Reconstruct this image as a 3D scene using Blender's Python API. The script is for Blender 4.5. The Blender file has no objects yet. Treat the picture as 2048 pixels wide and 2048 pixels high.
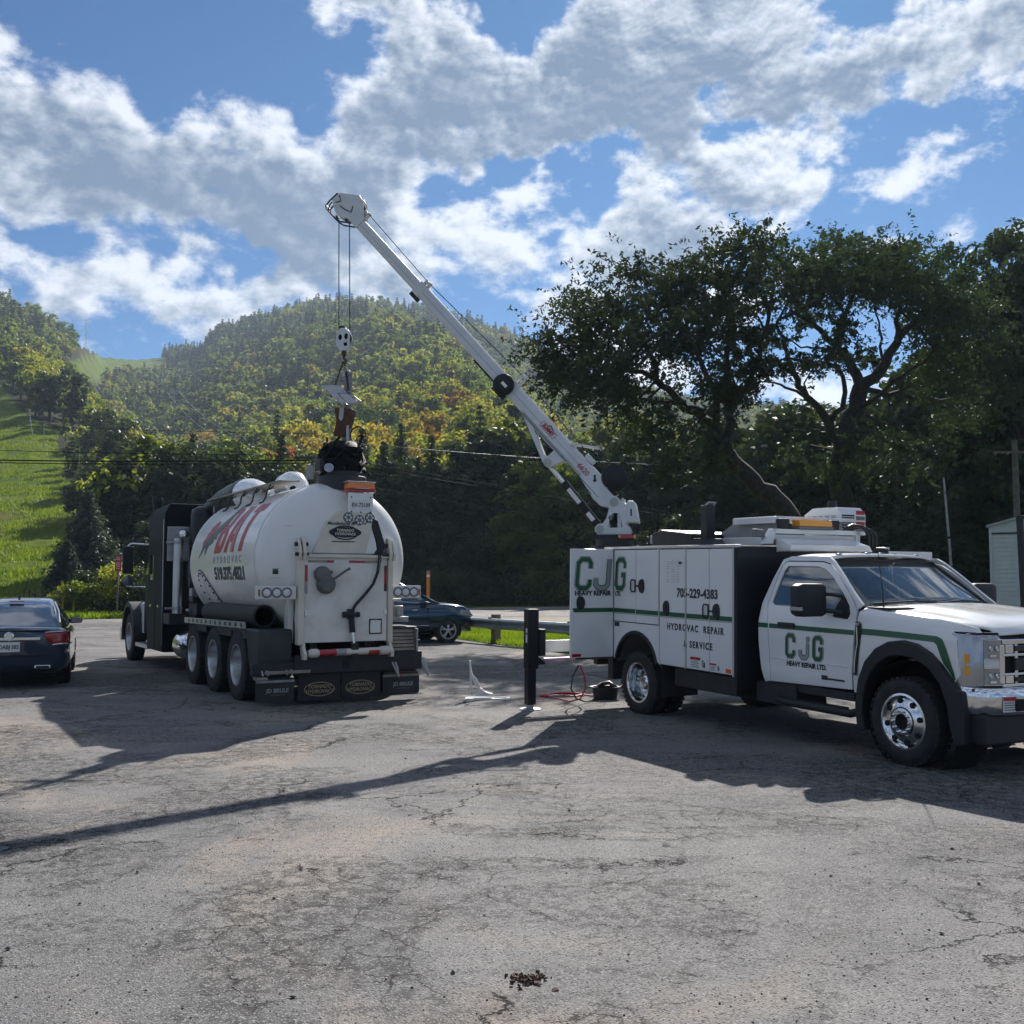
import bpy, bmesh, math, random
import numpy as np
from mathutils import Vector, Matrix
from mathutils.geometry import tessellate_polygon

random.seed(11)
rng = np.random.default_rng(11)
SC = bpy.context.scene
COL = SC.collection
R = math.radians

# ---------------------------------------------------------------- camera
PITCH = math.atan(139 / 2050.0)
cam_d = bpy.data.cameras.new('camera')
cam_d.sensor_width = 36.0
cam_d.lens = 36.0 * 2050 / 2048
cam_d.clip_start = 0.1
cam_d.clip_end = 12000
cam = bpy.data.objects.new('camera', cam_d)
COL.objects.link(cam)
cam.location = (0, 0, 1.72)
cam.rotation_euler = (R(90) + PITCH, 0, 0)
SC.camera = cam

# ---------------------------------------------------------------- light, sky, exposure
SUN_AZ, SUN_EL = 13.0, 35.5
SUN = Vector((math.sin(R(SUN_AZ)) * math.cos(R(SUN_EL)), math.cos(R(SUN_AZ)) * math.cos(R(SUN_EL)), math.sin(R(SUN_EL))))
sl = bpy.data.lights.new('sun', 'SUN')
sl.energy = 5.0
sl.angle = R(0.6)
sl.color = (1.0, 0.945, 0.87)
so = bpy.data.objects.new('sun', sl)
COL.objects.link(so)
so.rotation_euler = (-SUN).to_track_quat('-Z', 'Y').to_euler()
SC.view_settings.view_transform = 'Standard'
SC.view_settings.look = 'None'
SC.view_settings.exposure = 0.68
SC.view_settings.gamma = 1.0
SC.view_settings.use_curve_mapping = False


HAZE = 0.00017


class NT:
    """small node-tree writer"""
    def __init__(s, tree):
        s.t = tree
        s.n = tree.nodes
        s.l = tree.links

    def put(s, sock, v):
        if v is None:
            return
        if isinstance(v, bpy.types.NodeSocket):
            s.l.new(v, sock)
        elif isinstance(v, (tuple, list)) and sock.type == 'RGBA' and len(v) == 3:
            sock.default_value = (*v, 1)
        else:
            sock.default_value = v

    def node(s, typ, ins=None, **kw):
        n = s.n.new(typ)
        for k, v in kw.items():
            setattr(n, k, v)
        for k, v in (ins or {}).items():
            s.put(n.inputs[k], v)
        return n

    def m(s, op, a, b=None, c=None, clamp=False):
        n = s.node('ShaderNodeMath', operation=op, use_clamp=clamp)
        for i, v in enumerate((a, b, c)):
            s.put(n.inputs[i], v)
        return n.outputs[0]

    def v(s, op, a, b=None, sc=None):
        n = s.node('ShaderNodeVectorMath', operation=op)
        s.put(n.inputs[0], a)
        s.put(n.inputs[1], b)
        if sc is not None:
            s.put(n.inputs['Scale'], sc)
        return n.outputs['Value' if op in ('DOT_PRODUCT', 'LENGTH', 'DISTANCE') else 'Vector']

    def noise(s, vec, scale, detail=4, rough=.55, dist=0.0, out='Fac', lac=2.0):
        n = s.node('ShaderNodeTexNoise', {'Vector': vec, 'Scale': scale, 'Detail': detail, 'Roughness': rough, 'Distortion': dist, 'Lacunarity': lac})
        return n.outputs[out]

    def vor(s, vec, scale, feature='F1', out='Distance', rand=1.0):
        n = s.node('ShaderNodeTexVoronoi', {'Vector': vec, 'Scale': scale, 'Randomness': rand}, feature=feature)
        return n.outputs[out]

    def mr(s, val, a, b, c=0.0, d=1.0, smooth=True):
        n = s.node('ShaderNodeMapRange', {'Value': val, 'From Min': a, 'From Max': b, 'To Min': c, 'To Max': d},
                   interpolation_type='SMOOTHSTEP' if smooth else 'LINEAR')
        return n.outputs[0]

    def mix(s, fac, a, b, blend='MIX'):
        n = s.node('ShaderNodeMix', data_type='RGBA', blend_type=blend)
        s.put(n.inputs[0], fac)
        s.put(n.inputs[6], a)
        s.put(n.inputs[7], b)
        return n.outputs[2]

    def ramp(s, fac, stops, interp='LINEAR'):
        n = s.node('ShaderNodeValToRGB', {'Fac': fac})
        r = n.color_ramp
        r.interpolation = interp
        while len(r.elements) < len(stops):
            r.elements.new(0.5)
        for e, (p, c) in zip(r.elements, stops):
            e.position = p
            e.color = (*c, 1)
        return n.outputs[0]

    def bump(s, h, strength=.3, dist=.02):
        return s.node('ShaderNodeBump', {'Height': h, 'Strength': strength, 'Distance': dist}).outputs[0]


W = bpy.data.worlds.new('World')
SC.world = W
W.use_nodes = True
w = NT(W.node_tree)
for n in list(w.n):
    w.n.remove(n)
sky = w.node('ShaderNodeTexSky')
sky.sky_type = 'NISHITA'
sky.sun_disc = False
sky.sun_elevation = R(SUN_EL)
sky.sun_rotation = R(SUN_AZ)
sky.altitude = 900
sky.air_density = 1.0
sky.dust_density = 0.3
sky.ozone_density = 4.0


def pxdir(u, v):
    a, b = (u - 1024) / 2050, (1024 - v) / 2050
    cp, sp = math.cos(PITCH), math.sin(PITCH)
    return Vector((a, cp - b * sp, sp + b * cp)).normalized()


dirv = w.node('ShaderNodeTexCoord').outputs['Generated']
dirv = w.v('NORMALIZE', dirv)


def cloud_noise(P, detail):
    return w.m('MULTIPLY', w.m('SUBTRACT', w.noise(w.v('MULTIPLY', P, (1.0, 1.0, 1.45)), 8.5, detail, .585, .08), .5), 5.6)


def cloud_banks(Q):
    # cloud banks (weight, direction, half-size across, half-size up)
    tot = 0.0
    for wt, (u, v), hx, hz in BANKS:
        dlt = w.v('MULTIPLY', w.v('SUBTRACT', Q, tuple(pxdir(u, v))), (1 / hx, 0.25, 1 / hz))
        d2 = w.v('DOT_PRODUCT', dlt, dlt)
        tot = w.m('MULTIPLY_ADD', w.m('EXPONENT', w.m('MULTIPLY', w.m('MULTIPLY', d2, d2), -1.0)), wt, tot)
    return tot


BANKS = [
    (.62, (150, 320), .26, .070),
    (.55, (540, 400), .14, .060),
    (.45, (760, 420), .11, .075),
    (.42, (120, 600), .20, .036),
    (.42, (430, 585), .11, .036),
    (.28, (1180, 150), .25, .085),
    (.34, (1700, 80), .30, .075),
    (.22, (960, 240), .20, .045),
    (.40, (1500, 410), .20, .038),
    (.40, (1230, 440), .15, .04),
    (.42, (1060, 560), .16, .05),
    (.42, (1420, 250), .25, .045),
    (.30, (690, 70), .10, .05),
    (.30, (880, 130), .12, .06),
    (-.75, (290, 25), .26, .040),
    (-.9, (1000, 385), .10, .036),
    (-.40, (1260, 335), .12, .014),
    (-.40, (1720, 270), .13, .018),
    (-.70, (1930, 400), .15, .070),
    (-.45, (585, 130), .05, .06),
    (-.55, (260, 500), .17, .016),
]
warp = w.v('SCALE', w.v('SUBTRACT', w.noise(dirv, 5.0, 4, .6, out='Color'), (.5, .5, .5)), sc=.18)
toward = w.v('SUBTRACT', tuple(SUN), dirv)
Q0 = w.v('ADD', dirv, warp)
banks = cloud_banks(Q0)
pd_ = w.v('MULTIPLY', w.v('SUBTRACT', dirv, tuple(pxdir(1420, 170))), (1 / .42, .25, 1 / .15))
puffy = w.m('MULTIPLY', w.m('EXPONENT', w.m('MULTIPLY', w.v('DOT_PRODUCT', pd_, pd_), -1.0)), 3.0)


def puffs(P):
    return w.m('MULTIPLY', w.m('SUBTRACT', w.noise(w.v('MULTIPLY', P, (1.0, 1.0, 1.5)), 22.0, 4, .5), .5), puffy)


n0 = w.m('ADD', cloud_noise(dirv, 10), puffs(dirv))
d0 = w.m('ADD', n0, banks)
P1 = w.v('ADD', dirv, w.v('SCALE', toward, sc=.024))
n1 = w.m('ADD', cloud_noise(P1, 6), puffs(P1))
d1 = w.m('ADD', n1, banks)
d2_ = cloud_banks(w.v('ADD', Q0, w.v('SCALE', toward, sc=.10)))
alpha = w.mr(d0, -.12, .55)
thick = w.mr(w.m('ADD', w.m('MULTIPLY', d1, .8), w.m('MULTIPLY', d2_, .9)), .25, 1.75)
edge = w.m('SUBTRACT', n0, n1)
lit = w.m('ADD', w.m('SUBTRACT', 1.0, w.m('MULTIPLY', thick, .92)), w.m('MULTIPLY', edge, .46), clamp=True)
lit = w.m('POWER', lit, 1.15)
ccol = w.mix(lit, (1.7, 2.55, 3.9), (9.4, 9.9, 10.8))
skyc = w.mix(1.0, sky.outputs[0], (.165, .53, .80), 'MULTIPLY')
fin = w.mix(alpha, skyc, ccol)
W.cycles.sampling_method = 'MANUAL'
W.cycles.sample_map_resolution = 512
bg = w.node('ShaderNodeBackground', {'Color': fin, 'Strength': 0.056})
wo = w.node('ShaderNodeOutputWorld')
w.l.new(bg.outputs[0], wo.inputs[0])

SC.cycles.max_bounces = 5
SC.cycles.diffuse_bounces = 2
SC.cycles.glossy_bounces = 2
SC.cycles.transmission_bounces = 4
SC.cycles.transparent_max_bounces = 8
SC.cycles.volume_bounces = 0
SC.cycles.use_denoising = True

# ---------------------------------------------------------------- materials
MATS = {}


def mat(name, col=(.5, .5, .5), rough=.5, metal=0.0, col2=None, nscale=3.0, bump=0.0, bscale=40.0, coat=0.0, spec=.5, emit=None, rvar=0.0, dirt=None):
    if name in MATS:
        return MATS[name]
    m = bpy.data.materials.new(name)
    m.use_nodes = True
    t = NT(m.node_tree)
    b = t.n['Principled BSDF']
    co = t.node('ShaderNodeTexCoord').outputs['Object']
    t.put(b.inputs['Base Color'], col)
    t.put(b.inputs['Roughness'], rough)
    t.put(b.inputs['Metallic'], metal)
    b.inputs['Coat Weight'].default_value = coat
    b.inputs['Coat Roughness'].default_value = .05
    b.inputs['Specular IOR Level'].default_value = spec
    c = None
    if col2 is not None:
        f = t.mr(t.noise(co, nscale, 6, .6), .35, .68)
        c = t.mix(f, col, col2)
    if dirt is not None:
        # road film: grows towards the ground, broken up by noise
        z = t.node('ShaderNodeSeparateXYZ', {0: co}).outputs[2]
        g = t.m('ADD', z, t.m('MULTIPLY', t.noise(co, 2.3, 7, .65), .9))
        f = t.m('MULTIPLY', t.mr(g, dirt[1], dirt[0], 0, 1), dirt[2])
        c = t.mix(f, c if c is not None else col, dirt[3])
        t.put(b.inputs['Roughness'], t.m('ADD', t.m('MULTIPLY', f, .5), rough, clamp=True))
    if c is not None:
        t.put(b.inputs['Base Color'], c)
    if rvar:
        t.put(b.inputs['Roughness'], t.mr(t.noise(co, nscale * 2, 5), .3, .7, max(0, rough - rvar), rough + rvar))
    if bump:
        t.put(b.inputs['Normal'], t.bump(t.noise(co, bscale, 5, .6), bump, .01))
    if emit:
        t.put(b.inputs['Emission Color'], emit[0])
        b.inputs['Emission Strength'].default_value = emit[1]
    MATS[name] = m
    return m


def glass_mat(name, tint=(.02, .03, .035), rough=.02, alpha=None):
    m = bpy.data.materials.new(name)
    m.use_nodes = True
    t = NT(m.node_tree)
    b = t.n['Principled BSDF']
    t.put(b.inputs['Base Color'], tint)
    t.put(b.inputs['Roughness'], rough)
    b.inputs['Coat Weight'].default_value = .6
    b.inputs['Coat Roughness'].default_value = .01
    b.inputs['Specular IOR Level'].default_value = .75
    if alpha is not None:
        b.inputs['Alpha'].default_value = alpha
    MATS[name] = m
    return m


# ---------------------------------------------------------------- mesh builder
class MB:
    def __init__(s):
        s.v, s.f, s.mi, s.cur = [], [], [], 0

    def add(s, vs, fs, M=None):
        o = len(s.v)
        if M is not None:
            vs = [M @ Vector(p) for p in vs]
        s.v += [tuple(p) for p in vs]
        s.f += [tuple(i + o for i in f) for f in fs]
        s.mi += [s.cur] * len(fs)
        return s

    def use(s, i):
        s.cur = i
        return s

    def box(s, x0, x1, y0, y1, z0, z1, M=None):
        vs = [(x, y, z) for z in (z0, z1) for y in (y0, y1) for x in (x0, x1)]
        return s.add(vs, [(0, 2, 3, 1), (4, 5, 7, 6), (0, 1, 5, 4), (2, 6, 7, 3), (0, 4, 6, 2), (1, 3, 7, 5)], M)

    def loft(s, rings, cap=True, closed=True, M=None):
        n = len(rings[0])
        vs = [p for r in rings for p in r]
        fs = []
        for i in range(len(rings) - 1):
            for j in range(n if closed else n - 1):
                a, b = i * n + j, i * n + (j + 1) % n
                fs.append((a, b, b + n, a + n))
        if cap and closed:
            fs.append(tuple(range(n - 1, -1, -1)))
            fs.append(tuple(range((len(rings) - 1) * n, len(rings) * n)))
        return s.add(vs, fs, M)

    @staticmethod
    def frame(d):
        d = Vector(d).normalized()
        a = Vector((0, 0, 1)) if abs(d.z) < .9 else Vector((1, 0, 0))
        u = d.cross(a).normalized()
        return u, d.cross(u).normalized()

    def cyl(s, p0, p1, r0, r1=None, n=14, cap=True, M=None):
        p0, p1 = Vector(p0), Vector(p1)
        r1 = r0 if r1 is None else r1
        u, v = s.frame(p1 - p0)
        ring = lambda p, r: [p + u * (r * math.cos(2 * math.pi * k / n)) + v * (r * math.sin(2 * math.pi * k / n)) for k in range(n)]
        return s.loft([ring(p0, r0), ring(p1, r1)], cap, True, M)

    def tube(s, pts, r, n=8, M=None, cap=True):
        pts = [Vector(p) for p in pts]
        rs = r if isinstance(r, (list, tuple)) else [r] * len(pts)
        rings = []
        u = None
        for i, p in enumerate(pts):
            d = (pts[min(i + 1, len(pts) - 1)] - pts[max(i - 1, 0)]).normalized()
            if u is None:
                u, v = s.frame(d)
            else:
                u = (u - d * u.dot(d)).normalized()
                v = d.cross(u)
            rings.append([p + u * (rs[i] * math.cos(2 * math.pi * k / n)) + v * (rs[i] * math.sin(2 * math.pi * k / n)) for k in range(n)])
        return s.loft(rings, cap, True, M)

    def prism(s, poly, ax, a, b, holes=(), M=None):
        """polygon in the plane of the two other axes, pushed from a to b along axis ax"""
        def P(q, t):
            q = list(q)
            q.insert(ax, t)
            return q
        loops = [list(poly)] + [list(h) for h in holes]
        flat = [q for l in loops for q in l]
        tri = tessellate_polygon([[Vector((q[0], q[1], 0)) for q in l] for l in loops])
        n = len(flat)
        vs = [P(q, a) for q in flat] + [P(q, b) for q in flat]
        if holes:
            fs = [tuple(t) for t in tri] + [tuple(i + n for i in reversed(t)) for t in tri]
        else:
            fs = [tuple(range(n)), tuple(range(2 * n - 1, n - 1, -1))]
        o = 0
        for l in loops:
            k = len(l)
            fs += [(o + i, o + (i + 1) % k, o + (i + 1) % k + n, o + i + n) for i in range(k)]
            o += k
        return s.add(vs, fs, M)

    def lathe(s, prof, c, axis, n=28, cap=True, M=None):
        """profile of (radius, distance along axis)"""
        c, axis = Vector(c), Vector(axis).normalized()
        u, v = s.frame(axis)
        rings = [[c + axis * h + u * (r * math.cos(2 * math.pi * k / n)) + v * (r * math.sin(2 * math.pi * k / n)) for k in range(n)] for r, h in prof]
        return s.loft(rings, cap, True, M)

    def build(s, name, mats, parent=None, bevel=0.0, smooth=35, label=None, kind=None, seg=2, recalc=True):
        me = bpy.data.meshes.new(name)
        me.from_pydata(s.v, [], s.f)
        mats = mats if isinstance(mats, (list, tuple)) else [mats]
        for m in mats:
            me.materials.append(m)
        if len(mats) > 1:
            me.polygons.foreach_set('material_index', s.mi)
        if recalc:
            bm = bmesh.new()
            bm.from_mesh(me)
            bmesh.ops.recalc_face_normals(bm, faces=bm.faces)
            bm.to_mesh(me)
            bm.free()
        if smooth:
            me.polygons.foreach_set('use_smooth', [True] * len(me.polygons))
            me.set_sharp_from_angle(angle=R(smooth))
        o = bpy.data.objects.new(name, me)
        COL.objects.link(o)
        if parent is not None:
            o.parent = parent
        if bevel:
            b = o.modifiers.new('bevel', 'BEVEL')
            b.width = bevel
            b.segments = seg
            b.limit_method = 'ANGLE'
            b.angle_limit = R(38)
            b.harden_normals = True
        if label:
            o['label'] = label
        if kind:
            o['kind'] = kind
        return o


def tag(o, label, cat=None, group=None, kind=None):
    o['label'] = label
    if cat:
        o['category'] = cat
    if group:
        o['group'] = group
    if kind:
        o['kind'] = kind
    return o


def thing(name, label, cat, loc=(0, 0, 0), fwd=None, tilt=0.0, group=None):
    o = bpy.data.objects.new(name, None)
    o.empty_display_size = .3
    COL.objects.link(o)
    if fwd is not None:
        f = Vector((fwd[0], fwd[1], 0)).normalized()
        X, Y, Z = f, Vector((-f.y, f.x, 0)), Vector((0, 0, 1))
        t = R(tilt)
        X, Z = X * math.cos(t) - Z * math.sin(t), Z * math.cos(t) + X * math.sin(t)
        M = Matrix((X, Y, Z)).transposed().to_4x4()
        M.translation = loc
        o.matrix_world = M
    else:
        o.location = loc
    return tag(o, label, cat, group)


def copy_tree(o, parent=None):
    c = o.copy()
    COL.objects.link(c)
    c.parent = parent
    for ch in o.children:
        copy_tree(ch, c)
    return c


def arc(cx, cy, r, a0, a1, n, ry=None):
    ry = r if ry is None else ry
    return [(cx + r * math.cos(R(a0 + (a1 - a0) * i / n)), cy + ry * math.sin(R(a0 + (a1 - a0) * i / n))) for i in range(n + 1)]


def rrect(x0, x1, y0, y1, r, n=4):
    return arc(x1 - r, y0 + r, r, -90, 0, n) + arc(x1 - r, y1 - r, r, 0, 90, n) + arc(x0 + r, y1 - r, r, 90, 180, n) + arc(x0 + r, y0 + r, r, 180, 270, n)


SIDE_R = Matrix(((1, 0, 0), (0, 0, -1), (0, 1, 0)))      # text on a right flank: x->+x, y->+z, faces -y
SIDE_L = Matrix(((-1, 0, 0), (0, 0, 1), (0, 1, 0)))      # left flank: faces +y
REAR = Matrix(((0, 0, -1), (-1, 0, 0), (0, 1, 0)))       # rear face: faces -x
FRONT = Matrix(((0, 0, 1), (1, 0, 0), (0, 1, 0)))        # front face: faces +x


def text(body, size, m, parent, loc, rot, name='lettering', bold=0.0, shear=0.0, sx=1.0, space=1.0, align='CENTER', extr=.0015, warp=None, cuts=None):
    cu = bpy.data.curves.new('t', 'FONT')
    cu.body = body
    cu.size = size
    cu.offset = bold
    cu.shear = shear
    cu.extrude = extr
    cu.space_character = space
    cu.align_x = align
    cu.align_y = 'CENTER'
    cu.resolution_u = 3
    ob = bpy.data.objects.new('t', cu)
    COL.objects.link(ob)
    dg = bpy.context.evaluated_depsgraph_get()
    dg.update()
    me = bpy.data.meshes.new_from_object(ob.evaluated_get(dg))
    bpy.data.objects.remove(ob)
    bpy.data.curves.remove(cu)
    if cuts:
        bm = bmesh.new()
        bm.from_mesh(me)
        for h in cuts:
            bmesh.ops.bisect_plane(bm, geom=bm.verts[:] + bm.edges[:] + bm.faces[:], plane_co=(0, h, 0), plane_no=(0, 1, 0))
        bm.to_mesh(me)
        bm.free()
    for v in me.vertices:
        p = Vector((v.co.x * sx, v.co.y, v.co.z))
        v.co = warp(p) if warp else rot @ p + Vector(loc)
    me.materials.clear()
    me.materials.append(m)
    me.name = name
    o = bpy.data.objects.new(name, me)
    COL.objects.link(o)
    o.parent = parent
    return o


def strokes(path, hw, closed=False):
    """outline polygon of a thick mitred polyline"""
    pts = [Vector(p) for p in path]
    L, Rr = [], []
    for i, p in enumerate(pts):
        if i == 0:
            d = (pts[1] - p).normalized()
            nrm, k = Vector((-d.y, d.x)), 1
        elif i == len(pts) - 1:
            d = (p - pts[i - 1]).normalized()
            nrm, k = Vector((-d.y, d.x)), 1
        else:
            d1, d2 = (p - pts[i - 1]).normalized(), (pts[i + 1] - p).normalized()
            n1, n2 = Vector((-d1.y, d1.x)), Vector((-d2.y, d2.x))
            nrm = (n1 + n2).normalized()
            k = 1 / max(.35, nrm.dot(n1))
        L.append(p + nrm * hw * k)
        Rr.append(p - nrm * hw * k)
    return L + Rr[::-1]


def proj(P):
    d = Vector(P) - cam.location
    cp, sp = math.cos(PITCH), math.sin(PITCH)
    c, up = d.y * cp + d.z * sp, -d.y * sp + d.z * cp
    return 1024 + 2050 * d.x / c, 1024 - 2050 * up / c


def at_depth(u, v, Y):
    d = pxdir(u, v)
    return cam.location + d * (Y / d.y)

# ================================================================ TERRAIN
RIDGE = [(-900, 700), (-300, 615), (0, 612), (60, 640), (115, 676), (160, 690), (200, 712), (260, 718), (330, 712), (395, 706), (430, 668), (500, 652),
         (600, 622), (680, 616), (760, 618), (860, 632), (960, 662), (1060, 700), (1200, 775), (1400, 820), (1700, 850), (2100, 900), (2600, 960), (3400, 1060)]
RDIST = [(-900, 700), (0, 720), (150, 690), (205, 900), (330, 1000), (400, 960), (600, 900), (1100, 820), (2000, 700), (3400, 600)]


def az_of(u):
    return np.arctan2((np.asarray(u, float) - 1024) / 2050, math.cos(PITCH))


_ru = np.array([a for a, b in RIDGE], float)
_rv = np.array([b for a, b in RIDGE], float)
_raz = az_of(_ru)
_rel = np.array([math.tan(math.asin(pxdir(a, b).z)) for a, b in RIDGE])
_daz = az_of([a for a, b in RDIST])
_dd = np.array([b for a, b in RDIST], float)


def terrain(x, y):
    x, y = np.asarray(x, float), np.asarray(y, float)
    d = np.hypot(x, y)
    az = np.arctan2(x, y)
    el = np.interp(az, _raz, _rel)
    rd = np.interp(az, _daz, _dd)
    side = np.clip((R(75) - np.abs(az)) / R(25), 0, 1)
    side = side * side * (3 - 2 * side)
    zr = (el * rd + 1.72) * side
    d0 = 72.0
    s = np.clip((d - d0) / (rd - d0), 0, None)
    up = np.where(s < 1, s ** 1.28, np.maximum(1 - (s - 1) * 1.2, .2))
    roll = (np.sin(az * 15 + 1.3 + d * .004) * .045 + np.sin(az * 31 + d * .009) * .012 + np.sin(d * .017 + az * 7) * .012) * np.clip((az + .50) / .12, .08, 1)
    fade = np.clip(s * 3, 0, 1) * np.clip((1 - s) * 3, 0, 1)
    return zr * np.maximum(up + roll * fade, 0)


def mesh_np(name, verts, quads, m=None, smooth=False, tri=False):
    me = bpy.data.meshes.new(name)
    k = 3 if tri else 4
    n, q = len(verts), len(quads)
    me.vertices.add(n)
    me.vertices.foreach_set('co', np.ascontiguousarray(verts, np.float32).ravel())
    me.loops.add(q * k)
    me.loops.foreach_set('vertex_index', np.ascontiguousarray(quads, np.int32).ravel())
    me.polygons.add(q)
    me.polygons.foreach_set('loop_start', np.arange(0, q * k, k, dtype=np.int32))
    me.polygons.foreach_set('loop_total', np.full(q, k, np.int32))
    me.update(calc_edges=True)
    if smooth:
        me.polygons.foreach_set('use_smooth', np.ones(q, bool))
    for mm in ([] if m is None else (m if isinstance(m, list) else [m])):
        me.materials.append(mm)
    return me


def link(name, me, parent=None):
    o = bpy.data.objects.new(name, me)
    COL.objects.link(o)
    o.parent = parent
    return o


def ski_run(x, y):
    """1 on the mown ski runs, 0 in the forest"""
    x, y = np.asarray(x, float), np.asarray(y, float)
    z = terrain(x, y)
    cp, sp = math.cos(PITCH), math.sin(PITCH)
    dz = z - 1.72
    c = np.maximum(y * cp + dz * sp, 1e-3)
    u = 1024 + 2050 * x / c
    v = 1024 - 2050 * (-y * sp + dz * cp) / c
    wob = 9 * np.sin(v * .045) + 6 * np.sin(v * .11 + 1)
    left = np.interp(v, [690, 706, 735, 752, 765, 768, 860], [203, 190, 105, 90, 60, -900, -900])
    right = np.interp(v, [690, 706, 735, 752, 764, 768, 800, 830, 860, 930, 1010, 1130, 1240], [206, 310, 350, 335, 210, 18, 25, 60, 100, 135, 150, 175, 240]) + wob
    run = (v > 700) & (u > left) & (u < right) & (y > 30)
    return np.where(run | (np.hypot(x, y) < 76), 1.0, 0.0)


# material of the land
gm = bpy.data.materials.new('grass_and_forest_floor')
gm.use_nodes = True
t = NT(gm.node_tree)
co = t.node('ShaderNodeTexCoord').outputs['Object']
att = t.node('ShaderNodeAttribute', attribute_name='run').outputs['Fac']
n1 = t.noise(co, .06, 8, .62)
n2 = t.noise(co, .9, 6, .65)
grass = t.mix(t.mr(n1, .34, .66), (.060, .125, .006), (.140, .190, .012))
grass = t.mix(t.m('MULTIPLY', t.mr(n2, .42, .66), .85), grass, (.030, .060, .005))
grass = t.mix(t.m('MULTIPLY', t.mr(t.noise(t.v('MULTIPLY', co, (.5, 1.0, 1.0)), .35, 9, .7), .47, .62), .6), grass, (.150, .175, .020))
grass = t.mix(t.mr(t.noise(co, .021, 5), .56, .72), grass, (.12, .115, .025))
floor = t.mix(t.mr(n2, .3, .7), (.018, .022, .009), (.045, .042, .018))
t.put(t.n['Principled BSDF'].inputs['Base Color'], t.mix(att, floor, grass))
t.put(t.n['Principled BSDF'].inputs['Roughness'], .95)
t.put(t.n['Principled BSDF'].inputs['Specular IOR Level'], .05)
t.put(t.n['Principled BSDF'].inputs['Normal'], t.bump(t.noise(co, 1.2, 8, .7), .9, .5))

azs = np.concatenate([np.linspace(-180, -70, 28)[:-1], np.linspace(-70, -30, 90)[:-1], np.linspace(-30, 32, 300)[:-1], np.linspace(32, 70, 60)[:-1], np.linspace(70, 180, 28)[:-1]])
rads = np.concatenate([[.5, 6, 20, 45], np.geomspace(70, 1300, 170), [1700, 2600, 4500]])
AZ, RD = np.meshgrid(np.radians(azs), rads, indexing='ij')
gx, gy = RD * np.sin(AZ), RD * np.cos(AZ)
gz = terrain(gx, gy)
na, nr = AZ.shape
idx = np.arange(na * nr).reshape(na, nr)
q = np.stack([idx[:, :-1], np.roll(idx, -1, 0)[:, :-1], np.roll(idx, -1, 0)[:, 1:], idx[:, 1:]], -1).reshape(-1, 4)
q = np.concatenate([q, ])
gv = np.stack([gx, gy, gz], -1).reshape(-1, 3)
me = mesh_np('ground', gv, q[:, ::-1], gm, True)
a = me.attributes.new('run', 'FLOAT', 'POINT')
a.data.foreach_set('value', ski_run(gx, gy).astype(np.float32).ravel())
ground = link('ground', me)
ground['kind'] = 'structure'
ground['label'] = 'mown green ski slope rising into a forested hill behind the road'


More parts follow.
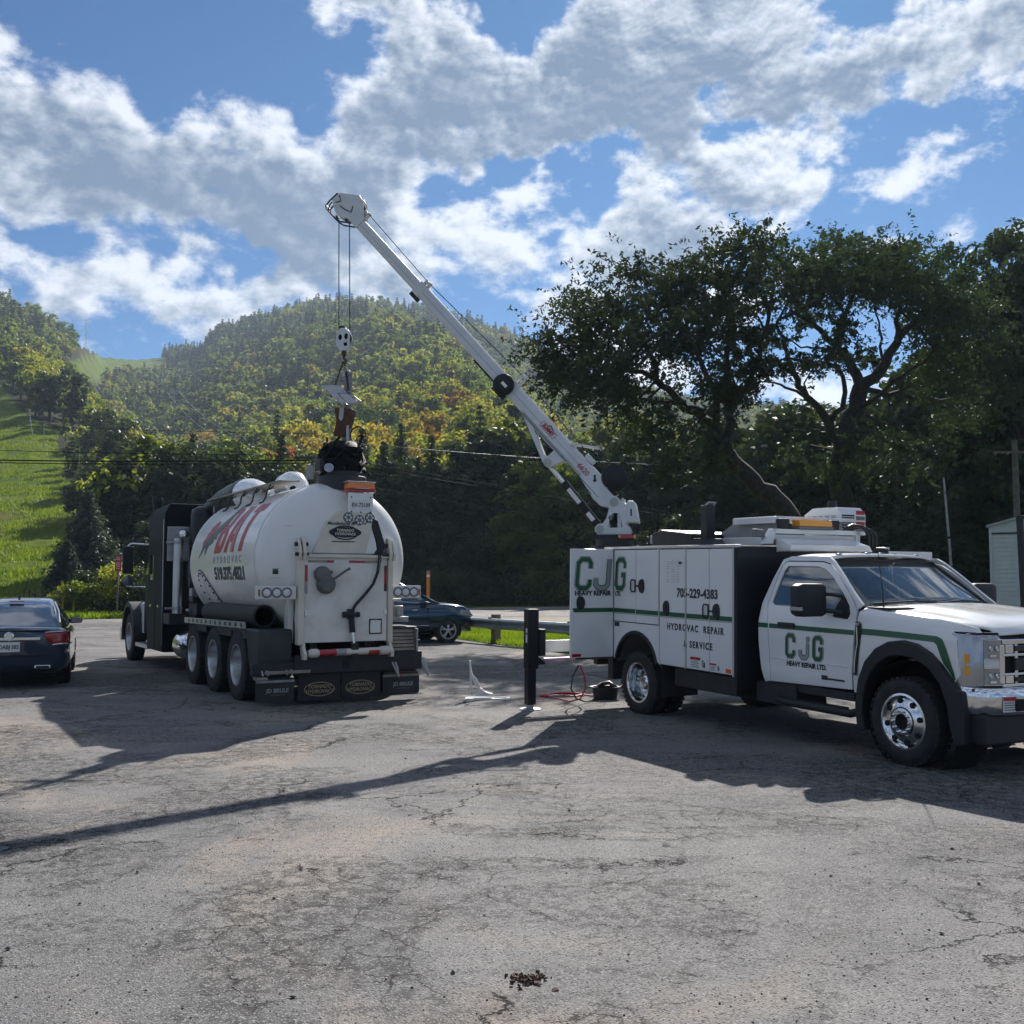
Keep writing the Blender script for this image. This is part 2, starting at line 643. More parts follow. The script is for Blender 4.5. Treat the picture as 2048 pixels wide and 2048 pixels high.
# ---------------------------------------------------------------- parking lot
def asphalt(name, light=1.0, cracks=True):
    m = bpy.data.materials.new(name)
    m.use_nodes = True
    t = NT(m.node_tree)
    co = t.node('ShaderNodeTexCoord').outputs['Object']
    big = t.noise(co, .22, 7, .62, .4)
    mid = t.noise(co, 1.1, 8, .68, .3)
    fine = t.noise(co, 60, 4, .7)
    ston = t.vor(co, 125, 'F1', 'Color')
    stv = t.node('ShaderNodeSeparateColor', {0: ston}).outputs[0]
    stv2 = t.vor(co, 120, 'F1', 'Distance')
    c = t.mix(t.mr(big, .36, .64), (.136, .135, .137), (.222, .217, .212))
    c = t.mix(t.mr(t.noise(co, .30, 8, .66, .8), .50, .64), c, (.285, .245, .208))           # dusty tan patches
    c = t.mix(t.m('MULTIPLY', t.mr(mid, .52, .74), .55), c, (.068, .068, .072))
    patch = t.mr(t.noise(co, .36, 9, .70, .9), .49, .55)                                    # worn, broken-up dark areas
    chew = t.mr(t.noise(co, 9.0, 8, .75), .44, .54)
    st_ = t.v('MULTIPLY', co, (.42, 1.5, 1.0))
    streak = t.m('MULTIPLY', t.mr(t.noise(st_, .55, 9, .70, .7), .49, .58), t.mr(t.noise(co, 14.0, 6, .72), .42, .60))
    c = t.mix(t.m('MULTIPLY', streak, .80), c, (.048, .046, .048))
    c = t.mix(t.m('MULTIPLY', t.mr(t.noise(co, 22.0, 4, .7), .50, .72), .35), c, (.06, .06, .064))
    c = t.mix(t.m('MULTIPLY', t.m('MULTIPLY', patch, chew), .72), c, (.034, .032, .032))
    c = t.mix(t.m('MULTIPLY', t.mr(stv, .80, .95), .8), c, (.30, .295, .29))                                      # pale aggregate
    c = t.mix(t.mr(stv, .16, .08), c, (.055, .055, .058))
    c = t.mix(t.m('MULTIPLY', t.mr(fine, .50, .72), .45), c, (.07, .07, .07))
    hgt = t.m('ADD', t.m('MULTIPLY', fine, .35), t.m('MULTIPLY', stv2, .5))
    if cracks:
        wv = t.v('ADD', co, t.v('SCALE', t.v('SUBTRACT', t.noise(co, 1.3, 7, .7, out='Color'), (.5, .5, .5)), sc=.85))
        wv2 = t.v('ADD', co, t.v('SCALE', t.v('SUBTRACT', t.noise(co, 4.5, 5, .7, out='Color'), (.5, .5, .5)), sc=.22))
        e1 = t.vor(wv, .55, 'DISTANCE_TO_EDGE')
        e2 = t.vor(wv2, 3.4, 'DISTANCE_TO_EDGE')
        wid = t.mr(t.noise(co, 2.2, 5), .45, .72, .0, .006)
        k1 = t.m('MULTIPLY', t.mr(t.m('SUBTRACT', e1, wid), .007, .001), t.mr(t.noise(co, .45, 4), .49, .55))
        k2 = t.m('MULTIPLY', t.mr(e2, .026, .008), t.m('MULTIPLY', t.mr(t.noise(co, .36, 9, .70, .9), .47, .54), t.mr(t.noise(co, 2.0, 3), .40, .50)))
        k = t.m('MAXIMUM', k1, t.m('MULTIPLY', k2, .62))
        c = t.mix(t.m('MULTIPLY', k, .80), c, (.026, .024, .025))
        hgt = t.m('SUBTRACT', hgt, t.m('MULTIPLY', k, 1.6))
    if light != 1.0:
        c = t.mix(1.0, c, (light, light * .98, light * .95), 'MULTIPLY')
    b = t.n['Principled BSDF']
    t.put(b.inputs['Base Color'], c)
    t.put(b.inputs['Roughness'], t.mr(mid, .3, .7, .82, .97))
    t.put(b.inputs['Specular IOR Level'], t.m('MULTIPLY', t.m('SUBTRACT', 1.0, k), .25) if cracks else .25)
    t.put(b.inputs['Normal'], t.bump(hgt, .75, .012))
    return m


def sheet(name, poly, z, m, label=None, kind='structure'):
    b = MB()
    b.add([(x, y, z) for x, y in poly], [tuple(range(len(poly)))])
    o = b.build(name, m, None, 0, 0, label, kind)
    return o


ASPH = asphalt('worn_asphalt')
FAR_EDGE = [(60, 76), (40, 74), (4, 70.5), (-3, 67.5), (-9, 58), (-14, 50.5), (-20, 46.3), (-34, 45), (-70, 44)]
LOT = [(-70, 44), (-70, -14), (60, -14), (60, 17.4), (7, 16.7), (5.1, 17.5), (3.5, 20.1), (1.7, 23.6), (.1, 26.9), (-1.5, 30.3), (-2.5, 32.3), (-3.6, 36), (-5, 42), (-9, 58), (-14, 50.5), (-20, 46.3), (-34, 45)]
lot = sheet('parking_lot', LOT, .004, ASPH, 'cracked grey asphalt parking lot with dusty tan patches')
road = sheet('road', [(60, 52), (60, 76), (40, 74), (4, 70.5), (-3, 67.5), (-9, 58), (-5, 47), (0, 50)], .008, asphalt('road_asphalt', 1.35, False), 'pale grey road running past behind the guard rail')
grav = mat('gravel_shoulder', (.17, .15, .13), .95, col2=(.27, .235, .19), nscale=3, bump=.8, bscale=30)
sheet('gravel_shoulder', [(60, 40), (60, 51.8), (0, 49.8), (-4.9, 46.8), (-4.2, 40), (0, 39)], .006, grav, 'strip of loose gravel between guard rail and road')
vm = mat('verge_turf', (.05, .085, .012), .95, col2=(.10, .13, .02), nscale=2.5, bump=.6, bscale=25)
VERGE = [(60, 17.5), (60, 39.8), (0, 38.8), (-4, 39.6), (-4.8, 41.8), (-3.5, 36), (-2.4, 32.4), (-1.4, 30.4), (.2, 27.0), (1.8, 23.7), (3.6, 20.2), (5.2, 17.6), (7, 16.8)]
sheet('grass_verge', VERGE, .012, vm, 'strip of bright green grass under the guard rail')

# lane edge line of the road
sheet('road_marking', [(55, 73.2), (40, 72.4), (4, 69.2), (-2.4, 66.6), (-2.3, 66.3), (4, 68.9), (40, 72.1), (55, 72.9)], .013, mat('road_paint', (.7, .7, .66), .7), 'worn white edge line along the far side of the road')


# ---------------------------------------------------------------- foliage
def leaf_mat(name, cols, trans=.42, ramp_by='noise', gloss=.25):
    m = bpy.data.materials.new(name)
    m.use_nodes = True
    t = NT(m.node_tree)
    for n in list(t.n):
        if n.type == 'BSDF_PRINCIPLED':
            t.n.remove(n)
    co = t.node('ShaderNodeTexCoord').outputs['Object']
    rnd = t.node('ShaderNodeObjectInfo').outputs['Random']
    off = t.node('ShaderNodeCombineXYZ', {0: t.m('MULTIPLY', rnd, 91.0), 1: t.m('MULTIPLY', rnd, 37.0)}).outputs[0]
    nz = t.noise(t.v('ADD', co, off), .55, 4, .6)
    if ramp_by == 'object':
        c = t.ramp(rnd, [(i / max(1, len(cols) - 1), x) for i, x in enumerate(cols)], 'CONSTANT' if False else 'LINEAR')
        c = t.mix(t.mr(nz, .35, .7, 0, .35), c, (.03, .05, .014))
    else:
        c = t.ramp(t.mr(nz, .28, .72, 0, 1, False), [(i / max(1, len(cols) - 1), x) for i, x in enumerate(cols)])
        hs = t.node('ShaderNodeHueSaturation', {'Hue': t.mr(rnd, 0, 1, .485, .515, False), 'Value': t.mr(rnd, 0, 1, .8, 1.2, False), 'Color': c})
        c = hs.outputs[0]
    di = t.node('ShaderNodeBsdfDiffuse', {'Color': c, 'Roughness': .6}).outputs[0]
    tc = t.mix(1.0, c, (1.9, 1.8, .75), 'MULTIPLY')
    tr = t.node('ShaderNodeBsdfTranslucent', {'Color': tc}).outputs[0]
    mx = t.node('ShaderNodeMixShader', {0: trans})
    t.l.new(di, mx.inputs[1])
    t.l.new(tr, mx.inputs[2])
    gl = t.node('ShaderNodeBsdfGlossy', {'Color': (1, 1, 1), 'Roughness': .45}).outputs[0]
    m2 = t.node('ShaderNodeMixShader', {0: gloss * .12})
    t.l.new(mx.outputs[0], m2.inputs[1])
    t.l.new(gl, m2.inputs[2])
    t.l.new(m2.outputs[0], t.n['Material Output'].inputs[0])
    MATS[name] = m
    return m


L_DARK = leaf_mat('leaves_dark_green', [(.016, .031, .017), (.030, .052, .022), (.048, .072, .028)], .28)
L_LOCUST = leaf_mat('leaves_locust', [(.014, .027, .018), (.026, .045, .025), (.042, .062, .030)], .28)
L_GREEN = leaf_mat('leaves_green', [(.050, .080, .020), (.095, .130, .028), (.135, .165, .036)], .55)
L_LIME = leaf_mat('leaves_yellow_green', [(.10, .13, .022), (.18, .20, .032), (.26, .25, .045)], .58)
L_GOLD = leaf_mat('leaves_golden', [(.14, .13, .024), (.24, .20, .034), (.32, .25, .045)], .55)
L_RUST = leaf_mat('leaves_russet', [(.13, .090, .022), (.22, .135, .028), (.28, .18, .036)], .5)
L_RED = leaf_mat('leaves_red', [(.16, .055, .026), (.27, .065, .035), (.30, .11, .04)], .45)
L_NEEDLE = leaf_mat('needles_dark', [(.018, .034, .018), (.034, .054, .026), (.050, .070, .032)], .3)
L_BLUE = leaf_mat('needles_blue_grey', [(.024, .042, .042), (.055, .085, .088), (.095, .135, .138)], .25)
L_FOREST = leaf_mat('leaves_mixed_forest', [(.044, .076, .022), (.074, .115, .027), (.115, .160, .032), (.085, .125, .028), (.155, .190, .036), (.06, .10, .026), (.21, .215, .040), (.10, .14, .03), (.24, .205, .045)], .58, 'object')
BARK = mat('bark', (.045, .038, .032), .95, col2=(.085, .074, .064), nscale=6, bump=.8, bscale=22)
BARK_D = mat('bark_dark', (.022, .019, .017), .95, col2=(.045, .039, .034), nscale=7, bump=.9, bscale=25)


def leaf_quads(P, Nn, size, aspect=.55):
    n = len(P)
    Nn = Nn / np.maximum(np.linalg.norm(Nn, axis=1, keepdims=True), 1e-6)
    a = rng.normal(size=(n, 3))
    U = np.cross(Nn, a)
    U /= np.maximum(np.linalg.norm(U, axis=1, keepdims=True), 1e-6)
    V = np.cross(Nn, U)
    s = np.asarray(size).reshape(-1, 1)
    A, B = U * s, V * s * aspect
    bend = Nn * s * .25
    vs = np.stack([P - A - bend, P - B * 1.0, P + A - bend, P + B * 1.0], 1).reshape(-1, 3)
    return vs, np.arange(n * 4).reshape(n, 4)


def clump_leaves(C, rad, per, size, flat=.8, up=.35, jitter=.75):
    """leaves spread over and inside clumps; C (k,3) centres, rad (k,)"""
    k = len(C)
    d = rng.normal(size=(k, per, 3))
    d /= np.linalg.norm(d, axis=2, keepdims=True)
    r = rng.random((k, per, 1)) ** .45
    ps = C[:, None, :] + d * r * np.asarray(rad).reshape(k, 1, 1) * np.array([1, 1, flat])
    ns = d + rng.normal(size=d.shape) * jitter + np.array([0, 0, up])
    P = ps.reshape(-1, 3)
    return leaf_quads(P, ns.reshape(-1, 3), size * rng.uniform(.6, 1.35, len(P)))


def trunk_mb(h, r, limbs=(), lean=(0, 0), n=7):
    b = MB()
    pts = [(lean[0] * (i / 4) ** 1.5, lean[1] * (i / 4) ** 1.5, h * i / 4) for i in range(5)]
    b.tube(pts, [r * 1.25, r, r * .8, r * .6, r * .25], n)
    for p0, p1, r0 in limbs:
        p0, p1 = Vector(p0), Vector(p1)
        mid = (p0 + p1) / 2 + Vector((0, 0, (p1 - p0).length * .08))
        b.tube([p0, mid, p1], [r0, r0 * .7, r0 * .25], 5)
    return b


def crown_shape(kind, h, k):
    """clump centres and radii of a crown standing on a trunk, height h"""
    if kind == 'round':
        c0, ra, rb = .60, .34 * h, .40 * h
    elif kind == 'tall':
        c0, ra, rb = .56, .20 * h, .44 * h
    elif kind == 'broad':
        c0, ra, rb = .62, .44 * h, .36 * h
    else:
        c0, ra, rb = .52, .27 * h, .46 * h
    d = rng.normal(size=(k, 3))
    d /= np.linalg.norm(d, axis=1, keepdims=True)
    r = rng.random((k, 1)) ** .38
    C = d * r * np.array([ra, ra, rb]) * rng.uniform(.72, 1.0, (k, 1))
    C[:, 2] += c0 * h
    # uneven outline: shear a few clumps outward
    C[:, :2] *= (1 + .25 * np.sin(np.arctan2(C[:, 1], C[:, 0]) * 3 + rng.uniform(0, 6)))[:, None]
    rad = rng.uniform(.14, .24, k) * ra * 1.5
    C[:, 2] = np.maximum(C[:, 2], .10 * h)
    return C, rad


def deciduous(name, h, kind, k, per, leaf, lm, split=True, one=False):
    """returns (crown mesh, trunk mesh) or one joined mesh"""
    C, rad = crown_shape(kind, h, k)
    vs, qs = clump_leaves(C, rad, per, leaf)
    limbs = [((0, 0, h * rng.uniform(.22, .5)), tuple(C[i] * np.array([.85, .85, .95])), h * .011) for i in rng.choice(k, min(k, 7), replace=False)]
    tb = trunk_mb(h * .78, h * .021, limbs)
    if one:
        o = len(vs)
        tv = np.array(tb.v)
        tq = np.array([f if len(f) == 4 else (f[0], f[1], f[2], f[3]) for f in tb.f if len(f) == 4])
        me = mesh_np(name, np.concatenate([vs, tv]), np.concatenate([qs, tq + o]), [lm, BARK_D])
        me.polygons.foreach_set('material_index', np.concatenate([np.zeros(len(qs), np.int32), np.ones(len(tq), np.int32)]))
        return me
    return mesh_np(name, vs, qs, lm), tb


def conifer_leaves(h, r, tiers, per, leaf, droop=.25, gap=.05):
    P, Nn = [], []
    for i in range(tiers):
        f = i / tiers
        z0 = h * (gap + (1 - gap) * f)
        rr = r * (1 - f) ** .85 + .04 * r
        nb = max(5, int(13 * (1 - f) + 4))
        a0 = rng.uniform(0, 6.28)
        for b in range(nb):
            a = a0 + 6.283 * b / nb + rng.normal() * .15
            ln = rr * rng.uniform(.72, 1.12)
            m = max(4, int(per * ln / r))
            s = rng.random(m) ** .7
            wv = rng.normal(size=m) * .10 * ln * (1.1 - s * .6)
            x = np.cos(a) * s * ln - np.sin(a) * wv
            y = np.sin(a) * s * ln + np.cos(a) * wv
            z = z0 - droop * ln * s + rng.normal(size=m) * .03 * r + .10 * ln * s ** 3
            P.append(np.stack([x, y, z], 1))
            Nn.append(np.stack([np.cos(a) * .3 + rng.normal(size=m) * .5, np.sin(a) * .3 + rng.normal(size=m) * .5, .8 + rng.normal(size=m) * .4], 1))
    P, Nn = np.concatenate(P), np.concatenate(Nn)
    return leaf_quads(P, Nn, leaf * rng.uniform(.6, 1.3, len(P)), .4)


def conifer(name, h, r, tiers, per, leaf, lm, one=False, droop=.25):
    vs, qs = conifer_leaves(h, r, tiers, per, leaf, droop)
    tb = trunk_mb(h * .97, h * .014)
    if one:
        o = len(vs)
        tv = np.array(tb.v)
        tq = np.array([f for f in tb.f if len(f) == 4])
        me = mesh_np(name, np.concatenate([vs, tv]), np.concatenate([qs, tq + o]), [lm, BARK_D])
        me.polygons.foreach_set('material_index', np.concatenate([np.zeros(len(qs), np.int32), np.ones(len(tq), np.int32)]))
        return me
    return mesh_np(name, vs, qs, lm), tb


# ---- prototypes for the hill (height 10), one mesh each
SMALL = [deciduous('hill_tree', 10, k, 26, 15, .62, L_FOREST, one=True) for k in ('round', 'tall', 'broad', 'egg', 'round', 'egg')]
SMALL += [conifer('hill_conifer', 11, 2.3, 11, 10, .55, L_NEEDLE, one=True) for _ in range(2)]
MID = [deciduous('hill_tree', 10, k, 46, 44, .30, L_GREEN, one=True) for k in ('round', 'tall', 'broad', 'egg', 'round', 'egg', 'broad')]
MID += [conifer('hill_conifer', 11, 2.2, 20, 26, .27, L_NEEDLE, one=True) for _ in range(3)]


def occupied(cell, pts, p, r):
    i, j = int(p[0] // cell), int(p[1] // cell)
    for a in (i - 1, i, i + 1):
        for b in (j - 1, j, j + 1):
            for q in pts.get((a, b), ()):
                if (q[0] - p[0]) ** 2 + (q[1] - p[1]) ** 2 < r * r:
                    return True
    return False


N = 54000
dd = np.sqrt(rng.uniform(84 ** 2, 1080 ** 2, N))
aa = rng.uniform(R(-33), R(48), N)
px, py = dd * np.sin(aa), dd * np.cos(aa)
rdl = np.interp(aa, _daz, _dd)
pu_ = 1024 + 2050 * px / py
keep = (dd < rdl + 12) & (ski_run(px, py) < .5) & ~((pu_ > 138) & (pu_ < 200) & (dd > 420))
px, py, dd = px[keep], py[keep], dd[keep]
grid, spots = {}, []
for x, y, d in zip(px, py, dd):
    sp_ = 5.0 if d < 260 else 6.4
    if occupied(6.0, grid, (x, y), sp_):
        continue
    grid.setdefault((int(x // 6), int(y // 6)), []).append((x, y))
    spots.append((x, y, d))
spots = np.array(spots)
sz = terrain(spots[:, 0], spots[:, 1])
pat = np.sin(spots[:, 0] * .021 + 1.7) * np.sin(spots[:, 1] * .017) + .5 * np.sin(spots[:, 0] * .05 + spots[:, 1] * .031)
con = rng.random(len(spots)) < np.clip((.08 + .38 * (pat > .25)) * np.where(spots[:, 2] < 420, .2, .7) + .24 * (spots[:, 2] > 560), 0, .8)
hh = rng.uniform(8.0, 14.0, len(spots)) * np.where(con, 1.12, 1.0) * np.where(spots[:, 2] < 150, .85, 1)
u0_ = np.array([proj((x, y, z))[0] for (x, y, d), z in zip(spots, sz)])
hh = hh * np.where((spots[:, 2] < 240) & (u0_ < 215), .55, 1.0)
uu = np.array([proj((x, y, z + h * .7))[0] for (x, y, d), z, h in zip(spots, sz, hh)])
vv = np.array([proj((x, y, z + h))[1] for (x, y, d), z, h in zip(spots, sz, hh)])
inview = (uu > -30) & (uu < 2080)
# rank by size in the picture; what is behind the dark roadside trees on the right counts less
score = np.where(inview, hh / spots[:, 2], 0) * np.where(uu > 1100, .15, 1) * np.where(uu < 1100, 1, .5)
order = np.argsort(-score)
big = order[:290]
isbig = np.zeros(len(spots), bool)
isbig[big] = True

KINDS = [('green', L_GREEN, 'green leafy tree on the lower hillside'), ('lime', L_LIME, 'yellow-green leafy tree on the lower hillside'),
         ('gold', L_GOLD, 'golden autumn tree on the lower hillside'), ('rust', L_RUST, 'russet orange autumn tree on the lower hillside'),
         ('dark', L_DARK, 'dark green leafy tree on the lower hillside')]
red_done = False
for j, i in enumerate(big):
    x, y, d = spots[i]
    if con[i]:
        me = MID[7 + j % 3]
        km, lab, cat, nm = L_NEEDLE, 'dark conifer on the lower hillside', 'conifer', 'hill_conifer'
        grp = 'conifers on the hillside'
    else:
        me = MID[j % 7]
        warm = math.sin(x * .045 + 2.0) + .7 * math.sin(y * .04 + .6)
        pr = [.34, .33, .14, .03, .16] if warm > .1 else [.44, .28, .04, .01, .23]
        kk = int(rng.choice(5, p=pr))
        if not red_done and 505 < uu[i] < 590 and 800 < vv[i] < 900:
            red_done = True
            km, lab, grp = L_RED, 'red maple among green trees', None
        else:
            _, km, lab = KINDS[kk]
            grp = {'green': 'green trees on the hillside', 'lime': 'yellow-green trees on the hillside', 'gold': 'golden trees on the hillside',
                   'rust': 'russet trees on the hillside', 'dark': 'dark green trees on the hillside'}[KINDS[kk][0]]
        cat, nm = 'tree', 'hill_tree'
    lab = lab.replace(' on the lower hillside', '') + (' left of the ski run' if uu[i] < 40 else ' beside the ski run' if uu[i] < 180 else ' on the lower hillside above the sleeper cab' if uu[i] < 400 else ' on the lower hillside above the white tank' if uu[i] < 640 else ' on the lower hillside just right of the lifted boom mount' if uu[i] < 850 else ' on the hillside below the crane boom' if uu[i] < 1100 else ' on the hillside seen under the spreading tree')
    o = link(nm, me)
    o.material_slots[0].link = 'OBJECT'
    o.material_slots[0].material = km
    o.location = (x, y, sz[i] - .15)
    s = hh[i] / 10
    o.scale = (s * rng.uniform(.85, 1.2), s * rng.uniform(.85, 1.2), s)
    o.rotation_euler = (0, 0, rng.uniform(0, 6.28))
    tag(o, lab, cat, grp)

# the rest of the hill: one object, geometry-node instances on points
proto = bpy.data.collections.new('forest_prototypes')
for i, m_ in enumerate(SMALL):
    po = bpy.data.objects.new('p%d' % i, m_)
    proto.objects.link(po)
rest = np.where(~isbig)[0]
fm = bpy.data.meshes.new('forest')
fm.vertices.add(len(rest))
fm.vertices.foreach_set('co', np.stack([spots[rest, 0], spots[rest, 1], sz[rest] - .2], 1).astype(np.float32).ravel())
ai = fm.attributes.new('pick', 'INT', 'POINT')
ai.data.foreach_set('value', np.where(con[rest], 6 + rng.integers(0, 2, len(rest)), rng.integers(0, 6, len(rest))).astype(np.int32))
asz = fm.attributes.new('size', 'FLOAT_VECTOR', 'POINT')
s_ = hh[rest] / 10
asz.data.foreach_set('vector', np.stack([s_ * rng.uniform(.85, 1.25, len(rest)), s_ * rng.uniform(.85, 1.25, len(rest)), s_], 1).astype(np.float32).ravel())
aro = fm.attributes.new('turn', 'FLOAT_VECTOR', 'POINT')
aro.data.foreach_set('vector', np.stack([rng.normal(0, .05, len(rest)), rng.normal(0, .05, len(rest)), rng.uniform(0, 6.28, len(rest))], 1).astype(np.float32).ravel())
forest = link('forest', fm)
forest['kind'] = 'stuff'
forest['label'] = 'mixed autumn forest covering the upper hill'
ng = bpy.data.node_groups.new('scatter', 'GeometryNodeTree')
ng.interface.new_socket('Geometry', in_out='INPUT', socket_type='NodeSocketGeometry')
ng.interface.new_socket('Geometry', in_out='OUTPUT', socket_type='NodeSocketGeometry')
gi, go = ng.nodes.new('NodeGroupInput'), ng.nodes.new('NodeGroupOutput')
m2p = ng.nodes.new('GeometryNodeMeshToPoints')
ci = ng.nodes.new('GeometryNodeCollectionInfo')
ci.inputs['Collection'].default_value = proto
ci.inputs['Separate Children'].default_value = True
ci.inputs['Reset Children'].default_value = True
iop = ng.nodes.new('GeometryNodeInstanceOnPoints')
iop.inputs['Pick Instance'].default_value = True


def named(nm, typ):
    n = ng.nodes.new('GeometryNodeInputNamedAttribute')
    n.data_type = typ
    n.inputs['Name'].default_value = nm
    return n.outputs['Attribute']


ng.links.new(gi.outputs[0], m2p.inputs[0])
ng.links.new(m2p.outputs[0], iop.inputs['Points'])
ng.links.new(ci.outputs[0], iop.inputs['Instance'])
ng.links.new(named('pick', 'INT'), iop.inputs['Instance Index'])
e2r = ng.nodes.new('FunctionNodeEulerToRotation')
ng.links.new(named('turn', 'FLOAT_VECTOR'), e2r.inputs[0])
ng.links.new(e2r.outputs[0], iop.inputs['Rotation'])
ng.links.new(named('size', 'FLOAT_VECTOR'), iop.inputs['Scale'])
ng.links.new(iop.outputs[0], go.inputs[0])
md = forest.modifiers.new('scatter', 'NODES')
md.node_group = ng


# ---------------------------------------------------------------- roadside trees (each with trunk and crown)
def stand(name, me_tb, loc, s, lab, cat, grp, lm=None, rot=None, bark=BARK_D):
    cm, tb = me_tb
    t0 = thing(name, lab, cat, loc, None, 0, grp)
    t0.rotation_euler = (0, 0, rng.uniform(0, 6.28) if rot is None else rot)
    t0.scale = (s * rng.uniform(.9, 1.15), s * rng.uniform(.9, 1.15), s)
    c = link('crown', cm, t0)
    if lm is not None:
        c.material_slots[0].link = 'OBJECT'
        c.material_slots[0].material = lm
    if isinstance(tb, MB):
        tb = tb.build('trunk', bark, None, 0, 60).data
        for ob in [o for o in COL.objects if o.data is tb]:
            bpy.data.objects.remove(ob)
    link('trunk', tb, t0)
    return cm, tb


def bake(pair):
    cm, tb = pair
    o = tb.build('trunk', BARK_D, None, 0, 60)
    d = o.data
    bpy.data.objects.remove(o)
    return cm, d


NEAR = [bake(deciduous('crown', 10, k, 90, 120, .17, L_DARK)) for k in ('tall', 'egg', 'egg', 'tall', 'round')]
CEDAR = [bake(conifer('crown', 11, 2.4, 34, 46, .20, L_NEEDLE, droop=.12)) for _ in range(3)]
LAB = {'dark': ('dark green leafy tree in the shaded row behind the road', 'dark leafy trees behind the road'),
       'cedar': ('dark pointed cedar in the shaded row behind the road', 'dark cedars behind the road'),
       'green': ('mid-green leafy tree in the row behind the road', 'green leafy trees behind the road'),
       'lime': ('yellow-green leafy tree catching the sun behind the road', 'yellow-green trees behind the road')}


def row_tree(u, vtop, Y, kind, lm=None, wide=1.0):
    d = pxdir(u, 1163)
    X = d.x / d.y * Y
    z0 = float(terrain(X, Y))
    zt = at_depth(u, vtop, Y).z
    hgt = max(2.0, zt - z0)
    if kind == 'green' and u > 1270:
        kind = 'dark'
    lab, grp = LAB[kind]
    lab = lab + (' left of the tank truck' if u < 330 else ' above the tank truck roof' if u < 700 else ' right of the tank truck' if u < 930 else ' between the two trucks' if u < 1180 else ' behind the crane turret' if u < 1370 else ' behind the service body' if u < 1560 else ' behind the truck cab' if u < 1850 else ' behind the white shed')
    if kind == 'cedar':
        p = CEDAR[int(rng.integers(0, 3))]
        s = hgt / 11
    else:
        p = NEAR[int(rng.integers(0, 5))]
        s = hgt / 9.9
    t0 = thing('cedar_tree' if kind == 'cedar' else 'leafy_tree', lab, 'cedar' if kind == 'cedar' else 'tree', (X, Y, z0 - .1), None, 0, grp)
    t0.rotation_euler = (0, 0, rng.uniform(0, 6.28))
    t0.scale = (s * wide * rng.uniform(.92, 1.12), s * wide * rng.uniform(.92, 1.12), s)
    c = link('crown', p[0], t0)
    c.material_slots[0].link = 'OBJECT'
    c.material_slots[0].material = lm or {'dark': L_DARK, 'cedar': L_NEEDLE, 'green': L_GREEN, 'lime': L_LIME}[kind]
    link('trunk', p[1], t0)


for u, vt, Y, k in [(205, 935, 86, 'dark'), (262, 905, 84, 'dark'), (300, 850, 90, 'green'), (350, 905, 82, 'dark'), (405, 870, 86, 'dark'), (455, 905, 82, 'dark'), (500, 880, 88, 'green'),
                    (545, 915, 82, 'dark'), (590, 900, 86, 'dark'), (640, 905, 80, 'green'), (690, 890, 86, 'dark'), (745, 900, 84, 'green'), (800, 905, 80, 'dark'),
                    (862, 862, 80, 'cedar'), (835, 905, 78, 'cedar'), (905, 885, 84, 'cedar'), (940, 850, 82, 'dark'), (985, 880, 80, 'dark'), (1020, 830, 84, 'green'), (1060, 905, 78, 'green'),
                    (1100, 850, 82, 'dark'), (1140, 905, 76, 'green'), (1190, 860, 80, 'dark'), (1235, 900, 76, 'dark'), (1290, 850, 80, 'green'), (1340, 870, 76, 'dark'), (1400, 850, 72, 'dark'),
                    (880, 1030, 76, 'dark'), (960, 1040, 75, 'dark'), (1040, 1010, 75, 'green'), (1095, 1020, 75, 'green'), (1150, 1040, 74, 'dark'), (1220, 1030, 72, 'dark'), (1300, 1010, 70, 'dark'),
                    (780, 1040, 76, 'dark'), (700, 1040, 76, 'dark'), (340, 1050, 70, 'dark'), (420, 1050, 72, 'dark'), (290, 1030, 72, 'dark'),
                    (1465, 820, 66, 'dark'), (1530, 800, 66, 'green'), (1600, 790, 62, 'dark'), (1660, 800, 66, 'dark'), (1730, 790, 60, 'dark'), (1800, 770, 62, 'dark'), (1870, 690, 58, 'dark'), (1940, 660, 56, 'dark'), (2010, 640, 54, 'dark'), (2080, 600, 56, 'dark'),
                    (1385, 1000, 64, 'dark'), (1450, 1010, 62, 'dark'), (1530, 1000, 60, 'dark'), (1610, 990, 57, 'dark'), (1690, 980, 56, 'dark'), (1770, 960, 54, 'dark'), (1850, 950, 52, 'dark'), (1930, 950, 51, 'dark'), (2020, 930, 50, 'dark'), (2100, 900, 50, 'dark'), (2180, 700, 55, 'dark'), (2270, 720, 53, 'dark'), (2370, 700, 56, 'dark'), (2480, 740, 54, 'dark'), (2600, 760, 58, 'dark')]:
    row_tree(u, vt, Y, k, wide=1.25 if k != 'cedar' else 1.0)
# sunlit tree seen under the big crown
row_tree(1235, 815, 96, 'green')
row_tree(1560, 830, 92, 'green')
for u, vt, Y in ((720, 850, 84), (765, 875, 80), (800, 840, 86), (960, 900, 78), (1120, 880, 79), (1010, 940, 76), (470, 900, 80), (380, 860, 90), (560, 860, 90), (1330, 900, 72), (1420, 900, 70), (1750, 900, 56), (1890, 860, 54)):
    row_tree(u, vt, Y, 'cedar')


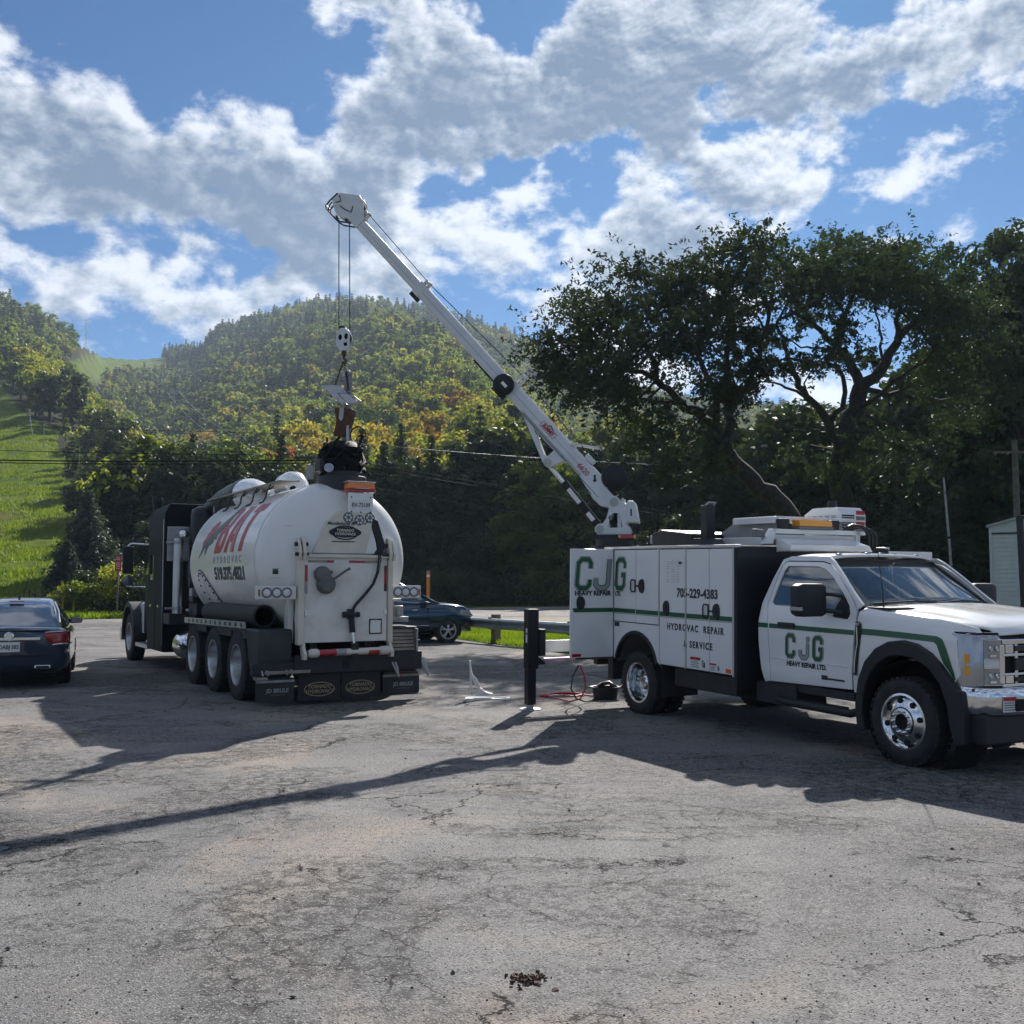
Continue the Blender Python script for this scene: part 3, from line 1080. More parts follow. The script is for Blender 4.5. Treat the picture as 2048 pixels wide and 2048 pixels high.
# ---- tall open trees at the right edge
for u, vt, Y, lab in [(1985, 472, 50, 'tall open-crowned tree, left one of the pair at the right edge'), (2062, 440, 47, 'tall open-crowned tree cut off by the right edge of the photo')]:
    X = (u - 1024) / 2050 * Y
    zt = at_depth(u, vt, Y).z
    tt = thing('tall_tree', lab, 'tree', (X, Y, 0), None, 0, 'tall trees at the right edge')
    C, rad = crown_shape('tall', zt, 70)
    C[:, :2] *= 1.25
    C[:, 2] *= (zt - .5) / C[:, 2].max()
    vs, qs = clump_leaves(C, rad * .85, 190, .17)
    link('crown', mesh_np('crown', vs, qs, L_DARK), tt)
    trunk_mb(zt * .78, .30, [((0, 0, zt * rng.uniform(.25, .6)), tuple(C[i] * np.array([.9, .9, 1])), .10) for i in range(16)]).build('trunk', BARK_D, tt, 0, 60)


# ---- the two big spreading trees behind the service truck
def px_path(pts, Y0):
    return [at_depth(u, v, Y0 + dy) for u, v, dy in pts]


def big_tree(name, label, base, Y0, limbs, polys, nclump, per, seed, lm):
    r_ = np.random.default_rng(seed)
    bx = at_depth(base[0], 1163, Y0).x
    tr = thing(name, label, 'tree', (bx, Y0, 0))
    b = MB()
    for pts, r0, r1 in limbs:
        P = [p - Vector((bx, Y0, 0)) for p in px_path(pts, Y0)]
        # smooth the path a little
        S = []
        for i in range(len(P) - 1):
            p0, p1, p2, p3 = P[max(i - 1, 0)], P[i], P[i + 1], P[min(i + 2, len(P) - 1)]
            for k in range(4):
                tt = k / 4
                S.append(.5 * ((2 * p1) + (p2 - p0) * tt + (2 * p0 - 5 * p1 + 4 * p2 - p3) * tt * tt + (3 * p1 - p0 - 3 * p2 + p3) * tt ** 3))
        S.append(P[-1])
        for i in range(1, len(S) - 1):
            S[i] += Vector(r_.normal(0, .05, 3))
        n = len(S)
        b.tube(S, [r0 + (r1 - r0) * (i / (n - 1)) ** .8 for i in range(n)], 8)
    C, rads = [], []
    for poly, share, rr in polys:
        us, vs_ = [p[0] for p in poly], [p[1] for p in poly]
        got = 0
        while got < int(nclump * share):
            u, v = r_.uniform(min(us), max(us)), r_.uniform(min(vs_), max(vs_))
            ins = False
            j = len(poly) - 1
            for i in range(len(poly)):
                if (poly[i][1] > v) != (poly[j][1] > v) and u < (poly[j][0] - poly[i][0]) * (v - poly[i][1]) / (poly[j][1] - poly[i][1]) + poly[i][0]:
                    ins = not ins
                j = i
            if ins:
                p = at_depth(u, v, Y0 + r_.normal(0, 2.2))
                C.append((p.x - bx, p.y - Y0, p.z))
                rads.append(r_.uniform(*rr))
                got += 1
    C, rads = np.array(C), np.array(rads)
    # twigs from the nearest limb point to clumps
    LV = np.array([v for v in b.v])
    for c in C[:: 2]:
        j = int(np.argmin(((LV - c) ** 2).sum(1)))
        p0, p1 = Vector(LV[j]), Vector(c)
        if (p1 - p0).length < 4.5:
            mid = (p0 + p1) / 2 + Vector(r_.normal(0, .22, 3))
            b.tube([p0, mid, p1], [.05, .032, .010], 5)
    b.build('trunk', BARK_D, tr, 0, 60)
    # every clump is a bundle of leafy twigs that leave it sideways and droop at the tip
    P, Nn = [], []
    for c, rd in zip(C, rads):
        nt = int(11 * rd / .75) + 5
        a_ = r_.uniform(0, 6.283, nt)
        el_ = r_.normal(.15, .55, nt)
        d_ = np.stack([np.cos(a_) * np.cos(el_), np.sin(a_) * np.cos(el_), np.sin(el_)], 1)
        ln = rd * r_.uniform(.7, 2.0, nt)
        st_ = c + d_ * rd * .15 + r_.normal(0, rd * .25, (nt, 3))
        m_ = max(6, per // nt)
        s_ = r_.random((nt, m_, 1)) ** .8
        pts_ = st_[:, None] + d_[:, None] * s_ * ln[:, None, None]
        pts_[:, :, 2] -= (.30 * ln[:, None] * s_[:, :, 0] ** 2)
        pts_ += r_.normal(0, .055, pts_.shape)
        P.append(pts_.reshape(-1, 3))
        Nn.append((np.array([0, 0, .6]) + r_.normal(0, .7, pts_.shape)).reshape(-1, 3))
    P, Nn = np.concatenate(P), np.concatenate(Nn)
    vs, qs = leaf_quads(P, Nn, .078 * r_.uniform(.5, 1.45, len(P)), .48)
    link('crown', mesh_np('crown', vs, qs, lm), tr)
    return tr


big_tree('spreading_tree', 'spreading tree whose leaning trunk reaches left over the crane', (1600, 1163), 33.0,
         [([(1622, 1160, 0), (1595, 1075, 0), (1575, 1030, 0), (1541, 988, 0), (1483, 941, 0), (1452, 904, 0), (1426, 863, .2)], .36, .25),
          ([(1426, 863, .2), (1400, 831, .2), (1363, 805, .3), (1324, 769, .3), (1262, 735, .8), (1190, 700, 1.2)], .22, .05),
          ([(1426, 863, .2), (1432, 800, -.8), (1400, 720, -1.4), (1350, 640, -2)], .16, .04),
          ([(1452, 904, 0), (1458, 830, .8), (1452, 740, 1.2), (1460, 650, 1.6), (1440, 560, 2)], .19, .05),
          ([(1324, 769, .3), (1290, 690, -.4), (1240, 620, -1)], .10, .03),
          ([(1363, 805, .3), (1290, 800, 1.4), (1200, 790, 2.2)], .09, .03),
          ([(1458, 830, .8), (1505, 740, -.4), (1535, 640, -1.2), (1540, 560, -2)], .13, .035)],
         [([(1055, 700), (1075, 650), (1140, 592), (1230, 550), (1335, 535), (1345, 700), (1290, 770), (1200, 830), (1090, 770)], .39, (.55, 1.0)),
          ([(1330, 540), (1420, 500), (1530, 482), (1560, 600), (1500, 680), (1400, 705), (1330, 720)], .34, (.55, 1.0)),
          ([(1080, 760), (1290, 770), (1420, 730), (1480, 800), (1420, 960), (1330, 960), (1200, 850)], .17, (.4, .75)),
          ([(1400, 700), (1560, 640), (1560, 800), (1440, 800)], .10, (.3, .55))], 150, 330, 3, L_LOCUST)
big_tree('forked_tree', 'big tree with forked trunk silhouetted against the bright gap of sky', (1682, 1163), 37.0,
         [([(1690, 1160, 0), (1682, 1000, 0), (1682, 910, 0), (1692, 868, 0), (1713, 816, 0), (1723, 774, 0)], .42, .30),
          ([(1723, 774, 0), (1698, 720, .4), (1674, 690, .6), (1630, 649, 1), (1580, 620, 1.4)], .22, .06),
          ([(1723, 774, 0), (1770, 722, -.4), (1796, 675, -.8), (1838, 638, -1), (1880, 600, -1)], .24, .07),
          ([(1682, 910, 0), (1656, 842, -.6), (1619, 795, -1), (1588, 748, -1.4), (1570, 690, -2), (1556, 640, -2)], .20, .05),
          ([(1674, 690, .6), (1690, 630, .2), (1720, 560, 0), (1730, 510, 0)], .12, .03),
          ([(1656, 842, -.6), (1690, 800, -1.2), (1680, 745, -1.6), (1640, 725, -2), (1560, 720, -2.4)], .12, .03),
          ([(1796, 675, -.8), (1800, 600, .6), (1790, 540, 1)], .12, .03),
          ([(1588, 748, -1.4), (1530, 720, -.4), (1480, 700, .6)], .08, .02),
          ([(1630, 649, 1), (1600, 610, .6), (1560, 560, .2)], .07, .02), ([(1698, 720, .4), (1660, 700, 1.2), (1600, 690, 1.8), (1540, 670, 2)], .07, .02),
          ([(1690, 630, .2), (1660, 590, -.4), (1620, 550, -.8)], .06, .02), ([(1770, 722, -.4), (1760, 660, .6), (1745, 600, 1.2)], .07, .02),
          ([(1619, 795, -1), (1560, 770, -1.8), (1500, 765, -2.4)], .07, .02), ([(1674, 690, .6), (1640, 720, 1.6), (1600, 740, 2.2), (1555, 750, 2.6)], .06, .015),
          ([(1713, 816, 0), (1760, 790, -1.2), (1820, 740, -2), (1870, 700, -2.4)], .11, .03),
          ([(1723, 774, 0), (1800, 790, 1.4), (1900, 800, 2.4), (1990, 770, 3)], .13, .04)],
         [([(1540, 490), (1650, 482), (1760, 495), (1860, 520), (1950, 570), (1930, 640), (1840, 640), (1760, 590), (1660, 590), (1560, 630)], .58, (.55, 1.0)),
          ([(1860, 560), (1990, 600), (2030, 780), (1930, 860), (1840, 800), (1850, 680)], .22, (.5, .9)),
          ([(1560, 620), (1830, 620), (1830, 720), (1740, 740), (1560, 740)], .10, (.25, .5)),
          ([(1560, 860), (1660, 880), (1800, 840), (1900, 860), (1850, 960), (1600, 970)], .10, (.4, .8))], 150, 330, 5, L_LOCUST)

# ---- blue spruces left, bushes by the road
vs, qs = conifer_leaves(1, .40, 26, 60, .028, .18, .03)


def spruce(u, vt, vb, Y, lm, lab, wide=1.0):
    X = (u - 1024) / 2050 * Y
    z0 = float(terrain(X, Y))
    hgt = at_depth(u, vt, Y).z - z0
    t0 = thing('spruce_tree', lab, 'spruce', (X, Y, z0))
    v2, q2 = conifer_leaves(hgt, hgt * .42 * wide, 30, 95, .15, .10, .03)
    link('crown', mesh_np('crown', v2, q2, lm), t0)
    trunk_mb(hgt * .98, .10).build('trunk', BARK_D, t0, 0, 60)


spruce(176, 978, 1180, 64, L_BLUE, 'tall blue-grey spruce at the foot of the ski slope')
spruce(135, 1078, 1180, 60, L_BLUE, 'small green spruce standing in front of the tall blue-grey one', .85)


def bush(name, u, vt, Y, wid, lm, lab, grp=None):
    X = (u - 1024) / 2050 * Y
    hgt = max(.5, at_depth(u, vt, Y).z)
    k = 26
    C = rng.normal(size=(k, 3)) * np.array([wid * .36, wid * .28, 0])
    C[:, 2] = rng.uniform(.15, .8, k) * hgt
    C[:, 2] *= np.clip(1.15 - np.abs(C[:, 0]) / wid, .35, 1)
    v2, q2 = clump_leaves(C, np.full(k, hgt * .25), 110, .10)
    v2[:, 2] = np.maximum(v2[:, 2], .01)
    o = link(name, mesh_np(name, v2, q2, lm))
    o.location = (X, Y, 0)
    tag(o, lab, 'bush', grp)


for u, vt, Y, wd, lm, lab in [(160, 1150, 52, 2.4, L_GREEN, 'bush with yellow flower heads beside the yellow rail'), (205, 1130, 54, 3.0, L_DARK, 'dark rounded bush beneath the blue-grey spruce'),
                              (255, 1110, 53, 2.6, L_LIME, 'yellow-green bush right of the red sign'), (290, 1120, 52, 2.4, L_DARK, 'dark bush half hidden by the black sleeper cab'),
                              (330, 1120, 52, 2.4, L_DARK, 'dark bush behind the black sleeper cab')]:
    bush('roadside_bush', u, vt, Y, wd, lm, lab)
for u, vt, Y, wd, lm in [(940, 1130, 73, 4, L_DARK), (1010, 1120, 73, 4, L_DARK), (1085, 1110, 73, 4, L_GREEN), (1150, 1130, 73, 4, L_DARK), (870, 1120, 73, 4, L_DARK), (790, 1120, 72, 4, L_DARK), (1230, 1120, 73, 4, L_DARK), (1400, 1100, 72, 5, L_DARK), (1540, 1090, 60, 5, L_DARK), (1700, 1060, 58, 5, L_DARK), (1830, 1060, 56, 5, L_DARK), (1930, 1070, 56, 5, L_DARK), (2030, 1070, 56, 5, L_DARK)]:
    bush('hedge_bush', u, vt, Y, wd, lm, 'low dark bush under the trees ' + ('behind the blue SUV' if u < 900 else 'across the road, left of the outrigger' if u < 1050 else 'across the road, beside the open locker door' if u < 1300 else 'behind the service truck' if u < 1750 else 'beside the white shed'), 'low bushes at the foot of the trees')

# grass blades on the verge and beside the lot
def grass_blades(name, n, inside, hgt, m, label):
    P = inside(n)
    k = len(P)
    a = rng.uniform(0, 6.28, k)
    hh_ = rng.uniform(.5, 1.2, k) * hgt
    wd = hgt * .14
    ax = np.stack([np.cos(a) * wd, np.sin(a) * wd, np.zeros(k)], 1)
    tip = np.stack([rng.normal(0, .4, k) * hh_, rng.normal(0, .4, k) * hh_, hh_], 1)
    vs = np.stack([P - ax, P + ax, P + tip], 1).reshape(-1, 3)
    o = link(name, mesh_np(name, vs, np.arange(k * 3).reshape(k, 3), m, tri=True))
    o['kind'] = 'stuff'
    o['label'] = label
    return o


def in_poly(poly, x, y):
    ins = np.zeros(len(x), bool)
    j = len(poly) - 1
    for i in range(len(poly)):
        xi, yi, xj, yj = *poly[i], *poly[j]
        c = ((yi > y) != (yj > y)) & (x < (xj - xi) * (y - yi) / (yj - yi + 1e-9) + xi)
        ins ^= c
        j = i
    return ins


def verge_pts(n):
    x, y = rng.uniform(-5, 6, n), rng.uniform(17, 40, n)
    k = in_poly(VERGE, x, y)
    return np.stack([x[k], y[k], np.full(k.sum(), .012)], 1)


L_GRASS = leaf_mat('grass_blades', [(.06, .11, .010), (.11, .17, .014), (.16, .20, .024)], .5)
grass_blades('grass', 90000, verge_pts, .13, L_GRASS, 'bright green grass under the guard rail')


def left_pts(n):
    x, y = rng.uniform(-36, -8, n), rng.uniform(45.5, 62, n)
    k = y > np.interp(x, [-36, -34, -20, -14, -9], [45, 45.2, 46.5, 50.7, 58.3])
    return np.stack([x[k], y[k], terrain(x[k], y[k])], 1)


grass_blades('tall_grass', 70000, left_pts, .30, L_GRASS, 'uncut grass along the far edge of the lot')


def ground_at(u, v):
    """the spot on the land seen at that point of the photograph's view"""
    for Y in np.geomspace(50, 1200, 900):
        X = (u - 1024) / 2050 * Y
        z = float(terrain(X, Y))
        if proj((X, Y, z))[1] <= v:
            return X, float(Y), z
    return X, float(Y), z


def meadow_pts(n):
    d = np.sqrt(rng.uniform(74 ** 2, 260 ** 2, n))
    a_ = rng.uniform(R(-31), R(-21.5), n)
    x, y = d * np.sin(a_), d * np.cos(a_)
    cl = np.sin(x * .9 + 3 * np.sin(y * .11)) + np.sin(y * .55 + x * .3) + rng.normal(0, .8, n)
    k = (ski_run(x, y) > .5) & (cl > -.1)
    return np.stack([x[k], y[k], terrain(x[k], y[k])], 1)


grass_blades('meadow_grass', 120000, meadow_pts, .42, L_GRASS, 'uneven grass tufts on the ski slope')

# ================================================================ SHARED VEHICLE MATERIALS AND PARTS
WHITE = mat('white_truck_paint', (.80, .80, .79), .22, coat=.7, dirt=(.55, 1.25, .30, (.42, .38, .32)))
WHITE_D = mat('white_tank_paint', (.75, .745, .72), .32, coat=.3, dirt=(.8, 2.5, .62, (.37, .33, .27)))
CREAM = mat('cream_enamel_bounce_tint', (.62, .57, .47), .4, col2=(.70, .66, .57), nscale=2.5)  # cream of the fittings; on the chute it holds reflected warm light
GATE_W = mat('scuffed_white_gate', (.76, .75, .71), .38, col2=(.60, .57, .51), nscale=2.2)
BLACK = mat('black_paint', (.011, .012, .016), .38, coat=.12, spec=.3)
BLACK_M = mat('black_satin_steel', (.010, .011, .014), .5, col2=(.018, .020, .023), nscale=5)
PLASTIC = mat('black_plastic', (.014, .015, .018), .6, bump=.25, bscale=160)
FENDER = mat('black_poly_fender', (.012, .014, .018), .55, col2=(.030, .033, .038), nscale=2.6)
RUBBER = mat('tyre_rubber', (.014, .014, .016), .85, col2=(.030, .030, .030), nscale=6, bump=.3, bscale=60)
ALU = mat('brushed_aluminium', (.55, .56, .57), .38, 1.0, rvar=.1)
POLISH = mat('polished_aluminium', (.78, .79, .80), .16, 1.0)
CHROME = mat('chrome', (.80, .81, .82), .13, 1.0)
GALV = mat('galvanised_steel', (.42, .43, .44), .5, .85, col2=(.30, .31, .32), nscale=6)
DARK = mat('dark_gap', (.006, .006, .007), .9)
GREEN_V = mat('green_vinyl', (.006, .085, .030), .35, coat=.3)
GREY_V = mat('grey_vinyl', (.30, .32, .32), .4)
BLUE_K = mat('dark_lettering', (.012, .016, .028), .45)
RED_V = mat('red_vinyl', (.42, .022, .028), .4)
RED_R = mat('red_reflector', (.38, .012, .02), .18, coat=.6)
ORANGE_R = mat('orange_reflector', (.72, .14, .01), .2, coat=.5)
AMBER = mat('amber_lens', (.85, .33, .02), .15, coat=.8)
AMBER_D = mat('amber_beacon_lens', (.80, .20, .015), .18, coat=.7)
LENS = mat('clear_lens', (.33, .36, .40), .10, .6, coat=1.0)
LENS_W = mat('white_round_lens', (.70, .71, .70), .25, coat=.5)
GREY_P = mat('grey_plastic', (.16, .165, .17), .5)
STICKER = mat('white_sticker', (.74, .74, .72), .4)
RUST = mat('rusty_steel', (.075, .035, .022), .85, col2=(.13, .06, .035), nscale=7, bump=.5)
GLASS = glass_mat('tinted_glass', (.010, .030, .042), .02, .80)
GLASS_W = glass_mat('windscreen_glass', (.035, .055, .052), .015, .62)
for g_ in (GLASS_W, GLASS):
    g_.node_tree.nodes['Principled BSDF'].inputs['IOR'].default_value = 1.9
    g_.node_tree.nodes['Principled BSDF'].inputs['Coat Weight'].default_value = 1.0
SEAT = mat('dark_upholstery', (.03, .032, .036), .8)
TAN = mat('weathered_alloy_plate', (.34, .31, .26), .55, .3, col2=(.22, .20, .17), nscale=4)
HOSE = mat('black_hose_rubber', (.012, .012, .014), .45)


def tyre_prof(R0, rim, wd):
    """half-rounded tyre section for a lathe, from inner bead round to outer bead"""
    h = wd / 2
    return [(rim, -h * .78), (rim + .02, -h * .95), ((R0 + rim) / 2 + .02, -h * 1.02), (R0 - .045, -h * .95), (R0 - .012, -h * .80), (R0, -h * .55), (R0, h * .55), (R0 - .012, h * .80),
            (R0 - .045, h * .95), ((R0 + rim) / 2 + .02, h * 1.02), (rim + .02, h * .95), (rim, h * .78), (rim, -h * .78)]


def make_tyre(parent, c, ax, R0, rim, wd, blocks=38, m=None):
    b = MB()
    b.lathe(tyre_prof(R0, rim, wd), c, ax, 48, cap=False)
    c, ax = Vector(c), Vector(ax)
    u, v = MB.frame(ax)
    for k in range(blocks):                                         # tread blocks, two staggered rows
        for s, ph in ((-1, 0), (1, .5)):
            a = 2 * math.pi * (k + ph) / blocks
            rad, tan = u * math.cos(a) + v * math.sin(a), v * math.cos(a) - u * math.sin(a)
            M = Matrix((rad, tan, ax)).transposed().to_4x4()
            M.translation = c + rad * (R0 - .002) + ax * (s * wd * .235)
            b.box(-.01, .011, -math.pi * R0 / blocks * .62, math.pi * R0 / blocks * .62, -wd * .20, wd * .20, M)
    return b.build('tyre', m or RUBBER, parent, 0, 40)


def wheel_node(root, x, y, z, side, R0, rimr, wd, style, label=None):
    """side -1: outer face looks to -y"""
    wn = bpy.data.objects.new('wheel', None)
    wn.empty_display_size = .2
    COL.objects.link(wn)
    wn.parent = root
    wn.location = (x, y, z)
    if label:
        wn['label'] = label
    ax = (0, side, 0)
    make_tyre(wn, (0, 0, 0), ax, R0, rimr, wd)
    h = wd / 2
    b = MB()
    if style == 'front':            # polished disc bulging outward, hand holes, nut ring, open hub
        b.lathe([(rimr + .012, h * .86), (rimr + .014, h * .95), (rimr - .006, h * .97), (rimr - .02, h * .80), (rimr * .86, h * .72), (rimr * .62, h * .98), (rimr * .55, h * 1.02), (rimr * .53, h * .9),
                 (rimr * .53, h * .5), (rimr * .3, h * .5), (rimr * .3, 0)], (0, 0, 0), ax, 40, cap=False)
        b.lathe([(rimr * .50, h * .5), (rimr * .50, h * 1.06), (rimr * .46, h * 1.10), (rimr * .30, h * 1.10), (rimr * .29, h * .55)], (0, 0, 0), ax, 32, cap=False)
        b.lathe([(rimr + .01, -h * .9), (rimr - .01, -h * .9), (rimr - .015, h * .8), (rimr + .008, h * .86)], (0, 0, 0), ax, 40, cap=False)
        b.build('rim', POLISH, wn, 0, 30)
        for k in range(8):
            a = 2 * math.pi * k / 8 + .2
            p = Vector((math.cos(a) * rimr * .785, side * h * .80, math.sin(a) * rimr * .785))
            MB().cyl(p - Vector((0, side * .05, 0)), p + Vector((0, side * .018, 0)), .026, n=14).build('hand_hole', DARK, wn, 0, 30)
        MB().cyl((0, side * h * .5, 0), (0, side * h * .60, 0), rimr * .285, n=24).build('hub_bore', DARK, wn, 0, 30)
        n = MB()
        for k in range(10):
            a = 2 * math.pi * k / 10
            p = Vector((math.cos(a) * rimr * .40, side * h * 1.08, math.sin(a) * rimr * .40))
            n.lathe([(.013, 0), (.013, .022), (.008, .03), (.001, .032)], p, ax, 8)
        n.build('wheel_nut', CHROME, wn, 0, 30)
    elif style == 'deep':           # dual rear wheel: deep dish
        b.lathe([(rimr + .012, h * .82), (rimr + .014, h * .96), (rimr - .008, h * .97), (rimr - .02, h * .75), (rimr * .93, -h * .2), (rimr * .86, -h * .55), (rimr * .52, -h * .62), (rimr * .46, -h * .5),
                 (rimr * .42, h * .10), (rimr * .30, h * .28), (rimr * .20, h * .30), (.001, h * .30)], (0, 0, 0), ax, 40, cap=False)
        b.build('rim', POLISH if R0 < .45 else ALU, wn, 0, 30)
        n = MB()
        for k in range(10):
            a = 2 * math.pi * k / 10
            p = Vector((math.cos(a) * rimr * .62, -side * h * .60, math.sin(a) * rimr * .62))
            n.lathe([(.015, 0), (.015, .04), (.008, .05)], p, ax, 8)
        for k in range(8):
            a = 2 * math.pi * k / 8
            p = Vector((math.cos(a) * rimr * .30, side * h * .26, math.sin(a) * rimr * .30))
            n.lathe([(.012, 0), (.012, .02), (.006, .03)], p, ax, 8)
        n.build('wheel_nut', CHROME, wn, 0, 30)
    elif style == 'spoke':          # car alloy
        b.lathe([(rimr + .01, h * .8), (rimr + .01, h * .92), (rimr - .015, h * .9), (rimr - .02, h * .3), (rimr - .02, -h * .8)], (0, 0, 0), ax, 36, cap=False)
        for k in range(5):
            a = 2 * math.pi * k / 5 + .3
            for da in (-.16, .16):
                p1 = Vector((math.cos(a + da) * rimr * .96, side * h * .72, math.sin(a + da) * rimr * .96))
                p0 = Vector((math.cos(a) * .05, side * h * .82, math.sin(a) * .05))
                b.tube([p0, p1], [.022, .016], 6)
        b.lathe([(.06, h * .6), (.06, h * .88), (.001, h * .9)], (0, 0, 0), ax, 16)
        b.build('rim', ALU, wn, 0, 30)
        MB().lathe([(rimr - .02, 0), (.001, h * .1)], (0, 0, 0), ax, 24).build('brake_disc', BLACK_M, wn, 0, 30)
    else:
        b.lathe([(rimr + .01, h * .8), (rimr - .01, h * .9), (rimr - .02, -h * .2), (.001, -h * .2)], (0, 0, 0), ax, 24, cap=False)
        b.build('rim', GALV, wn, 0, 30)
    return wn


def panel(name, poly, yfun, m, parent, side=-1, holes=(), zc=(), xc=(), th=.02, label=None, smooth=30):
    """sheet-metal panel: polygon in (x, z), bent to y = side * yfun(x, z), given thickness inward"""
    bm = bmesh.new()
    loops = [list(poly)] + [list(h) for h in holes]
    flat = [q for l in loops for q in l]
    vs = [bm.verts.new((q[0], 0, q[1])) for q in flat]
    for tri in tessellate_polygon([[Vector((q[0], q[1], 0)) for q in l] for l in loops]):
        try:
            bm.faces.new([vs[i] for i in tri])
        except ValueError:
            pass
    for z in zc:
        bmesh.ops.bisect_plane(bm, geom=bm.verts[:] + bm.edges[:] + bm.faces[:], plane_co=(0, 0, z), plane_no=(0, 0, 1), dist=1e-5)
    for x in xc:
        bmesh.ops.bisect_plane(bm, geom=bm.verts[:] + bm.edges[:] + bm.faces[:], plane_co=(x, 0, 0), plane_no=(1, 0, 0), dist=1e-5)
    bmesh.ops.recalc_face_normals(bm, faces=bm.faces)
    f0 = bm.faces[:]
    if sum(f.normal.y for f in f0) * side < 0:
        bmesh.ops.reverse_faces(bm, faces=f0)
    ret = bmesh.ops.extrude_face_region(bm, geom=f0)
    new = {e for e in ret['geom'] if isinstance(e, bmesh.types.BMVert)}
    for v in bm.verts:
        y = yfun(v.co.x, v.co.z)
        v.co.y = side * (y if v in new else y - th)
    old = [f for f in bm.faces if all(v not in new for v in f.verts)]
    if not old:
        pass
    bmesh.ops.recalc_face_normals(bm, faces=bm.faces)
    me = bpy.data.meshes.new(name)
    bm.to_mesh(me)
    bm.free()
    me.materials.append(m)
    me.polygons.foreach_set('use_smooth', [True] * len(me.polygons))
    me.set_sharp_from_angle(angle=R(smooth))
    o = link(name, me, parent)
    if label:
        o['label'] = label
    return o


def surf(name, rows, m, parent, th=0.0, smooth=40, label=None):
    """open surface from rows of points"""
    b = MB()
    n = len(rows[0])
    vs = [p for r in rows for p in r]
    fs = [(i * n + j, i * n + j + 1, (i + 1) * n + j + 1, (i + 1) * n + j) for i in range(len(rows) - 1) for j in range(n - 1)]
    b.add(vs, fs)
    o = b.build(name, m, parent, 0, smooth, label)
    if th:
        s = o.modifiers.new('thickness', 'SOLIDIFY')
        s.thickness = th
    return o


def logo_cjg(letters, m0, size, root, place, dep0, fat=1.0):
    """block letters C J G drawn as layered vinyl: outline, white gap, fill.  place(x, y, d) -> local point"""
    paths = {'C': [(.62, .68), (.62, .86), (.50, 1.0), (.20, 1.0), (.07, .87), (.07, .13), (.20, 0), (.50, 0), (.62, .13), (.62, .30)],
             'J': [(.62, 1.02), (.62, .13), (.50, 0), (.22, 0), (.08, .13), (.08, .36)],
             'G': [(.62, .70), (.62, .87), (.50, 1.0), (.20, 1.0), (.07, .87), (.07, .13), (.20, 0), (.50, 0), (.62, .13), (.62, .47), (.40, .47)]}
    for ch, x0 in letters:
        lay = [(.112, GREEN_V), (.094, STICKER), (.080, GREEN_V)] if ch != 'J' else [(.108, GREEN_V), (.078, GREY_V)]
        for i, (hw, mm) in enumerate(lay):
            b = MB()
            poly = strokes(paths[ch], hw * fat)
            P = []
            for p in poly:
                x = x0 + (p.x + p.y * .10) * size * .92
                P.append((x, p.y * size))
            tri = tessellate_polygon([[Vector((q[0], q[1], 0)) for q in P]])
            d = dep0 + .0016 * (i + 1)
            b.add([place(q[0], q[1], d) for q in P], [tuple(t_) for t_ in tri])
            b.build('lettering', mm, root, 0, 0, recalc=False)


def place_mesh(o, M):
    o.data.transform(M)
    return o


def sticker(root, place, x0, x1, y0, y1, head=RED_V, name='warning_sticker', figure=True):
    """danger decal: white sheet, red heading bar, text lines and a small figure"""
    b = MB()
    q = lambda a, c, e, f, d: b.add([place(a, e, d), place(c, e, d), place(c, f, d), place(a, f, d)], [(0, 1, 2, 3)])
    b.use(0)
    q(x0, x1, y0, y1, .002)
    b.use(1)
    xm = x0 + (x1 - x0) * (.62 if figure else 1)
    q(x0 + .004, xm, y1 - (y1 - y0) * .28, y1 - .004, .0034)
    b.use(2)
    for k in range(4):
        yy = y0 + (y1 - y0) * (.12 + .15 * k)
        q(x0 + .012, x0 + (x1 - x0) * (.55 - .06 * (k % 2)), yy, yy + (y1 - y0) * .05, .0034)
    if figure:
        w_ = x1 - x0
        q(x0 + w_ * .72, x0 + w_ * .76, y0 + (y1 - y0) * .15, y0 + (y1 - y0) * .72, .0034)
        q(x0 + w_ * .80, x0 + w_ * .90, y0 + (y1 - y0) * .15, y0 + (y1 - y0) * .62, .0034)
        q(x0 + w_ * .70, x0 + w_ * .86, y0 + (y1 - y0) * .70, y0 + (y1 - y0) * .76, .0034)
    b.build(name, [STICKER, head, BLUE_K], root, 0, 0, recalc=False)


# ================================================================ SERVICE TRUCK
th1 = R(26.6)
TRF = Vector((math.sin(th1), -math.cos(th1), 0))
TRO = Vector((4.6178, 10.1646, 0))
truck = thing('service_truck', 'white service truck with crane, green stripe and open rear locker door', 'truck', TRO, TRF, 1.1)
T = truck
BODY = 1.19
# ---- service body shell
b = MB()
arch_pts = [(-4.86, .60)] + [(-4.34 + .51 * math.cos(R(a)), .47 + .51 * math.sin(R(a))) for a in range(170, 9, -10)] + [(-3.82, .60)]
shell = [(-5.45, .60)] + arch_pts + [(-2.33, .60), (-2.33, 2.07), (-5.45, 2.07)]
for s in (-1, 1):
    b.prism(shell, 1, s * .62, s * 1.155)
b.box(-5.45, -2.33, -.62, .62, .78, 1.10)
b.box(-5.45, -4.60, -.62, .62, 1.10, 1.18)
b.build('service_body', mat('shell_gap_shade_and_seal', (.10, .105, .11), .6), T, .006)  # white shell in dark grey: gap shade and seals put into the colour
MB().box(-2.345, -2.29, -1.185, 1.185, .47, 2.085).build('bulkhead', BLACK, T, .008, label='black front wall of the service body')
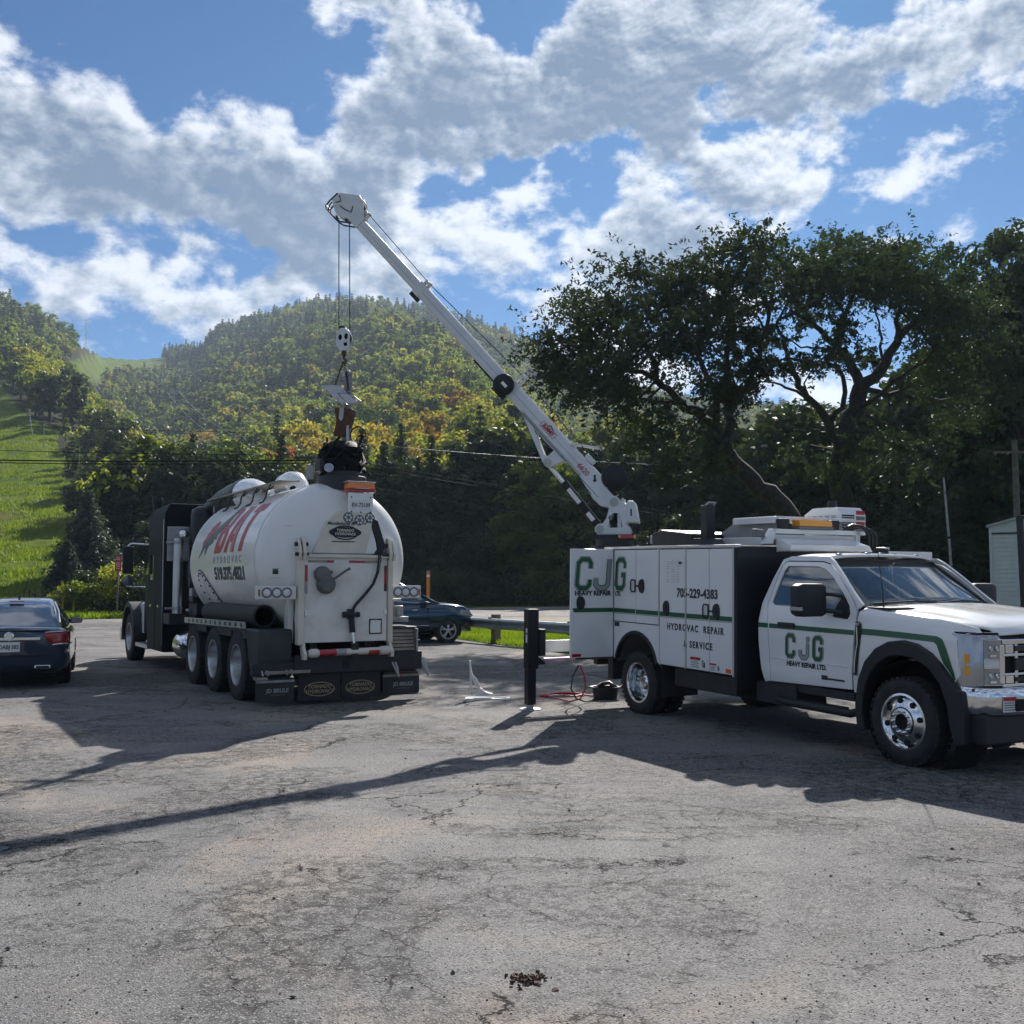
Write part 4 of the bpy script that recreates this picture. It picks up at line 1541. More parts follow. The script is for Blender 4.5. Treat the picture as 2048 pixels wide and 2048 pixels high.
# fixed fender panel with arch, wheel-arch lip
fend = [(-4.872, .60)] + arch_pts + [(-3.815, .60), (-3.815, 1.088), (-4.872, 1.088)]
fend = [(-4.872, .60)] + [(-4.34 + .50 * math.cos(R(a)), .47 + .51 * math.sin(R(a))) for a in range(165, 14, -8)] + [(-3.815, .60), (-3.815, 1.088), (-4.872, 1.088)]
for s in (-1, 1):
    MB().prism(fend, 1, s * 1.15, s * 1.188).build('fender_panel', WHITE, T, .004)
    lip = [(-4.34 + .515 * math.cos(R(a)), .47 + .525 * math.sin(R(a))) for a in range(168, 11, -8)]
    lin = [(-4.34 + .475 * math.cos(R(a)), .47 + .485 * math.sin(R(a))) for a in range(12, 169, 8)]
    MB().prism(lip + lin, 1, s * 1.14, s * 1.205).build('wheel_arch_trim', PLASTIC, T, .006)


def paddle(parent, x, z, y, flip=1, rot=None, mirror=False):
    """black teardrop paddle latch"""
    pts = []
    for k in range(26):
        a = 2 * math.pi * k / 26
        r = .078 * (1 + .22 * math.cos(a)) if math.cos(a) > 0 else .078 * (1 - .10 * math.cos(2 * a))
        pts.append((x - flip * r * math.cos(a) * .80, z + r * math.sin(a) * 1.12))
    bb = MB()
    bb.prism(pts, 1, y, y - .016)
    bb.lathe([(.014, 0), (.014, .012), (.004, .016)], (x + flip * .01, y - .016, z), (0, -1, 0), 12)
    o = bb.build('paddle_latch', PLASTIC, parent, .006)
    if rot is not None:
        place_mesh(o, rot)
    return o


def locker(x0, x1, z0, z1, name='locker_door'):
    return MB().box(x0, x1, -BODY, -1.158, z0, z1).build(name, WHITE, T, .007, seg=3)


doors = [locker(-4.868, -4.347, 1.10, 2.052), locker(-4.335, -3.826, 1.10, 2.052), locker(-3.800, -3.262, .612, 2.052), locker(-3.236, -2.795, .612, 2.052), locker(-2.783, -2.362, .612, 2.052)]
paddle(doors[1], -4.19, 1.58, -BODY, 1)
paddle(doors[2], -3.64, 1.32, -BODY, 1)
paddle(doors[4], -2.64, 1.32, -BODY, 1)
for dd_, x, z in ((doors[0], -4.385, 1.58), (doors[3], -2.835, 1.32)):          # D-shaped striker handles
    MB().tube([(x + .035, -BODY - .004, z + .072), (x - .03, -BODY - .02, z + .078), (x - .045, -BODY - .022, z + .05), (x - .045, -BODY - .022, z - .05), (x - .03, -BODY - .02, z - .078), (x + .035, -BODY - .004, z - .072)], .009, 8).tube(
        [(x + .035, -BODY - .006, z), (x + .13, -BODY - .012, z)], .010, 8).tube([(x + .035, -BODY - .006, z - .08), (x + .035, -BODY - .006, z + .08)], .010, 8).build('pull_handle', PLASTIC, dd_, 0, 60)
lv = MB()
for c_ in range(3):
    for r_ in range(9):
        x, z = -3.645 + c_ * .105, 1.915 - r_ * .032
        lv.add([(x, -BODY - .001, z), (x + .065, -BODY - .001, z), (x + .065, -BODY - .011, z - .010), (x, -BODY - .011, z - .010), (x, -BODY - .001, z - .014), (x + .065, -BODY - .001, z - .014)],
               [(0, 1, 2, 3), (3, 2, 5, 4), (0, 3, 4), (1, 5, 2)])
lv.build('vent_louvre', WHITE, doors[2], 0, 0)
MB().box(-3.375, -3.325, -BODY - .02, -BODY - .001, 1.872, 1.897).build('key_lock', PLASTIC, doors[2], .005)
tr = MB()
tr.box(-5.45, -2.29, -1.20, -1.12, 2.062, 2.098)
tr.box(-2.352, -2.322, -1.203, -1.155, .59, 2.062)
for x in (-3.815, -3.25):
    tr.box(x - .012, x + .012, -1.196, -1.15, .60 if x > -3.5 else 1.09, 2.062)
tr.box(-5.45, -2.29, 1.12, 1.20, 2.062, 2.098)
tr.build('edge_trim', ALU, T, .005)
for s_ in (1,):                                                              # plain far side
    MB().box(-5.44, -2.36, 1.158, BODY, 1.10, 2.052).build('far_locker_panel', WHITE, T, .007)
# far-side front locker door standing open
MB().box(-2.37, -2.34, 1.20, 2.0, .62, 2.05).build('locker_door', WHITE, T, .006, label='far side locker door standing open')
# open rear locker door, hinged on its front edge
od = MB().box(-4.912, -4.882, -1.862, -1.195, .612, 2.065).build('locker_door', WHITE, T, .007, label='rear locker door swung wide open')
rot90 = Matrix.Translation((-4.88, -1.19, 0)) @ Matrix.Rotation(R(90), 4, 'Z') @ Matrix.Translation((4.88, 1.19, 0))
paddle(od, -5.41, 1.34, -BODY, -1, rot90)
MB().box(-4.8815, -4.878, -1.84, -1.70, .625, .665).build('reflector', RED_R, od)
MB().box(-4.93, -4.895, -1.80, -1.25, .75, 1.95).build('inner_panel', mat('door_liner', (.45, .46, .47), .5), od, .006)


def flank(x, z, d):
    return (x, -BODY - d, z)


def opened(x, z, d):      # on the outside of the open door; x measured as if the door were shut
    return (-4.88 + d, -1.19 + (x + 4.88), z)


logo_cjg([('C', -5.49), ('J', -5.20)], None, .385, od, lambda x, y, d: opened(x, y + 1.538, d), 0)
logo_cjg([('G', -4.848)], None, .385, doors[0], lambda x, y, d: flank(x, y + 1.538, d), 0)
text('HEAVY REPAIR', .088, BLUE_K, od, (-4.878, -1.52, 1.468), FRONT, bold=.0036, sx=.98)
text('LTD.', .078, BLUE_K, doors[0], (-4.772, -BODY - .002, 1.463), SIDE_R, bold=.003, sx=.86)
text('705-229-4383', .152, BLUE_K, T, (-3.025, -BODY - .0025, 1.512), SIDE_R, bold=.0048, sx=.925, space=1.02)
text('HYDROVAC  REPAIR', .112, BLUE_K, T, (-3.075, -BODY - .0025, 1.092), SIDE_R, bold=.0034, sx=.86, space=1.32)
text('& SERVICE', .112, BLUE_K, T, (-3.005, -BODY - .0025, .90), SIDE_R, bold=.0034, sx=.86, space=1.32)
st = MB()
for x0, x1 in ((-4.866, -4.349), (-4.333, -3.828), (-3.798, -3.264), (-3.234, -2.797), (-2.781, -2.364)):
    st.add([flank(x0, 1.216, .002), flank(x1, 1.216, .002), flank(x1, 1.272, .002), flank(x0, 1.272, .002)], [(0, 1, 2, 3)])
    st.add([flank(x0, 1.203, .002), flank(x1, 1.203, .002), flank(x1, 1.209, .002), flank(x0, 1.209, .002)], [(0, 1, 2, 3)])
st.add([opened(-5.50, 1.216, .002), opened(-4.89, 1.216, .002), opened(-4.89, 1.272, .002), opened(-5.53, 1.272, .002)], [(0, 1, 2, 3)])
st.build('green_stripe', GREEN_V, T, 0, 0, recalc=False)
sticker(T, flank, -3.155, -2.83, .625, .765)
sticker(T, flank, -2.775, -2.575, .625, .72)
MB().box(-2.475, -2.385, -BODY - .006, -BODY, .628, .675).build('side_marker', ORANGE_R, T)
MB().box(-4.85, -4.74, -BODY - .004, -BODY + .03, 1.03, 1.085).build('data_plate', BLUE_K, T)

# ---- chassis, tanks, mud flaps
ch = MB()
for s in (-1, 1):
    ch.box(-5.5, .75, s * .44 - .04, s * .44 + .04, .48, .72)
ch.box(-5.55, -5.45, -1.1, 1.1, .45, .62)
ch.box(-3.6, -2.4, -1.10, -.55, .36, .58)
ch.box(-3.3, -2.2, .5, 1.0, .34, .58)
ch.cyl((-4.3, -1.0, .34), (-4.3, 1.0, .34), .065, n=12)
ch.cyl((0, -.9, .42), (0, .9, .42), .06, n=12)
ch.lathe([(.001, -.19), (.12, -.16), (.19, -.06), (.19, .06), (.12, .16), (.001, .19)], (-4.3, 0, .35), (1, 0, 0), 16)
ch.cyl((-4.2, 0, .40), (-.6, 0, .55), .05, n=10)
ch.box(-2.2, -1.55, -.98, -.55, .34, .56)
ch.box(-1.2, .6, -.42, .42, .40, .8)
ch.build('chassis', BLACK_M, T, .008)
for q_ in ((-3.78, -3.765, -1.17, -.62, .20, .62), (-5.05, -4.93, -1.17, -.60, .30, .62), (-3.78, -3.765, .62, 1.17, .20, .62)):
    MB().box(*q_).build('mud_flap', PLASTIC, T, .004)
for x, z in ((-4.30, .325),):
    for s in (-1, 1):
        wheel_node(T, x, s * 1.075, z, s, .405, .247, .225, 'deep')
        wheel_node(T, x, s * .80, z, s, .405, .247, .225, 'plain')
for s in (-1, 1):
    wheel_node(T, -.03, s * .955, .41, s, .405, .250, .225, 'front')

# ---- outrigger on the near rear corner
og = MB()
og.box(-5.37, -5.23, -2.31, -2.15, .45, 1.25)
og.box(-5.36, -5.24, -2.30, -2.18, -.03, .50)
og.box(-5.40, -5.20, -2.15, -2.06, .62, .98)
og.add([(-5.34, -2.15, .62), (-5.26, -2.15, .62), (-5.26, -2.03, .53), (-5.34, -2.03, .53), (-5.34, -2.15, .50), (-5.26, -2.15, .50), (-5.26, -2.03, .50), (-5.34, -2.03, .50)],
       [(0, 1, 2, 3), (4, 7, 6, 5), (0, 4, 5, 1), (3, 2, 6, 7), (0, 3, 7, 4), (1, 5, 6, 2)])
og_o = og.build('outrigger_leg', BLACK, T, .008)
MB().box(-5.36, -5.24, -2.12, -.9, .665, .825).build('outrigger_beam', WHITE, T, .008)
MB().lathe([(.05, .10), (.05, .03), (.14, .018), (.14, 0), (.02, 0)], (-5.30, -2.24, -.10), (0, 0, 1), 24).cyl((-5.30, -2.24, -.06), (-5.30, -2.24, .2), .045).build('outrigger_foot', GALV, T, 0, 40)
MB().cyl((-5.30, -2.04, .565), (-5.30, -1.55, .565), .022).build('pin_rod', mat('violet_pin', (.55, .30, .48), .3), T)
MB().cyl((-5.30, -1.55, .565), (-5.30, -.9, .565), .020).build('pin_rod', BLACK_M, T)
for z0, z1 in ((.93, .99), (.80, .91)):
    MB().box(-5.3, -5.26, -2.3125, -2.310, z0, z1).build('decal', STICKER, T)

# ---- CAB
YC = [(.55, .965), (.62, .985), (.82, 1.0), (.90, 1.0), (1.05, 1.012), (1.20, 1.012), (1.34, .998), (1.44, .985), (1.70, .905), (1.90, .832), (1.97, .80)]


def ycab(x, z):
    y = float(np.interp(z, [a for a, _ in YC], [c for _, c in YC]))
    return y


ZC = [.62, .72, .82, .88, .96, 1.05, 1.13, 1.20, 1.27, 1.34, 1.44, 1.57, 1.70, 1.80, 1.90]
door_out = [(-1.945, .585), (-.735, .625), (-.728, .80), (-.70, 1.02), (-.665, 1.28), (-.668, 1.42), (-.73, 1.505), (-.90, 1.665), (-1.06, 1.80), (-1.18, 1.875), (-1.30, 1.902), (-1.84, 1.905), (-1.90, 1.86), (-1.955, 1.60), (-1.985, 1.43), (-1.96, 1.2), (-1.945, .9)]
win = [(-1.925, 1.455), (-1.895, 1.60), (-1.85, 1.80), (-1.81, 1.857), (-1.34, 1.855), (-1.22, 1.83), (-1.08, 1.745), (-.88, 1.575), (-.765, 1.455), (-.745, 1.38), (-.775, 1.325), (-.95, 1.335), (-1.16, 1.365), (-1.33, 1.405), (-1.88, 1.425)]
cab_rear = [(-2.06, .575), (-1.957, .583), (-1.957, .9), (-1.972, 1.2), (-1.997, 1.43), (-1.967, 1.605), (-1.912, 1.868), (-1.845, 1.917), (-1.295, 1.914), (-1.172, 1.886), (-1.05, 1.81), (-.89, 1.675), (-.72, 1.515), (-.655, 1.43), (-.60, 1.475), (-.76, 1.60), (-.97, 1.78), (-1.13, 1.905), (-1.22, 1.955), (-1.80, 1.965),
            (-1.92, 1.93), (-2.0, 1.72), (-2.085, 1.45), (-2.125, 1.25), (-2.125, .95), (-2.10, .70)]
for s in (-1, 1):
    panel('cab_side', cab_rear, ycab, WHITE, T, s, (), ZC, (), .03)
    d_ = panel('door', door_out, lambda x, z: ycab(x, z) + .004, WHITE, T, s, [win], ZC, (-1.0, -1.5), .03)
    panel('window', [(x * .995 - .006, z) for x, z in win], lambda x, z: ycab(x, z) - .012, GLASS, d_, s, (), [1.44, 1.57, 1.70, 1.8], (), .005)
    # door handle, mirror sail, lower body crease
    MB().box(-1.78, -1.53, s * 1.012, s * 1.045, 1.195, 1.245).build('door_handle', PLASTIC, d_, .010)
    panel('mirror_sail', [(-.985, 1.345), (-.80, 1.325), (-.755, 1.35), (-.752, 1.40), (-.79, 1.46), (-.875, 1.545), (-.93, 1.49)], lambda x, z: ycab(x, z) + .006, PLASTIC, d_, s, (), [1.44], (), .02)
    panel('jamb', [(-2.04, .60), (-.70, .62), (-.64, 1.40), (-.80, 1.4), (-1.95, 1.4)], lambda x, z: ycab(x, z) - .035, DARK, T, s, (), ZC, (), .01)
    # crease strip along the lower door
    MB().box(-1.94, -.78, s * .995, s * 1.012, .845, .853).build('door_crease', WHITE, d_, .004)
    # mirror
    mr_ = MB()
    rows = []
    for yy, k in ((1.10, .90), (1.14, 1.0), (1.40, 1.0), (1.455, .86), (1.47, .62)):
        zc_, hz, hx = 1.512, .168 * k, .075 * k
        rows.append([(-1.04 + px_ * 1.0, s * yy, zc_ + pz_) for px_, pz_ in rrect(-hx, hx, -hz, hz, .03, 3)])
    mr_.loft(rows)
    mo = mr_.build('mirror', PLASTIC, T, 0, 45)
    MB().box(-1.10, -.955, s * 1.425, s * 1.472, 1.405, 1.445).build('mirror_signal', LENS, mo, .006)
    arm = MB()
    arm.tube([(-1.02, s * 1.12, 1.575), (-.95, s * 1.06, 1.57), (-.84, s * .99, 1.555)], .018, 8)
    arm.tube([(-1.02, s * 1.12, 1.405), (-.95, s * 1.06, 1.40), (-.83, s * 1.0, 1.385)], .024, 8)
    arm.build('mirror_arm', PLASTIC, mo, 0, 60)
    # step bar
    MB().tube([(-1.85, s * .82, .50), (-1.80, s * .99, .395), (-1.70, s * 1.0, .385), (-.75, s * 1.0, .385), (-.66, s * .92, .42)], .042, 10).box(-1.6, -.85, s * .92, s * 1.02, .41, .432).build('step_bar', PLASTIC, T, 0, 50)
    MB().box(-2.05, -.74, s * .80, s * .955, .50, .59).build('sill', BLACK_M, T, .01)

# roof and rear wall
rows = []
for x, hw, dz in ((-1.955, .79, -.075), (-1.90, .81, -.02), (-1.75, .815, .0), (-1.52, .815, .002), (-1.36, .805, -.006), (-1.27, .78, -.022)):
    row = []
    for k in range(-8, 9):
        yy = hw * k / 8
        cx = x + (.085 * (1 - (yy / .8) ** 2) if x > -1.4 else 0)
        row.append((cx, yy, 1.985 + dz + .02 * (1 - (yy / .8) ** 2) - .035 * (abs(k) / 8) ** 8))
    rows.append(row)
surf('roof', rows, WHITE, T, .02)
MB().box(-2.09, -2.05, -.95, .95, .56, 1.5).box(-1.96, -1.92, -.79, .79, 1.72, 1.90).build('cab_rear_wall', WHITE, T, .01)
MB().box(-2.055, -2.045, -.85, .85, 1.5, 1.75).build('rear_window', GLASS, T)
# windscreen
rows = []
for i in range(7):
    f = i / 6
    row = []
    for k in range(-10, 11):
        s_ = k / 10
        hw = .90 - .135 * f
        xc = -.455 + (-1.195 + .455) * f
        back = (.165 - .085 * f) * abs(s_) ** 2.2
        row.append((xc - back, hw * s_, 1.475 + .445 * f - .012 * s_ * s_ - .02 * (1 - f) * s_ * s_))
    rows.append(row)
surf('windscreen', rows, GLASS_W, T, .006)
MB().tube([rows[0][k] for k in range(21)], .016, 6).tube([r[0] for r in rows], .014, 6).tube([r[-1] for r in rows], .014, 6).tube([rows[6][k] for k in range(21)], .014, 6).build('windscreen_seal', BLACK_M, T, 0, 60)
wp = MB()
for y0, y1 in ((-.80, -.12), (-.10, .55)):
    wp.tube([(-.50 - .16 * abs(y0 / .9) ** 2, y0, 1.485), (-.425, (y0 + y1) / 2, 1.515), (-.44, y1, 1.50)], .011, 6)
wp.build('wiper', PLASTIC, T, 0, 60)
cow = []
for x, dz in ((-.66, 0), (-.56, .002), (-.44, .004), (-.34, -.002)):
    cow.append([(x + .17 * (1 - abs(k / 8) ** 2.0), .93 * k / 8, 1.452 + dz + .012 * (1 - (k / 8) ** 2)) for k in range(-8, 9)])
surf('cowl', cow, PLASTIC, T, .01)
# interior: dash, seats, steering wheel
MB().box(-.95, -.62, -.82, .82, 1.20, 1.40).build('dashboard', SEAT, T, .04)
for y in (-.42, .42):
    MB().box(-1.65, -1.15, y - .24, y + .24, .85, 1.02).box(-1.85, -1.62, y - .24, y + .24, .95, 1.52).box(-1.84, -1.70, y - .13, y + .13, 1.55, 1.74).build('seat', SEAT, T, .05)
MB().tube([(-1.0 + .06 * math.sin(R(a)), .42 + .19 * math.cos(R(a)), 1.34 + .16 * math.sin(R(a))) for a in range(0, 361, 20)], .014, 6).build('steering_wheel', SEAT, T, 0, 60)
MB().box(-1.9, -.7, -.93, .93, .60, .82).build('cab_floor', DARK, T)
# roof clearance lamps
for y in (-.58, -.2, 0, .2, .58):
    x = -1.36 + .07 * (1 - (y / .8) ** 2)
    MB().lathe([(.042, 0), (.040, .012), (.028, .024), (.001, .028)], (x, y, 1.985 - .02 * (y / .8) ** 2), (0, 0, 1), 12).build('roof_lamp', LENS, T, 0, 40)
# aerial
MB().tube([(-.44, -.86, 1.46), (-.45, -.86, 1.62), (-.50, -.88, 2.10)], [.010, .006, .003], 6).build('aerial', BLACK_M, T, 0, 60)

# ---- hood and front wings
def shoulder(x):
    return float(np.interp(x, [-.64, -.3, .1, .45, .62, .72, .80], [1.452, 1.425, 1.40, 1.365, 1.335, 1.29, 1.225]))


rows = []
for x in (-.60, -.5, -.40, -.25, -.1, .05, .2, .35, .48, .58, .66, .72, .76, .785):
    row = []
    for k in range(-14, 15):
        s_ = k / 14
        yy = float(np.interp(x, [.58, .64, .69, .785], [.93, .88, .76, .72])) * s_
        xx = x - .05 * abs(s_) ** 3 * max(0, (x - .3) / .5) + (.17 * (1 - s_ * s_) if x < -.35 else 0) * ((-.35 - x) / .25 if x < -.35 else 0)
        a = abs(yy)
        zz = shoulder(x)
        zz += .045 * (1 - (a / .93) ** 2)
        zz += .030 * (1 / (1 + math.exp((a - .60) * 40))) * max(0, min(1, (.70 - x) / .4)) * max(0, min(1, (x + .6) / .3))
        zz -= .028 * (1 / (1 + math.exp((a - .30) * 40))) * max(0, min(1, (.6 - x) / .5)) * max(0, min(1, (x + .5) / .3)) * .5
        zz -= .055 * max(0, (a - .84) / .09) ** 2
        row.append((xx, yy, zz))
    rows.append(row)
surf('hood', rows, WHITE, T, .015, 35)
wing_arch = [(-.03 + .60 * math.cos(R(a)), .44 + .645 * math.sin(R(a))) for a in range(178, -1, -8)]
wing = [(-.722, .60), (-.645, .60)] + [p for p in wing_arch if p[1] > .6] + [(.59, .79), (.555, .98), (.535, 1.20), (.57, 1.25), (.64, 1.275), (.70, 1.28), (.66, 1.32), (.55, 1.345), (.3, 1.378), (0, 1.398), (-.3, 1.42), (-.60, 1.447), (-.645, 1.41), (-.642, 1.27), (-.68, 1.0), (-.715, .80)]


def ywing(x, z):
    top = shoulder(x)
    y = float(np.interp(z, [.6, .85, 1.0, 1.2, top - .12, top - .05, top - .01, top + .03], [.975, 1.0, 1.008, 1.008, 1.0, .975, .94, .90]))
    return y - .10 * max(0, (x - .45) / .25) ** 2 * .5


for s in (-1, 1):
    wo_ = panel('front_wing', wing, ywing, WHITE, T, s, (), [.7, .85, 1.0, 1.1, 1.2, 1.26, 1.30, 1.33, 1.36, 1.385, 1.41, 1.43], (-.4, -.2, 0, .2, .4, .5), .03)
    outer = [(-.60, .26), (-.625, .50), (-.585, .75), (-.50, .93), (-.36, 1.07), (-.20, 1.145), (-.04, 1.168), (.12, 1.145), (.28, 1.07), (.40, .97), (.50, .85), (.565, .77), (.64, .765), (.66, .55), (.66, .30), (.56, .28)]
    inner = [(.50, .44), (.475, .62), (.40, .80), (.28, .93), (.13, 1.0), (-.03, 1.02), (-.19, 1.0), (-.33, .92), (-.44, .79), (-.51, .62), (-.53, .44), (-.50, .26)]
    MB().prism(outer + inner, 1, s * .93, s * 1.075).build('wheel_arch_flare', PLASTIC, T, .018, seg=3)
    MB().prism([(-.60, .30), (-.62, .62), (-.55, .92), (-.30, 1.10), (.0, 1.14), (.3, 1.06), (.48, .85), (.53, .6), (.53, .3)], 1, s * .45, s * .60).build('inner_arch', DARK, T)
    MB().lathe([(.54, -.2), (.56, .2)], (-.03, s * .75, .44), (0, 1, 0), 30, cap=False).build('arch_liner', DARK, T)
    # fender vent badge
    MB().prism([(-.70, .775), (-.655, .775), (-.62, 1.0), (-.585, 1.20), (-.585, 1.285), (-.61, 1.31), (-.66, 1.31), (-.665, 1.05)], 1, s * 1.006, s * 1.020).build('wing_vent', PLASTIC, wo_, .006)
    MB().tube([(-.635, s * 1.024, 1.26), (-.628, s * 1.024, 1.10), (-.645, s * 1.024, 1.02), (-.665, s * 1.024, .92), (-.672, s * 1.024, .80)], .008, 6).build('vent_trim', CHROME, wo_, 0, 60)
    # green stripe over door and wing
    g = MB()
    def yw(x, z):
        return (ycab(x, z) + .0065) if x < -.66 else (ywing(x, z) + .0035)
    def ribbon(up, lo):
        n = len(up)
        g.add([(x, s * yw(x, z), z) for x, z in up] + [(x, s * yw(x, z), z) for x, z in lo], [(i, i + 1, n + i + 1, n + i) for i in range(n - 1)])
    xs = [-2.12, -1.96]
    ribbon([(x, 1.222) for x in (-2.12, -2.0, -1.96)], [(x, 1.172) for x in (-2.12, -2.0, -1.96)])
    ribbon([(x, 1.222) for x in (-1.94, -1.5, -1.1, -.68)], [(x, 1.172) for x in (-1.94, -1.5, -1.1, -.68)])
    ribbon([(-.585, 1.245), (-.4, 1.245), (-.2, 1.242), (0, 1.238), (.2, 1.232), (.33, 1.228), (.39, 1.205), (.43, 1.12), (.47, 1.02), (.505, .92), (.52, .85)],
           [(-.585, 1.185), (-.4, 1.185), (-.2, 1.183), (0, 1.18), (.2, 1.175), (.29, 1.172), (.325, 1.15), (.36, 1.06), (.40, .985), (.45, .93), (.50, .85)])
    g.build('green_stripe', GREEN_V, T, 0, 0, recalc=False)
    # headlight cluster
    hp = [(.50, .995), (.585, .990), (.665, .945), (.735, .86), (.775, .735), (.55, .70)]
    h = MB()
    h.loft([[(x, s * y, .795) for x, y in hp], [(x + .012, s * y, .83) for x, y in hp], [(x + .005, s * y, 1.23) for x, y in hp], [(x - .03, s * y, 1.268) for x, y in hp]])
    ho = h.build('headlight', mat('silver_bezel', (.42, .43, .45), .22, .8), T, .01)
    h2_ = [(.50, .985), (.575, .980), (.655, .935), (.72, .852), (.758, .73), (.55, .69)]
    MB().loft([[(x - .006, s * y, .782) for x, y in h2_], [(x - .004, s * y, 1.282) for x, y in h2_]]).build('headlight_seam', DARK, ho, 0)
    def hx(y):
        return float(np.interp(y, [.735, .86, .945], [.787, .747, .677]))
    for z0, z1, mm, nm in ((1.06, 1.215, LENS, 'lamp'), (.985, 1.045, LENS_W, 'running_lamp'), (.83, .965, LENS, 'lamp')):
        l_ = MB()
        l_.add([(hx(y) + .008, s * y, z) for z in (z0, z1) for y in (.745, .79, .83, .86, .89)], [(i, i + 1, i + 6, i + 5) for i in range(4)])
        l_.build(nm, mm, ho, 0, 0)
        fr = MB()
        fr.tube([(hx(y) + .010, s * y, z0 - .006) for y in (.742, .80, .86, .893)], .006, 5).tube([(hx(y) + .010, s * y, z1 + .006) for y in (.742, .80, .86, .893)], .006, 5)
        if nm == 'lamp':
            for yc_ in (.785, .845):
                fr.lathe([(.026, .012), (.024, .016), (.014, .010), (.010, .014), (.001, .016)], (hx(yc_), s * yc_, (z0 + z1) / 2 + .012), (1, 0, 0), 16)
            fr.box(hx(.81) + .004, hx(.81) + .014, s * .81 - .05, s * .81 + .05, z0 + .012, z0 + .030)
        fr.build('lamp_trim', CHROME, ho, 0, 50)
    for z0, z1 in ((1.0, 1.095), (.90, .992)):
        MB().add([(.605, s * .9905, z0), (.645, s * .966, z0 + .012), (.645, s * .966, z1 - .012), (.605, s * .9905, z1)], [(0, 1, 2, 3)]).build('marker_lamp', AMBER, ho, 0, 0)
# grille
gb = MB()
gb.box(.70, .765, -.72, .72, .80, 1.24)
gb.build('grille_mesh', DARK, T, .01)
gc = MB()
gc.box(.755, .80, -.735, .735, 1.18, 1.225)
gc.box(.755, .80, -.735, .735, .80, .835)
for z0, z1 in ((1.075, 1.10), (.905, .93)):
    gc.box(.76, .81, -.73, .73, z0, z1)
for s in (-1, 1):
    gc.box(.755, .80, s * .735 - .03, s * .735 + .03, .835, 1.18)
    for k in range(3):
        gc.box(.762, .805, s * (.12 + .22 * k) - .02, s * (.12 + .22 * k) + .02, .835, 1.18)
    gc.box(.76, .806, min(s * .60, s * .70), max(s * .60, s * .70), 1.10, 1.18)
    gc.box(.76, .806, min(s * .60, s * .70), max(s * .60, s * .70), .835, .905)
gc.build('grille_bar', CHROME, T, .008)
gd = MB()
for z0, z1 in ((1.115, 1.17), (.945, 1.06), (.845, .895)):
    for s in (-1, 1):
        gd.box(.78, .8085, min(s * .10, s * .585), max(s * .10, s * .585), z0, z1)
gd.build('grille_slot', BLACK_M, T, .012)
MB().lathe([(.11, 0), (.11, .012), (.10, .016), (.001, .016)], (.81, 0, 1.0), (1, 0, 0), 32).build('front_badge', mat('blue_oval', (.01, .03, .12), .2, coat=.8), T)
# bumper
def bump_ring(z, off):
    pts = [(.50, -1.02), (.64, -1.015), (.76, -.965), (.845, -.86), (.885, -.6), (.90, 0), (.885, .6), (.845, .86), (.76, .965), (.64, 1.015), (.50, 1.02)]
    return [(x + off * (1 if x > .6 else .3), y + (-off * .4 if y < 0 else off * .4), z) for x, y in pts]
bm_ = MB()
R_ = [bump_ring(.560, -.035), bump_ring(.575, -.012), bump_ring(.62, .004), bump_ring(.72, .010), bump_ring(.775, .004), bump_ring(.800, -.015), bump_ring(.805, -.06)]
n_ = len(R_[0])
bm_.add([p for r in R_ for p in r], [(i * n_ + j, i * n_ + j + 1, (i + 1) * n_ + j + 1, (i + 1) * n_ + j) for i in range(len(R_) - 1) for j in range(n_ - 1)])
bo = bm_.build('front_bumper', CHROME, T, 0, 50)
sd = bo.modifiers.new('thickness', 'SOLIDIFY')
sd.thickness = .02
MB().box(.50, .80, -.98, .98, .30, .57).box(.55, .72, -1.0, 1.0, .74, .80).build('lower_valance', PLASTIC, T, .03)
for s in (-1, 1):
    MB().box(.86, .905, s * .60 - .10, s * .60 + .10, .60, .715).build('tow_hook_opening', DARK, bo, .03)
sticker(bo, lambda x, z, d: (.889 - .10 * max(0, (-.6 - x) / .26) ** 1.6 * .35 + d + .006, x, z), -.83, -.60 + .0, .60, .735)
# door lettering
logo_cjg([('C', -1.685), ('J', -1.478), ('G', -1.272)], None, .222, T, lambda x, y, d: (x, -ycab(x, y + .888) - .0055 - d, y + .888), 0, 1.22)
text('HEAVY REPAIR LTD.', .069, BLUE_K, T, (-1.375, -1.0125, .806), SIDE_R, bold=.0034, sx=.98, shear=.08, warp=lambda p: Vector((-1.375 + p.x, -ycab(0, .806 + p.y) - .0065, .806 + p.y)), cuts=[-.02, .0, .02])
MB().box(-1.15, -1.07, -1.003, -.997, .685, .73).box(-1.07, -.83, -1.001, -.996, .69, .708).build('door_badge', BLUE_K, T)
text('XLT', .035, STICKER, T, (-.632, -1.0225, 1.285), SIDE_R, bold=.001)

# ---- things bolted on the roof of the body
MB().box(-3.38, -3.25, -.87, -.74, 2.18, 2.60).prism([(-3.48, 2.10), (-3.15, 2.10), (-3.25, 2.19), (-3.38, 2.19)], 1, -.98, -.64).build('vent_stack', BLACK_M, T, .006)
MB().prism([(-3.33, 2.60), (-3.23, 2.645), (-3.215, 2.63), (-3.26, 2.60)], 1, -.86, -.75).build('stack_flap', GALV, T)
MB().prism([(-4.32, 2.10), (-3.45, 2.10), (-3.45, 2.235), (-3.7, 2.29), (-4.10, 2.30), (-4.32, 2.27)], 1, -.95, -.30).build('top_locker', BLACK_M, T, .006)
MB().prism([(-4.08, 2.302), (-3.47, 2.245), (-3.47, 2.255), (-4.08, 2.312)], 1, -.97, -.30).build('locker_lid', ALU, T)
MB().box(-4.50, -4.44, -.86, -.74, 2.14, 2.25).box(-4.48, -4.46, -.81, -.79, 2.098, 2.14).build('work_light', GALV, T, .006)
